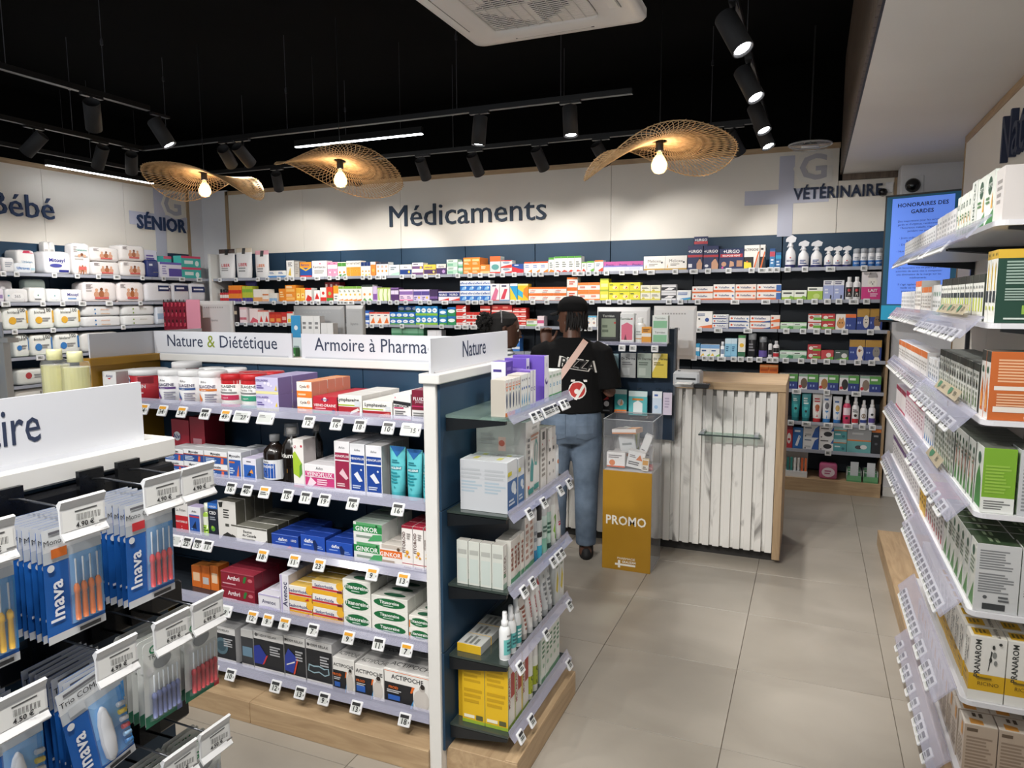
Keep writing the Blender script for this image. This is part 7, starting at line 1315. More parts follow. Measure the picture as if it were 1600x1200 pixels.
flag_m.rings([[(x, -.0305, z) for x, z in prof], [(x, .0305, z) for x, z in prof]], 'e6e6e6', smooth=False); flag_me = flag_m.mesh('price_flag', 'plastic', True)
def fprint(price):
    q = MB(); f = lambda u, v, k: 1 if isinstance(k, int) and k < 0 else (.0062+E0*k, u, v-.014)
    d = ['R .02 .04 .98 .96 f1f1ee', 'G .30 .80 .92 .92 1 5a5a5a', f'B .52 .22 .22 2a2a2c {price}'] + [f'R {.32+j*.022} .44 {.32+j*.022+(.013 if j % 3 else .006)} .74 2a2a2a' for j in range(22)] + ['G .74 .12 .95 .3 1 8a8a8a']
    _art(q, d, {'F': (.058, .028, f)}, .058, .028); return q.mesh('price_print', 'card')
FP = {}
def hook(y, z, price, label):
    t = thing('display_hook', label, 'hook', (DX+.034, y, z)); part('wire', hook_me, None, t)
    fl = part('price_flag', flag_me, None, t, loc=(L_+.010, 0, .022), label='white price flag')
    if price not in FP: FP[price] = fprint(price)
    part('price_print', FP[price], None, fl)
# hanging blister packs
def card_mesh(kind, w, h):
    m = MB(); th = .0006; c = .004; hz = h
    pts = [(-w/2+c, 0), (w/2-c, 0), (w/2, c), (w/2, hz-c), (w/2-c, hz), (-w/2+c, hz), (-w/2, hz-c), (-w/2, c)]
    base = dict(inava='1f62b4', gum='e6e8e4')[kind]
    m.add([(th, u, v) for u, v in pts] + [(0, u, v) for u, v in pts], [tuple(range(8)), tuple(range(15, 7, -1))] + [(i, 8+i, 8+(i+1) % 8, (i+1) % 8) for i in range(8)], base); return m.mesh('card', 'card', True)
def card_print(kind, w, h, col, ttl):
    q = MB(); f = lambda u, v, k: 1 if isinstance(k, int) and k < 0 else (.0006+E0*.6*k, u, v)
    if kind == 'inava':
        d = ['R 0 .80 1 1 dfe2e4', 'R .0 .70 1 .80 c6cdd4', 'R .42 .10 1 .72 4a9ae0', 'R .42 .36 .9 .72 7ab4e8', 'R .0 .0 1 .07 d4d6d8', f'T .48 .885 .05 2a2a30 {ttl}', 'G .1 .94 .9 .98 1 6a6a70', 'N .17 .36 .22 f4f6fa Inava', 'R .52 .015 .9 .05 3a3a3c', f'R .12 .74 .38 .82 {col}', 'C .1 .66 .06 e6e8ea']
    else: d = ['R .0 .0 1 .14 2f7a5c', f'B .45 .90 .09 2f8a5a GUM', f'T .45 .82 .05 3a3a3c {ttl}', 'E .5 .72 .24 .09 9a9ea0', 'C .16 .66 .10 e8e8e8', f'R .85 .0 1 .08 {col}']
    _art(q, d, {'F': (w, h, f)}, w, h); return q.mesh('print', 'card')
def blister_mesh(w, h, a):
    m = MB(); u0, u1, v0, v1 = a; d = .009; i = .004
    lo = [(.001, u0, v0), (.001, u1, v0), (.001, u1, v1), (.001, u0, v1)]; hi = [(d, u0+i, v0+i), (d, u1-i, v0+i), (d, u1-i, v1-i), (d, u0+i, v1-i)]
    m.add(lo+hi, [(4,5,6,7), (0,1,5,4), (1,2,6,5), (2,3,7,6), (3,0,4,7)], 'f4f6f8'); return m.mesh('blister', 'blister', True)
def brush_mesh(col, hc, L):
    m = MB(); m.lathe([(0, 0), (.0032, .001), (.0036, .010), (.0030, L*.45), (.0040, L*.47), (.0036, L*.55), (.0015, L*.60)], 8, col=col); m.lathe([(.0009, L*.60), (.0012, L*.99), (0, L)], 6, col='d8dde2'); return m.mesh('brush', 'plastic', True)
def handle_mesh():
    rs_ = []
    for z, a, b in ((0, .004, .003), (.008, .009, .005), (.03, .011, .006), (.06, .010, .006), (.078, .006, .004), (.084, .002, .002)): rs_.append([(.0045+b*math.sin(t), a*math.cos(t), z) for t in np.linspace(0, 2*PI, 13)[:-1]])
    return MB().rings(rs_, 'e4e6ea').mesh('handle', 'plastic', True)
def packs(y, z, n, kind, w, h, col, ttl, label, style='brush', tilt=0., cat='brush pack'):
    cm = card_mesh(kind, w, h); pm = card_print(kind, w, h, col, ttl); grp = label
    a = (-w*.10, w*.46, h*.10, h*.72) if kind == 'inava' else (-w*.38, w*.44, h*.06, h*.64)
    bm_ = blister_mesh(w, h, a); bru = brush_mesh(col, 0, (a[3]-a[2])*.9); hm = handle_mesh() if style == 'handle' else None
    for k in range(n):
        x = DX+.034+L_-.012-k*.0115; o = thing('interdental_brush_pack', label, cat, (x, y, z-h+.012), 0, grp); o.rotation_euler = (tilt*(1 if k == 0 else .3), .02+.02*random.random(), random.uniform(-.04, .04))
        part('card', cm, None, o); obj('print', pm, o)
        b = part('blister', bm_, None, o, label='clear plastic blister')
        if k < 2:
            if style == 'brush':
                nb_ = 4 if kind == 'inava' else 6
                for j in range(nb_): part('brush', bru, None, o, loc=(.0048, a[0]+(a[1]-a[0])*(j+.7)/(nb_+.4), a[2]+.004))
            else:
                part('handle', hm, None, o, loc=(.001, w*.08, a[2]+.002)); 
                for j, cc in enumerate(('3f86c8', '9ac4e8', 'c8434a', 'd8d8dc', 'e8c84a', 'c8ccd0')): part('brush_head', MB().tube([(.005, w*.34, a[2]+.012+j*.012), (.005, w*.46, a[2]+.010+j*.012)], .0035, 6, cc), 'plastic', o)
hook(.600, 1.325, '4.90 €', 'chrome hook holding the orange interdental brushes'); hook(.721, 1.325, '4.90 €', 'chrome hook holding the red interdental brushes')
hook(.785, 1.325, '4.90 €', 'empty chrome hook beside the red interdental brushes'); hook(.485, 1.325, '4.90 €', 'chrome hook beside the orange brushes, cut by the frame')
packs(.600, 1.325, 9, 'inava', .080, .150, 'd8702a', 'Mono COMPACT', 'blue pack of orange interdental brushes on the upper hooks')
packs(.715, 1.325, 9, 'inava', .080, .150, 'd2343c', 'Mono COMPACT', 'blue pack of red interdental brushes on the upper hooks')
packs(.485, 1.325, 9, 'inava', .080, .150, 'e0b02a', 'Mono COMPACT', 'blue pack of yellow interdental brushes on the upper hooks')
hook(.505, 1.115, '4.50 €', 'chrome hook holding the grey-handled travel brushes'); hook(.632, 1.115, '4.99 €', 'chrome hook holding the white-handled travel brushes')
hook(.722, 1.115, '6.99 €', 'chrome hook holding the clear travel brushes'); hook(.790, 1.115, '6.99 €', 'chrome hook holding the red travel brushes')
packs(.500, 1.115, 8, 'inava', .085, .150, 'c8ccd2', 'Trio COMPACT', 'blue pack with a grey handle and brush heads', 'handle')
packs(.628, 1.115, 9, 'inava', .085, .155, 'd0d4d8', 'Trio COMPACT', 'tilted blue pack with a white handle and brush heads', 'handle', tilt=.16)
packs(.722, 1.115, 6, 'gum', .066, .130, '7a84b4', 'TRAV-LER', 'green-edged pack of clear-handled travel brushes')
packs(.795, 1.115, 6, 'gum', .066, .130, 'd2343c', 'TRAV-LER', 'green-edged pack of red travel brushes')
hook(.722, .905, '4.50 €', 'low chrome hook holding pale travel brushes'); hook(.790, .905, '4.50 €', 'low chrome hook holding light-blue travel brushes'); hook(.62, .905, '4.50 €', 'low chrome hook under the white-handled packs')
packs(.722, .905, 6, 'gum', .066, .130, '9aa0a8', 'TRAV-LER', 'green-edged pack of grey travel brushes on the low hook')
packs(.790, .905, 6, 'gum', .066, .130, '8fb8d8', 'TRAV-LER', 'green-edged pack of light-blue travel brushes on the low hook')
packs(.62, .905, 6, 'inava', .080, .150, '3f9a5a', 'Mono COMPACT', 'blue pack of green interdental brushes on the low hook')
# tall clear oil bottles on the back side of the dental gondola
for k, (px, py) in enumerate(((101, 546), (124, 549))):
    bt = Shelf('y', .82, 1.213, '-y', ''); p = on('y', .80, px, py)
    zt = 1.36; t = thing('oil_bottle', ['tall clear bottle of pale yellow oil behind the dental sign', 'clear bottle of pale yellow oil half hidden by the grey sign'][k], 'bottle', (min(p.x, -1.118-.05*(1-k)), .80, GS[0]))
    hh = p.z-GS[0]; r = .0215; fl = [(r*(1+.012*(-1)**q)) for q in range(2)]
    part('glass', MB().lathe([(0, .001), (r*.95, .001), (r, .006), (r, hh*.925), (r*.9, hh*.945), (r*.42, hh*.95)], 24, col='f0f0d8', smooth=False), 'acrylic', t)
    part('oil', MB().lathe([(0, .004), (r*.95, .004), (r*.95, hh*.92), (0, hh*.92)], 24, col='d8d68a', smooth=False), 'oil', t)
    part('cap', MB().lathe([(r*.42, hh*.945), (r*.55, hh*.95), (r*.55, hh*.99), (r*.5, hh), (0, hh)], 16, col='d2d0a0'), 'gloss', t)
# third gondola, only the corner of its far end panel shows in front of the baby wall
g3 = thing('display_gondola', 'white gondola corner with a blank sign in front of the baby wall', 'shelving', (-5.2, 2.4, 0))
part('end_panel', MB().cbox((-5.62, 3.0, 0), (-4.87, 3.045, GZ-.03), .002), 'white_lac', g3, world=True)
part('ledge', MB().cbox((-5.64, 2.985, GZ-.032), (-4.80, 3.06, GZ), .003), 'white_lac', g3, world=True)
part('back_panel', MB().cbox((-5.26, 1.6, .09), (-5.22, 2.999, GZ-.034), .001), 'white_lac', g3, world=True)
part('plinth', MB().cbox((-5.55, 1.6, 0), (-4.93, 2.999, .088), .002), 'oak_y', g3, world=True)
for z in (1.10, .85, .6, .35):
    part('shelf', MB().box((-5.219, 1.6, z-.016), (-4.96, 2.998, z), 'dfe0e4'), 'plastic', g3, world=True); clear_lip(g3, (-4.96, 1.6), (-4.96, 2.997), z, (1, 0))
header('blank white header sign on the gondola in front of the baby wall', (-5.60, 3.02), (-4.90, 3.02), (0, -1), None)
S3 = Shelf('x', -4.97, 1.10, '+x', 'on the gondola before the baby wall', .24)
run(S3, 0, 0, 0, 'dfeaf4/c4d4e2/d4e0ea;R 0 0 1 .5 5a9ad8;C .5 .45 .2 f0f4f8;G .15 .7 .85 .9 2 4a7ab0', 'pale blue baby-care box', n=4, h=.2, u=(2.45, 2.98), d=.1, name='baby_care_box')
price_tag(S3, 0, '9', u=2.93, band=AM, dz=-.042, dn=.040, tilt=-.5)

# ================================================================== COUNTER
CX0, CX1, CY, CZ = -5.3, -.12, 4.50, 1.112
ct = thing('sales_counter', 'long counter clad in marble-look slats under an oak top', 'counter', (-2, 4.8, 0))
part('worktop', MB().cbox((CX0, CY-.025, CZ-.045), (CX1, 5.15, CZ), .003), 'oak', ct, world=True)
part('end_panel', MB().cbox((CX1-.045, CY-.012, .03), (CX1, 5.12, CZ-.046), .002), 'oak_z', ct, world=True, label='oak end panel')
part('carcass', MB().box((CX0, CY+.034, .06), (CX1-.046, 5.10, CZ-.046), 'a9a7a3'), 'matte', ct, world=True)
part('toe_kick', MB().box((CX0, CY+.06, 0), (CX1-.03, 5.05, .0595), '2a2826'), 'matte', ct, world=True)
slat = MB().cbox((0, 0, 0), (.040, .034, CZ-.046-.068), .0015).mesh('slat', 'marble'); rec = MB().cbox((0, 0, 0), (.0215, .014, CZ-.046-.11), .001).mesh('recessed_slat', 'marble')
x = CX1-.046-.042; k = 0
while x > CX0:
    part('slat', slat, None, ct, loc=(x, CY, .066), world=True); part('recessed_slat', rec, None, ct, loc=(x-.022, CY+.020, .066), world=True); x -= .0625
t = thing('glass_ledge', 'small clear glass bag ledge fixed to the counter slats', 'ledge', (-.43, 4.46, .80))
part('glass', MB().box((-.61, 4.405, .790), (-.25, 4.499, .797), 'd8e8e4'), 'glass_green', t, world=True); part('edge', MB().box((-.61, 4.400, .789), (-.25, 4.405, .798), '3a4644'), 'gloss', t, world=True)
part('bracket', MB().box((-.285, 4.41, .798), (-.262, 4.499, .812), 'c8ccd0'), 'metal', t, world=True); part('bracket', MB().box((-.60, 4.41, .798), (-.577, 4.499, .812), 'c8ccd0'), 'metal', t, world=True)

# promo stand
PX0, PX1, PY = -1.112, -.818, 4.05; zm = on('y', PY, 980, 737).z; zr = on('y', PY, 985, 657).z
ps = thing('promo_stand', 'mustard promo column with a clear bin of discounted boxes', 'stand', ((PX0+PX1)/2, PY+.15, 0))
part('front_panel', MB().cbox((PX0, PY, 0), (PX1, PY+.006, zm), .001), 'mustard', ps, world=True, label='mustard front panel')
part('acrylic_wall', MB().box((PX0, PY+.001, zm+.0003), (PX1, PY+.005, zr), 'f2f4f8'), 'acrylic', ps, world=True)
for a, b in (((PX0, PY+.295, .004), (PX1, PY+.30, zr)), ((PX0, PY+.0065, .004), (PX0+.005, PY+.2949, zr)), ((PX1-.005, PY+.0065, .004), (PX1, PY+.2949, zr))):
    part('acrylic_wall', MB().box(a, b, 'f2f4f8'), 'acrylic', ps, world=True)
part('bin_floor', MB().box((PX0+.006, PY+.007, zm-.012), (PX1-.006, PY+.294, zm), 'd8dade'), 'plastic', ps, world=True); part('base', MB().box((PX0, PY+.0065, 0), (PX1, PY+.30, .004), 'e2e4e8'), 'plastic', ps, world=True)
for a, b in (((PX0, PY), (PX1, PY)), ((PX0, PY+.3), (PX1, PY+.3)), ((PX0, PY), (PX0, PY+.3)), ((PX1, PY), (PX1, PY+.3))): part('rim_edge', MB().tube([(*a, zr), (*b, zr)], .0025, 4, 'b4b8bc'), 'gloss', ps, world=True)
h = .052; L, w = text2d('PROMO', h, 1); tw = on('y', PY, 1010, 815).x-on('y', PY, 946, 812).x
letter_sign(ps, 'PROMO', (on('y', PY, 946, 820).x, PY-.0003, on('y', PY, 946, 817).z), (1,0,0), (0,0,1), (0,-1,0), h, 'matte', 'f0ece2', .0006, 1, squeeze=tw/w)
bx = on('y', PY, 964, 880); h = .013; L, w = text2d('PHARMACIE', h, 0)
letter_sign(ps, 'PHARMACIE', (bx.x, PY-.0003, bx.z+.028), (1,0,0), (0,0,1), (0,-1,0), h, 'matte', 'f0ece2', .0006, 0, squeeze=.11/w)
L, w = text2d('GRAUZAM', h, 0); letter_sign(ps, 'GRAUZAM', (bx.x+.03, PY-.0003, bx.z+.008), (1,0,0), (0,0,1), (0,-1,0), h, 'matte', 'f0ece2', .0006, 1, squeeze=.082/w)
part('logo_cross', MB().box((bx.x-.012, PY-.0008, bx.z-.010), (bx.x+.112, PY-.0001, bx.z+.002), 'f0ece2'), 'matte', ps, world=True); part('logo_cross', MB().box((bx.x+.006, PY-.0009, bx.z-.024), (bx.x+.020, PY-.0001, bx.z+.022), 'f0ece2'), 'matte', ps, world=True)
BINP = [('f2efec/e0dcd8/eae6e2;C .3 .3 .2 e2803a;G .1 .6 .9 .85 2 8a8684;R 0 0 1 .1 d8602c', 'white carton with an orange drop', (.11, .09, .05), (-1.045, 4.09, zm+.012), (0, 0, .05)),
        ('f0f0ee/dedcd8/e6e4e0;P e2803a .5 .5 .9 .5 .7 .85;G .1 .15 .9 .4 2 5a5a5a;G .1 .6 .5 .8 2 8a8684', 'white carton with an orange flame', (.10, .10, .05), (-.935, 4.10, zm+.015), (.1, .18, .12)),
        ('eeeeec/d8d8d8/e2e2e2;G .2 .2 .8 .4 3 7a7a7a', 'slim white carton leaning on its end', (.045, .15, .045), (-.915, 4.175, zm+.06), (.10, .35, .05)),
        ('e8e4da/c9a24a/d8c08a;R .1 .5 .9 .9 d89a2a;G .15 .1 .85 .4 2 6a5a3a', 'small amber carton', (.04, .07, .03), (-.865, 4.07, zm+.008), (0, .05, .1)),
        ('b8323a/9a2a30/c8464c;G .1 .3 .9 .7 2 f0d0d0', 'small red carton', (.05, .03, .04), (-.85, 4.11, zm+.004), (0, 0, .2)),
        ('f2ece6/d8b49a/f0e8e0;R 0 0 1 .3 d88a4a;@U;R .6 .1 1 .9 e09a5a;G .1 .2 .5 .8 2 a09a94', 'flat white carton lying across the pile', (.16, .028, .09), (-1.00, 4.10, zm+.215), (0, -.10, -.25)),
        ('d9dcdc/c4c8c8/d0d4d4;G .2 .4 .8 .6 1 9aa0a0', 'silver sachet', (.10, .12, .03), (-.985, 4.165, zm+.085), (.1, -.15, 0)),
        ('e4e8dc/c9ccc0/d8dccc;R .7 0 1 1 b8c47a;G .1 .4 .6 .7 2 9aa08a', 'pale sachet with a green edge', (.11, .13, .02), (-1.0, 4.25, zm+.10), (0, .05, 0)),
        ('e9e9ea/d0d2d4/dadcde;G .2 .3 .8 .7 3 9a9c9e', 'clear-wrapped carton', (.09, .09, .06), (-.905, 4.26, zm+.03), (.0, .1, .1)),
        ('ece8e4/d8d4d0/e2deda;R 0 .7 1 1 d8803a', 'white carton under the pile', (.12, .08, .10), (-1.03, 4.19, zm+.004), (0, 0, .1))]
for i, (dsl, desc, (w, h, d), loc, rot) in enumerate(BINP):
    o = one('promo_item', 'box', desc + ' in the clear promo bin', None, make('soft' if 'sachet' in desc else 'box', dsl, w, h, d), loc, 0); o.rotation_euler = rot

# display tower hooked on the counter front
TY = 4.44
tw_ = thing('counter_display', 'navy hook display with masks hung on the counter front', 'display', (-1.0, TY, .76))
xa, xb = on('y', TY, 945, 590).x, on('y', TY, 1053, 590).x; zt, zb = on('y', TY, 1050, 514).z, on('y', TY, 1050, 688).z
part('back_panel', MB().cbox((xa, TY, zb), (xb, TY+.03, zt), .002, '1d3044'), 'plastic', tw_, world=True)
zs = on('y', TY-.12, 990, 536).z
part('shelf', MB().box((xa-.05, TY-.15, zs-.008), (xb-.02, TY-.001, zs), 'e2e6ea'), 'acrylic', tw_, world=True); part('shelf_edge', MB().box((xa-.05, TY-.155, zs-.014), (xb-.02, TY-.151, zs+.010), 'd8dce2'), 'rail_clear', tw_, world=True)
part('side_post', MB().box((xb, TY-.02, zb), (xb+.012, TY+.03, on('y', TY, 1053, 512).z), '4a5058'), 'plastic', tw_, world=True)
ST = Shelf('y', TY-.13, zs, '-y', 'on the counter display shelf', .12)
CM = dict(name='skincare_box', cat='box', d=.05)
run(ST, 934, 967, 487, '17191a/0e0f10/222425;R .16 .18 .84 .78 8f9a84;B .5 .86 .07 c9ccc4 Torriden;G .2 .3 .5 .6 2 5f6a58;C .8 .64 .05 b8443a;R .14 .12 .86 .16 3a3c3c', 'black framed mask box with an olive panel', **CM)
run(ST, 968.5, 990, 490, 'e9eae8/d4d6d4;P e0708a .1 .1 .9 .1 .9 .6 .5 .7 .1 .6;P 7a3a4a .3 .1 .5 .1 .4 .3;B .4 .82 .07 4a5a4a Torriden;C .85 .82 .06 c8404a', 'pink and white mask box', **CM)
run(ST, 991, 1006.5, 497, 'eef0ee/f2f4f2;G .2 .3 .8 .5 2 b0b4b0;R .1 .15 .9 .2 e0b48a', 'white pump bottle', shape='bottle', name='skincare_bottle', cat='bottle')
run(ST, 1002, 1017, 511, 'e9a23a/d8922a/f0b45a;R 0 .4 1 .62 f4efe6;G .15 .7 .85 .9 2 7a4a1a', 'small orange jar box', back=.0, name='skincare_box', d=.04)
run(ST, 1018.5, 1043, 493, 'e6ebe6/cfd6cf;R .06 .1 .94 .62 8cc49a;T .5 .80 .14 4a5a4a Torriden', 'white and mint skincare box in a stack of two', stack=2, **CM)
for px in (947, 974, 991, 1025): price_tag(ST, px, tilt=-.1, dz=-.05, dn=.030, name='shelf_price_tag', plain=True, s=1., wide=False)
def hung(px0, px1, py0, py1, dsl, desc, plane):
    a, b = on('y', plane, px0, py1), on('y', plane, px1, py0); w, h = b.x-a.x, b.z-a.z
    o = one('mask_sachet', 'sachet', desc, None, make('box', dsl, w, h, .012), (a.x+w/2, plane, a.z), 0)
    hk = thing('display_hook', 'small wire hook carrying the ' + desc.split(' on ')[0], 'hook', (a.x+w/2, TY-.001, b.z+.012)); part('wire', MB().tube([(0, 0, 0), (0, plane-TY-.02, .002), (0, plane-TY-.028, .012)], .0018, 5, '2a2c2e'), 'metal', hk)
P1 = TY-.07
hung(945, 966, 553, 590, '9cc4d4;R 0 .72 1 1 b4d4e0;P e4f0f4 .1 .2 .5 .5 .9 .2 .5 .1;G .3 .8 .7 .92 1 4a6a7a', 'light-blue mask sachet on the upper tower hooks', P1)
hung(969.5, 993.5, 552, 589.5, 'a9acac;B .5 .78 .09 2a2c2e Dr.Derma;G .1 .5 .8 .66 2 6a6c6e;R .1 .1 .6 .4 c4c8c8', 'dark grey mask sachet on the upper tower hooks', P1)
hung(995.5, 1018, 552.5, 590, '9aa69c;B .5 .78 .09 2a2c2e Dr.Derma;G .1 .5 .8 .66 2 5a665c;R .1 .1 .6 .4 b4beb4', 'green-grey mask sachet on the upper tower hooks', P1)
hung(1019, 1043, 553, 590, 'e0c84e;P f2ecd8 .0 .2 .6 1 .0 1;B .55 .78 .09 3a3418 Dr.Derma;G .1 .5 .8 .66 2 8a7a2a', 'yellow mask sachet on the upper tower hooks', P1)
hung(938, 957.5, 612, 646, '1c1a1a;C .5 .45 .22 e4e0de;P b83a3a .2 .6 .6 .8 .7 .66;G .2 .1 .8 .2 1 8a8a8a', 'black patch sachet on the lower tower hooks', P1)
hung(960, 979.5, 609, 644.5, '3fa4a4;R 0 .8 1 1 d8e4e4;C .5 .45 .26 e8f0f0;R 0 0 1 .14 e8803a;P e2b08a .4 .3 .7 .35 .6 .6', 'teal and orange patch sachet on the lower tower hooks', P1)
hung(982, 1011.5, 612, 648, '5fb8bc;R 0 .78 1 1 d4e6e6;P e9f0f0 .25 .05 .75 .05 .75 .5 .5 .62 .25 .5;R .2 .62 .8 .70 d88a3a', 'wide aqua patch sachet on the lower tower hooks', P1)
hung(1019, 1034.5, 612, 646, 'd4e2f2;R 0 .7 1 1 eef2f6;G .2 .75 .8 .9 1 4a6ab0;C .4 .3 .2 9ac0e4', 'pale blue patch sachet on the lower tower hooks', P1)
hung(1035.5, 1050, 614, 648, 'd9cfe0;G .2 .3 .8 .8 4 b4a8c0', 'pale lilac patch sachet on the lower tower hooks', P1)

# computers and small things on the counter
def monitor(label, px0, px1, py0, py1, y, col, tilt=0., txt=True, foot=.11):
    a, b = on('y', y, px0, py1), on('y', y, px1, py0); w, h = b.x-a.x, b.z-a.z; c = (a.x+b.x)/2
    t = thing('computer_monitor', label, 'monitor', (c, y+.08, CZ))
    m = MB(); m.rings([[(a.x, y+.03, a.z), (b.x, y+.03, a.z), (b.x, y+.03, b.z), (a.x, y+.03, b.z)], [(a.x, y+.012, a.z), (b.x, y+.012, a.z), (b.x, y+.012, b.z), (a.x, y+.012, b.z)], [(a.x+w*.05, y, a.z+h*.08), (b.x-w*.05, y, a.z+h*.08), (b.x-w*.05, y, b.z-h*.08), (a.x+w*.05, y, b.z-h*.08)]], col, smooth=False); part('casing', m, 'plastic', t, world=True)
    part('screen', MB().box((a.x+.01, y+.0301, a.z+.01), (b.x-.01, y+.032, b.z-.01), '1a2430'), 'gloss', t, world=True)
    if txt: L, w2 = text2d('iiyama', .02); letter_sign(t, 'iiyama', (c-w2/2, y-.0002, a.z+h*.55), (1,0,0), (0,0,1), (0,-1,0), .02, 'matte', '8a8c90', .0006)
    g = MB()
    for j in range(9): g.box((a.x+w*(.2+.065*j), y-.0006, b.z-h*.16), (a.x+w*(.2+.065*j+.04), y+.002, b.z-h*.13), 'b0b2b4')
    part('vent', g, 'matte', t, world=True)
    part('stand', MB().box((c-.03, y+.033, CZ+.012), (c+.03, y+.055, a.z+h*.5), col), 'plastic', t, world=True); part('stand_foot', MB().cbox((c-foot, y-.05, CZ+.0005), (c+foot, y+.13, CZ+.012), .003, col), 'plastic', t, world=True)
    return t
monitor('white computer monitor seen from behind beside the display tower', 1020, 1088, 478, 560, 4.80, 'e4e6e8')
monitor('white computer monitor seen from behind, partly behind the mask boxes', 932, 1015, 480, 556, 4.85, 'dfe1e3', txt=False)
monitor('grey all-in-one computer seen from behind above the Armoire sign', 460, 536, 478, 545, 4.72, 'a9abae', txt=False, foot=.08)
monitor('narrow grey screen beside the grey computer on the counter', 541, 567, 477, 545, 4.74, 'b4b6b8', foot=.05)
monitor('white monitor seen from behind beside the red nail display', 311, 361, 470, 540, 4.75, 'dcdee0')
# lipstick style display with a pink side
a, b = on('y', 4.55, 257, 540), on('y', 4.55, 290, 468); t = thing('cosmetics_display', 'crimson rack of small bottles with a pink side card on the counter', 'display', ((a.x+b.x)/2, 4.6, CZ))
part('rack', MB().box((a.x, 4.56, CZ+.0005), (b.x, 4.70, b.z-.02), '8c2438'), 'plastic', t, world=True)
part('side_card', MB().box((b.x+.001, 4.55, CZ+.0005), (on('y', 4.55, 313, 500).x, 4.556, on('y', 4.55, 300, 468).z), 'e79ab0'), 'card', t, world=True, label='pink side card')
for r in range(3):
    for j in range(6):
        x = a.x+(b.x-a.x)*(j+.5)/6; z = b.z-.06-r*.085; part('bottle', MB().lathe([(0, 0), (.008, 0), (.008, .03), (.004, .034), (.004, .06), (0, .06)], 8, (x, 4.55, z), cols=['a83048', 'a83048', 'a83048', '201618', '201618']), 'gloss', t, world=True)
SC_ = Shelf('y', 4.56, CZ, '-y', 'on the counter behind the Armoire sign', .3)
def crow(px0, px1, py, dsl, desc, **k): run(SC_, px0, px1, py, dsl, desc, name='counter_box', **k)
crow(457, 472, 493, 'dfeaf0/c4d0d8;R 0 .55 1 1 3f9ad0;C .5 .75 .2 e8f2f8;G .2 .1 .8 .4 3 9aa8b0', 'blue and white box', d=.06)
crow(473, 502, 494, 'e8e8e8/cfcfd0;C .5 .5 .2 4a4c50;C .5 .52 .14 e8e8e8;G .2 .72 .8 .9 2 8a8a8c', 'grey-white box with a heart outline', n=3, d=.06)
crow(503, 522, 505, 'e4e4e4/cbcbcc;C .5 .5 .16 4a4c50;C .5 .52 .11 e4e4e4', 'shorter grey-white box with a heart outline', n=2, d=.06)
crow(459, 470, 543, '3f8a44/2f6a34;G .1 .3 .9 .7 2 c4e0c4', 'small green box', d=.05, back=-.06)
a = on('z', CZ, 1075, 606); t = thing('label_printer', 'grey and white label printer with a paper sheet on the counter', 'printer', (a.x, a.y+.07, CZ))
part('body', MB().cbox((-.09, -.06, .0005), (.06, .12, .09), .012, 'c4c6c8'), 'plastic', t); part('slot', MB().box((-.07, -.064, .045), (.04, -.058, .056), '222426'), 'matte', t); part('paper', MB().box((-.06, -.16, .030), (.03, -.062, .032), 'f0f0ee'), 'card', t); part('button', MB().lathe([(0, 0), (.008, 0), (.008, .004), (0, .004)], 10, (-.06, -.02, .09), col='3a3c40'), 'plastic', t)
a = on('z', CZ, 1095, 606); t = thing('card_reader', 'black card reader lying on the counter edge', 'card reader', (a.x, a.y, CZ))
part('body', MB().cbox((-.035, -.05, .0005), (.05, .03, .025), .006, '18191b'), 'plastic', t); part('keypad', MB().box((-.02, -.04, .025), (.03, -.005, .027), '3a3c40'), 'plastic', t); part('display', MB().box((-.02, .002, .025), (.03, .022, .0265), '5a6a6a'), 'gloss', t)

# ================================================================== WALL SCREEN AND CAMERAS
tl = Vector((.478, 6.15, 2.385)); ang = math.radians(22); u = Vector((math.cos(ang), -math.sin(ang), 0)); n = Vector((-math.sin(ang), -math.cos(ang), 0)); TW, TH_ = .56, .945
tv = thing('display_screen', 'portrait information screen with blue text panel beside the herbal shelves', 'screen', (.74, 6.1, 1.44))
def Q(a, b, e): return tl + u*a - Vector((0, 0, b)) + n*e
def slab(a0, b0, a1, b1, e0, e1, col, mat, nm, parent=tv):
    m = MB(); m.add([Q(a0,b1,e0),Q(a1,b1,e0),Q(a1,b0,e0),Q(a0,b0,e0),Q(a0,b1,e1),Q(a1,b1,e1),Q(a1,b0,e1),Q(a0,b0,e1)], [(4,5,6,7),(0,4,7,3),(1,2,6,5),(3,7,6,2),(0,1,5,4),(1,0,3,2)], col); return part(nm, m, mat, parent, world=True)
slab(0, 0, TW, TH_, -.05, 0, '101214', 'plastic', 'bezel'); slab(.012, .014, TW-.012, TH_-.014, .0, .001, '0d4a66', 'tv_dark', 'picture'); slab(.05, .03, TW-.10, TH_-.135, .0011, .0018, '5e86e6', 'tv_blue', 'text_panel'); slab(.012, TH_-.125, TW-.012, TH_-.016, .0011, .0018, '1b86a8', 'tv_teal', 'picture_foot')
part('wall_arm', MB().tube([Q(.30, .45, -.05), Q(.30, .45, -.05)+Vector((0, .20, 0)), Vector((.78, 6.459, 1.93))], .02, 8, '202224'), 'metal', tv, world=True)
tx = MB()
def tline(s, cy, h, bold=0, cx=(.05+TW-.10)/2):
    L, w = text2d(s, h, bold, 1., .40)
    for q, fs in L: tx.add([Q(cx-w/2+float(p[0]), cy-float(p[1]), .0024) for p in q], fs, '14162a')
tline('HONORAIRES DES', .095, .027, 1); tline('GARDES', .145, .027, 1)
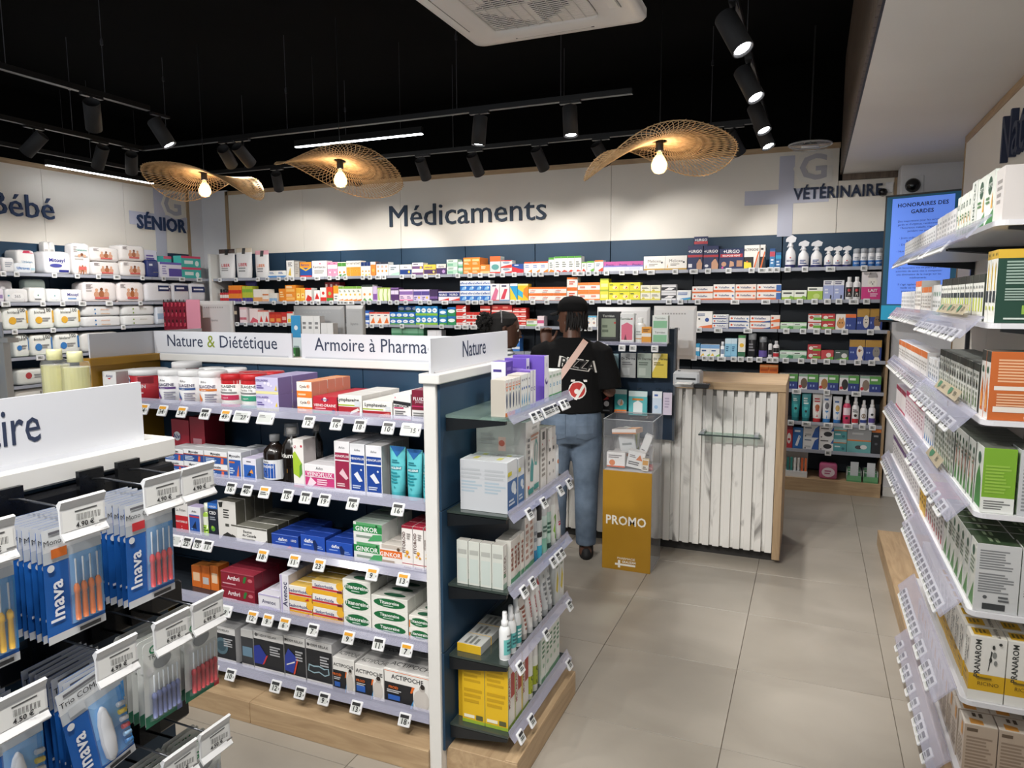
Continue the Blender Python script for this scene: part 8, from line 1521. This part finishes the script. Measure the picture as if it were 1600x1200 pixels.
for i, s in enumerate(['Des majorations pour les services de', "garde et d'urgence, remboursées par", "l'Assurance maladie, s'appliquent", 'pendant ces services:', '', '- Jours ordinaires (lundi à samedi,', '8 h à 20 h) : 2 € TTC', '- Dimanches et jours fériés 8 h à', '20 h : 6 € TTC', '- Nuit de 20 h à minuit et 6 h à 8 h :', '10 € TTC', '- Nuit profonde : 12 €', 'TTC', '', 'Cet honoraire mis en place par les', 'autorités de santé vise à compenser', 'une diminution de la marge sur les', 'médicaments.', '', "Il s'agit également d'un nouveau", 'mode de rémunération des', 'pharmaciens directement', 'désormais séparé du', 'prix contrôlé et de']):
    if s: tline(s, .205+i*.0245, .0145)
part('lettering', tx, 'matte', tv, world=True)
c = on('y', 6.46, 1426, 290); t = thing('security_camera', 'black dome camera on a white plate on the pier', 'camera', (c.x, 6.459, c.z))
part('plate', MB().cbox((-.075, -.012, -.075), (.075, 0, .075), .004, 'e4e4e6'), 'plastic', t); R90 = Matrix.Rotation(PI/2, 3, 'X')
part('dome', MB().lathe([(.055, .012), (.052, .03), (.035, .05), (0, .058)], 20, rot=R90, col='0c0c0e'), 'gloss', t)
c = on('y', YB-.03, 1384, 297); t = thing('security_camera', 'small black ball camera on a white bracket beside the Vétérinaire word', 'camera', (c.x, YB-.001, c.z))
part('bracket', MB().box((.0, -.04, -.02), (.05, 0, .06), 'e0e0e2'), 'plastic', t); part('ball', MB().lathe([(0, -.035), (.025, -.025), (.035, 0), (.025, .025), (0, .035)], 14, (-.02, -.05, -.02), col='0d0d0f'), 'gloss', t)

# ================================================================== CUSTOMERS
def ering(c, a, b, n=18, up=None, yaw=0.):
    c = Vector(c); return [c + Vector((a*math.cos(2*PI*i/n)*math.cos(yaw) - b*math.sin(2*PI*i/n)*math.sin(yaw), a*math.cos(2*PI*i/n)*math.sin(yaw) + b*math.sin(2*PI*i/n)*math.cos(yaw), 0)) for i in range(n)]
def merge(name, mb, voxel, smooth, color, mat, iters=6):
    me = mb.mesh(name, mat, True); o = bpy.data.objects.new(name, me); COL.objects.link(o)
    r = o.modifiers.new('r', 'REMESH'); r.mode = 'VOXEL'; r.voxel_size = voxel
    s = o.modifiers.new('s', 'SMOOTH'); s.factor = .5; s.iterations = iters
    dg = bpy.context.evaluated_depsgraph_get(); m2 = bpy.data.meshes.new_from_object(o.evaluated_get(dg)); bpy.data.objects.remove(o)
    m2.name = name; m2.materials.clear(); m2.materials.append(MATS[mat])
    for a in list(m2.color_attributes): m2.color_attributes.remove(a)
    at = m2.color_attributes.new('Col', 'FLOAT_COLOR', 'CORNER'); cs = np.zeros((len(m2.polygons), 4), dtype=np.float32); cs[:, 3] = 1
    cen = np.zeros(len(m2.polygons)*3, dtype=np.float32); m2.polygons.foreach_get('center', cen); cen = cen.reshape(-1, 3)
    for i, c in enumerate(cen): cs[i, :3] = color(c) if callable(color) else lin(color)
    cnt = np.zeros(len(m2.polygons), dtype=np.int32); m2.polygons.foreach_get('loop_total', cnt)
    at.data.foreach_set('color', np.repeat(cs, cnt, axis=0).ravel()); m2.polygons.foreach_set('use_smooth', [True]*len(m2.polygons)); m2.update(); return m2
def limb(mb, pts, rs, n=14): mb.tube([Vector(p) for p in pts], rs, n, cap=True)
def head(mb, c, yaw, pitch=0., s=1.):
    """head centred at c (middle of the skull), face along +Y turned by yaw"""
    R = Matrix.Rotation(yaw, 3, 'Z') @ Matrix.Rotation(pitch, 3, 'X'); c = Vector(c); T = lambda p: c + R @ (Vector(p)*s)
    prof = [(-.118, .028, .026, .052), (-.108, .044, .045, .045), (-.085, .056, .064, .030), (-.05, .066, .082, .012), (0, .073, .094, 0), (.04, .075, .096, -.004), (.075, .066, .085, -.008), (.10, .046, .060, -.010), (.113, .018, .025, -.010)]
    mb.rings([[T((a*math.cos(t), yc+b*math.sin(t), z)) for t in np.linspace(0, 2*PI, 19)[:-1]] for z, a, b, yc in prof])
    mb.tube([T((0, .086, .012)), T((0, .104, -.022)), T((0, .114, -.036)), T((0, .092, -.046))], [.009*s, .012*s, .016*s, .010*s], 8)      # nose
    mb.tube([T((-.022, .082, -.066)), T((0, .096, -.063)), T((.022, .082, -.066))], [.006*s, .009*s, .006*s], 8); mb.tube([T((-.020, .080, -.078)), T((0, .093, -.079)), T((.020, .080, -.078))], [.006*s, .010*s, .006*s], 8)   # lips
    for sx in (-1, 1):
        mb.tube([T((sx*.026-.022*0, .083, .022)), T((sx*.050, .068, .018))], .012*s, 6)                                   # brow
        mb.tube([T((sx*.072, -.008, .030)), T((sx*.082, -.020, .008)), T((sx*.076, -.008, -.030))], [.010*s, .014*s, .008*s], 8)   # ears
    return T
def hand(mb, w, d, up, side, curl=.9, s=1.):
    """hand from wrist w along d, back of the hand towards `up`, thumb on `side`; five curled fingers"""
    w, d, up = Vector(w), Vector(d).normalized(), Vector(up).normalized(); sd = d.cross(up).normalized()*side; up = sd.cross(d).normalized()*side
    L = .085*s; mb.rings([[w + d*t + sd*(a*math.cos(q)) + up*(b*math.sin(q)) for q in np.linspace(0, 2*PI, 13)[:-1]] for t, a, b in ((-.02, .026*s, .020*s), (.02*s, .034*s, .017*s), (.06*s, .041*s, .015*s), (L, .040*s, .012*s))])
    for k, (off, fl) in enumerate(((.030, .070), (.010, .080), (-.010, .075), (-.030, .058))):
        p = w + d*(L-.006) + sd*off*s; ang = 0.; pts = [p]; rr = [.0088*s]
        for j, seg in enumerate((.45, .32, .23)):
            ang += curl*(.75, .9, .7)[j]; dd = d*math.cos(ang) - up*math.sin(ang); p = p + dd*fl*seg*s; pts.append(p); rr.append((.0085, .0078, .0062)[j]*s)
        mb.tube(pts, rr, 8)
    p = w + d*.022*s + sd*.030*s; pts = [p]; rr = [.0115*s]
    for j, (a, l) in enumerate(((.75, .035), (.4, .03), (.2, .022))): p = p + (d*math.cos(a) + sd*math.sin(a) - up*.25*j).normalized()*l*s; pts.append(p); rr.append((.0105, .0092, .007)[j]*s)
    mb.tube(pts, rr, 8)
def legs_and_feet(mb, hipz, rs=1.):
    for sx in (-1, 1):
        limb(mb, [(sx*.085, 0, hipz), (sx*.095, .01, .72), (sx*.095, .015, .47), (sx*.095, -.01, .30), (sx*.095, -.01, .09)], [.085*rs, .078*rs, .055*rs, .054*rs, .038*rs])
        limb(mb, [(sx*.095, -.045, .045), (sx*.10, .05, .040), (sx*.105, .14, .030), (sx*.105, .185, .026)], [.040, .042, .036, .022], 12)
def eyes(T, root, s=1.):
    for sx in (-1, 1): part('eye', MB().lathe([(0, -.011), (.008, -.008), (.011, 0), (.008, .008), (0, .011)], 12, T((sx*.030, .078, .004)), col='e8e2da'), 'gloss', root); part('iris', MB().lathe([(0, -.006), (.006, 0), (0, .006)], 10, T((sx*.031, .0868, .004)), col='1a100c'), 'gloss', root)

# --- customer in the black cap, seen from behind
SK = '56382a'
ra = thing('person', 'person in a black cap, black Pizza T-shirt and blue jeans standing at the counter', 'person', (-1.352, 4.17, 0), math.radians(17))
b = MB()
b.rings([ering((0, y, z), a, d) for z, a, d, y in ((.80, .13, .10, 0), (.90, .165, .115, -.01), (1.0, .14, .10, 0), (1.10, .135, .095, 0), (1.22, .16, .105, 0), (1.30, .165, .095, -.005), (1.345, .13, .075, -.01), (1.375, .075, .06, -.01))])
limb(b, [(0, -.012, 1.34), (0, 0, 1.44), (0, .01, 1.50)], [.058, .052, .052])
T = head(b, (0, .015, 1.525), math.radians(52), s=.93)
limb(b, [(.165, -.01, 1.30), (.225, -.03, 1.13), (.235, -.02, 1.06), (.19, .09, 1.10), (.12, .15, 1.15)], [.055, .046, .040, .036, .026]); hand(b, (.12, .15, 1.15), (-.9, .35, .2), (0, 0, 1), -1, .35)
limb(b, [(-.165, -.01, 1.30), (-.215, .05, 1.13), (-.205, .10, 1.06), (-.19, .17, 1.20), (-.17, .19, 1.33)], [.055, .046, .040, .035, .025]); hand(b, (-.17, .19, 1.33), (.02, .06, 1), (-.1, 1, 0), -1, .95)
legs_and_feet(b, .84)
part('body', merge('body', b, .0055, 4, SK, 'skin', 3), None, ra); eyes(T, ra)
j = MB(); j.rings([ering((0, y, z), a, d) for z, a, d, y in ((.74, .165, .11, -.01), (.80, .185, .135, -.02), (.88, .19, .14, -.022), (.95, .18, .125, -.01), (1.0, .172, .118, 0))])
for sx in (-1, 1): limb(j, [(sx*.088, -.012, .86), (sx*.094, -.004, .70), (sx*.096, .012, .48), (sx*.097, -.008, .30), (sx*.097, -.012, .085)], [.105, .098, .076, .072, .064], 16)
mixed('denim', '4b5a6c', '6f7f92', 9, .85, bump=.25)
dm = merge('jeans', j, .009, 4, '5a7290', 'denim', 5); jn = part('jeans', dm, None, ra)
bvj = BVHTree.FromPolygons([v.co for v in dm.vertices], [tuple(p.vertices) for p in dm.polygons])
def skin_patch(bv, pts, off, col, mb, y0=-1.):
    out = []
    for (x, z) in pts:
        h = bv.ray_cast(Vector((x, y0, z)), Vector((0, 1, 0)))[0]; out.append((h if h is not None else Vector((x, -.1, z))) - Vector((0, off, 0)))
    return out
for sx in (-1, 1):
    m = MB(); us = np.linspace(0, 1, 7); c = sx*.095
    G_ = [[(c-.062+.124*u_, .94-.15*v_ - (.02*(1-abs(2*u_-1)) if v_ == 1 else 0)) for u_ in us] for v_ in us]
    pts = skin_patch(bvj, [p for r in G_ for p in r], .004, None, m); m.add(pts, [(r*7+q, r*7+q+7, r*7+q+8, r*7+q+1) for r in range(6) for q in range(6)], '50688a'); part('back_pocket', m, 'denim', jn)
for sx in (-1, 1):
    m = MB(); m.rings([[Vector((sx*.10, 0, 0))+Vector(p) for p in r] for r in [[(.045*math.cos(t), .04+l*math.sin(t), z) for t in np.linspace(0, 2*PI, 17)[:-1]] for z, l in ((.0, .115), (.03, .118), (.055, .10), (.085, .06))]], '1a1a1c'); part('shoe', m, 'matte', ra)
ts = MB(); ts.rings([ering((0, y, z), a, d, 22) for z, a, d, y in ((.935, .198, .142, -.012), (.98, .195, .138, -.012), (1.08, .185, .128, -.005), (1.18, .192, .126, 0), (1.27, .198, .120, -.004), (1.32, .185, .105, -.008), (1.352, .145, .088, -.010), (1.378, .092, .072, -.012), (1.39, .070, .062, -.010))])
limb(ts, [(.135, -.008, 1.30), (.18, -.015, 1.29), (.228, -.03, 1.15), (.236, -.03, 1.08)], [.075, .074, .072, .072], 16); limb(ts, [(-.135, -.008, 1.30), (-.18, -.005, 1.29), (-.220, .04, 1.16), (-.216, .07, 1.09)], [.075, .074, .072, .072], 16)
tm = merge('tshirt', ts, .008, 4, '0d0d0e', 'cloth', 6); sh_ = part('tshirt', tm, None, ra)
bvt = BVHTree.FromPolygons([v.co for v in tm.vertices], [tuple(p.vertices) for p in tm.polygons])
def onback(x, z, off):
    h = bvt.ray_cast(Vector((x, -1, z)), Vector((0, 1, 0)))[0]; return (h if h is not None else Vector((x, -.12, z))) - Vector((0, off, 0))
pm = MB(); rot = -.16; cx, cz = .035, 1.205; ct_, st_ = math.cos(rot), math.sin(rot)
def bm_(u_, v_, k): return 1 if isinstance(k, int) and k < 0 else onback(cx+u_*ct_-v_*st_, cz+u_*st_+v_*ct_, .0015+.0006*k)
L, w = text2d('PIZZA', .055, 1, .95)
for q, fs in L: pm.add([bm_(float(p[0])*1.12-w*.56, float(p[1])*1.16-.004, 1) for p in q], fs, 'd8d4ce')
for q, fs in L: pm.add([bm_(float(p[0])-w/2, float(p[1]), 3) for p in q], fs, '1c1a1a')
for q, fs in L: pm.add([bm_((float(p[0])-w/2)*.97+.003, float(p[1])*.95+.003, 2) for p in q], fs, 'c8c4be')
_art(pm, ['C .62 .35 .36 e8e4de', 'C .62 .35 .31 b8322c', 'P e8e4de .30 .62 .95 .70 .93 .78 .30 .70', 'P b8322c .2 .1 .45 .5 .4 .6', 'P e8e4de .55 .0 .66 -.02 .9 .55 .8 .6', 'C .6 .3 .10 e8e4de'], {'F': (.15, .16, lambda u_, v_, k: bm_(u_+.005, v_-.18, k if isinstance(k, int) and k < 0 else k+1))}, .15, .16)
part('back_print', pm, 'matte', sh_, label='white outlined Pizza print with a red slice')
st = MB(); N_ = 16
for e, col, hw, of in ((0, 'd8b9ad', .019, .006), ):
    P_ = []
    for i in range(N_+1):
        f = i/N_; x, z = .085-.235*f, 1.372-.33*f; d_ = Vector((-.235, 0, -.33)).normalized(); nn = Vector((d_.z, 0, -d_.x))
        P_.append((onback(x-nn.x*hw, z-nn.z*hw, of), onback(x+nn.x*hw, z+nn.z*hw, of)))
    st.add([p for q in P_ for p in q], [(2*i, 2*i+2, 2*i+3, 2*i+1) for i in range(N_)] + [(2*i+1, 2*i+3, 2*i+2, 2*i) for i in range(N_)], col)
part('bag_strap', st, 'cloth', ra, label='pale pink bag strap'); R_ = Matrix.Rotation(math.radians(52), 3, 'Z'); hc = Vector((0, .015, 1.525))
cp = MB(); cp.rings([[hc + R_ @ Vector((a*math.cos(t), -.006+d*math.sin(t), z)) for t in np.linspace(0, 2*PI, 25)[:-1]] for z, a, d in ((.022, .079, .100), (.055, .080, .101), (.085, .070, .089), (.108, .046, .060), (.118, .004, .004))], '0c0c0d'); cpo = part('cap', cp, 'cloth', ra, label='black baseball cap')
bl = MB(); top = []; 
for r_ in (0, .5, 1):
    for i in range(9): t = PI*(.18+.64*i/8); top.append(hc + R_ @ Vector((.076*math.cos(t)*(1-.1*r_), .085*math.sin(t)+.085*r_*math.sin(t), .030-.022*r_-.012*abs(math.cos(t)))))
bl.add(top + [p-Vector((0, 0, .004)) for p in top], [(r*9+i, r*9+i+1, r*9+i+10, r*9+i+9) for r in range(2) for i in range(8)] + [(27+r*9+i, 27+r*9+i+9, 27+r*9+i+10, 27+r*9+i+1) for r in range(2) for i in range(8)] + [(18+i, 19+i, 46+i, 45+i) for i in range(8)], '0c0c0d'); part('bill', bl, 'cloth', cpo)
hr = MB(); rg = random.Random(5)
for i in range(70):
    t = PI + rg.uniform(-1.35, 1.35)+PI/2; p = hc + R_ @ Vector((.074*math.cos(t), .094*math.sin(t), rg.uniform(-.02, .025))); hr.tube([p, p+Vector((rg.uniform(-.008, .008), rg.uniform(-.008, .008), -.03)), p+Vector((rg.uniform(-.012, .012), rg.uniform(-.012, .012), -rg.uniform(.05, .09)))], [.007, .006, .003], 5, '0e0a09')
part('hair', hr, 'hairy', ra, weld=False); part('earring', MB().tube([T((-.086, -.012, -.040)) + Vector((0, .008*math.cos(t), .008*math.sin(t)-.008)) for t in np.linspace(0, 2*PI, 13)], .0016, 5, 'd8d8dc', cap=False), 'metal', ra)

# --- customer with tied-up hair and a striped top
rb = thing('person', 'person with tied-up dark hair in a striped pale top, half hidden behind the Nature sign', 'person', (-1.84, 4.30, 0), math.radians(-62))
hb = on('y', 4.16, 790, 512); rb.location = (hb.x-.018, 4.15, 0); zz = hb.z-.01
b = MB()
b.rings([ering((0, y, z), a, d) for z, a, d, y in ((.76, .13, .10, 0), (.86, .165, .115, -.01), (.96, .135, .10, 0), (1.06, .13, .095, 0), (1.16, .15, .10, 0), (1.23, .155, .09, 0), (1.275, .12, .07, 0), (1.305, .07, .055, 0))])
limb(b, [(0, 0, 1.28), (0, .01, 1.36), (0, .015, 1.43)], [.055, .050, .05]); T2 = head(b, (0, .02, zz), 0., -.12, .93)
limb(b, [(.155, 0, 1.235), (.20, 0, 1.06), (.205, .02, .97), (.20, .06, .84), (.195, .08, .76)], [.05, .043, .037, .032, .024]); hand(b, (.195, .08, .76), (0, .1, -1), (1, 0, 0), -1, .35)
limb(b, [(-.155, 0, 1.235), (-.20, 0, 1.06), (-.205, .02, .97), (-.20, .06, .84), (-.195, .08, .76)], [.05, .043, .037, .032, .024]); hand(b, (-.195, .08, .76), (0, .1, -1), (-1, 0, 0), 1, .35)
legs_and_feet(b, .80, .95)
part('body', merge('body', b, .0055, 4, '4a3024', 'skin', 3), None, rb); eyes(T2, rb)
m, nt, bs_ = new_mat('stripes'); tc = nt.nodes.new('ShaderNodeTexCoord'); wv = nt.nodes.new('ShaderNodeTexWave'); wv.bands_direction = 'Z'; wv.inputs['Scale'].default_value = 14; wv.inputs['Distortion'].default_value = .6; cr = nt.nodes.new('ShaderNodeValToRGB'); cr.color_ramp.elements[0].position = .35; cr.color_ramp.elements[1].position = .5; cr.color_ramp.elements[0].color = (*lin('5a6068'), 1); cr.color_ramp.elements[1].color = (*lin('d8dadc'), 1)
nt.links.new(tc.outputs['Object'], wv.inputs[0]); nt.links.new(wv.outputs[0], cr.inputs[0]); nt.links.new(cr.outputs[0], bs_.inputs['Base Color']); bs_.inputs['Roughness'].default_value = .9
ts = MB(); ts.rings([ering((0, y, z), a, d, 20) for z, a, d, y in ((.86, .19, .14, 0), (.96, .175, .13, 0), (1.08, .17, .12, 0), (1.18, .18, .115, 0), (1.24, .17, .10, 0), (1.275, .13, .08, 0), (1.30, .085, .065, 0), (1.315, .065, .058, .002))])
limb(ts, [(.12, 0, 1.23), (.165, 0, 1.215), (.205, .015, 1.08), (.205, .03, 1.02)], [.068, .068, .062, .062], 16); limb(ts, [(-.12, 0, 1.23), (-.165, 0, 1.215), (-.205, 0, 1.08), (-.208, .01, 1.00)], [.068, .068, .062, .062], 16)
part('striped_top', merge('striped_top', ts, .009, 4, 'd8dadc', 'stripes', 6), None, rb)
j = MB(); j.rings([ering((0, y, z), a, d) for z, a, d, y in ((.70, .16, .11, 0), (.78, .18, .13, -.01), (.86, .18, .13, -.01), (.92, .165, .118, 0))])
for sx in (-1, 1): limb(j, [(sx*.086, -.01, .82), (sx*.094, 0, .68), (sx*.096, .012, .46), (sx*.096, -.008, .28), (sx*.096, -.012, .09)], [.10, .092, .072, .068, .06], 14)
part('trousers', merge('trousers', j, .010, 4, '1c1e24', 'cloth', 5), None, rb)
for sx in (-1, 1):
    m = MB(); m.rings([[Vector((sx*.10, 0, 0))+Vector(p) for p in r] for r in [[(.045*math.cos(t), .04+l*math.sin(t), z) for t in np.linspace(0, 2*PI, 17)[:-1]] for z, l in ((.0, .115), (.03, .118), (.055, .10), (.085, .06))]], 'd8d8d8'); part('shoe', m, 'matte', rb)
hr = MB(); rg = random.Random(9); hc = Vector((0, .02, zz))
hr.rings([[hc + Vector((a*math.cos(t), yc+d*math.sin(t), z)) for t in np.linspace(0, 2*PI, 25)[:-1]] for z, a, d, yc in ((-.05, .050, .030, -.068), (-.01, .072, .060, -.046), (.03, .080, .092, -.018), (.07, .076, .092, -.014), (.10, .055, .068, -.016), (.116, .005, .006, -.016))], '0c0908')
for i in range(160):     # bun of curls
    t, q = rg.uniform(0, 2*PI), rg.uniform(-1, 1); s_ = math.sqrt(1-q*q); d_ = Vector((s_*math.cos(t), s_*math.sin(t), q)); p = hc + Vector((0, -.125, .050)) + d_*.042; hr.tube([p, p+d_*.012+Vector((rg.uniform(-.01, .01), rg.uniform(-.01, .01), rg.uniform(-.01, .01))), p+d_*.016+Vector((rg.uniform(-.014, .014), rg.uniform(-.014, .014), rg.uniform(-.014, .014)))], [.010, .008, .004], 5, '0d0a09')
hr.lathe([(0, -.045), (.035, -.03), (.046, 0), (.035, .03), (0, .045)], 16, hc + Vector((0, -.125, .05)), col='0c0908')
part('hair', hr, 'hairy', rb, weld=False)
part('headband', MB().tube([hc + Vector((.078*math.cos(t), -.03, .035+.086*math.sin(t))) for t in np.linspace(.1, PI-.1, 17)], .004, 6, '8a8a8c'), 'plastic', rb)
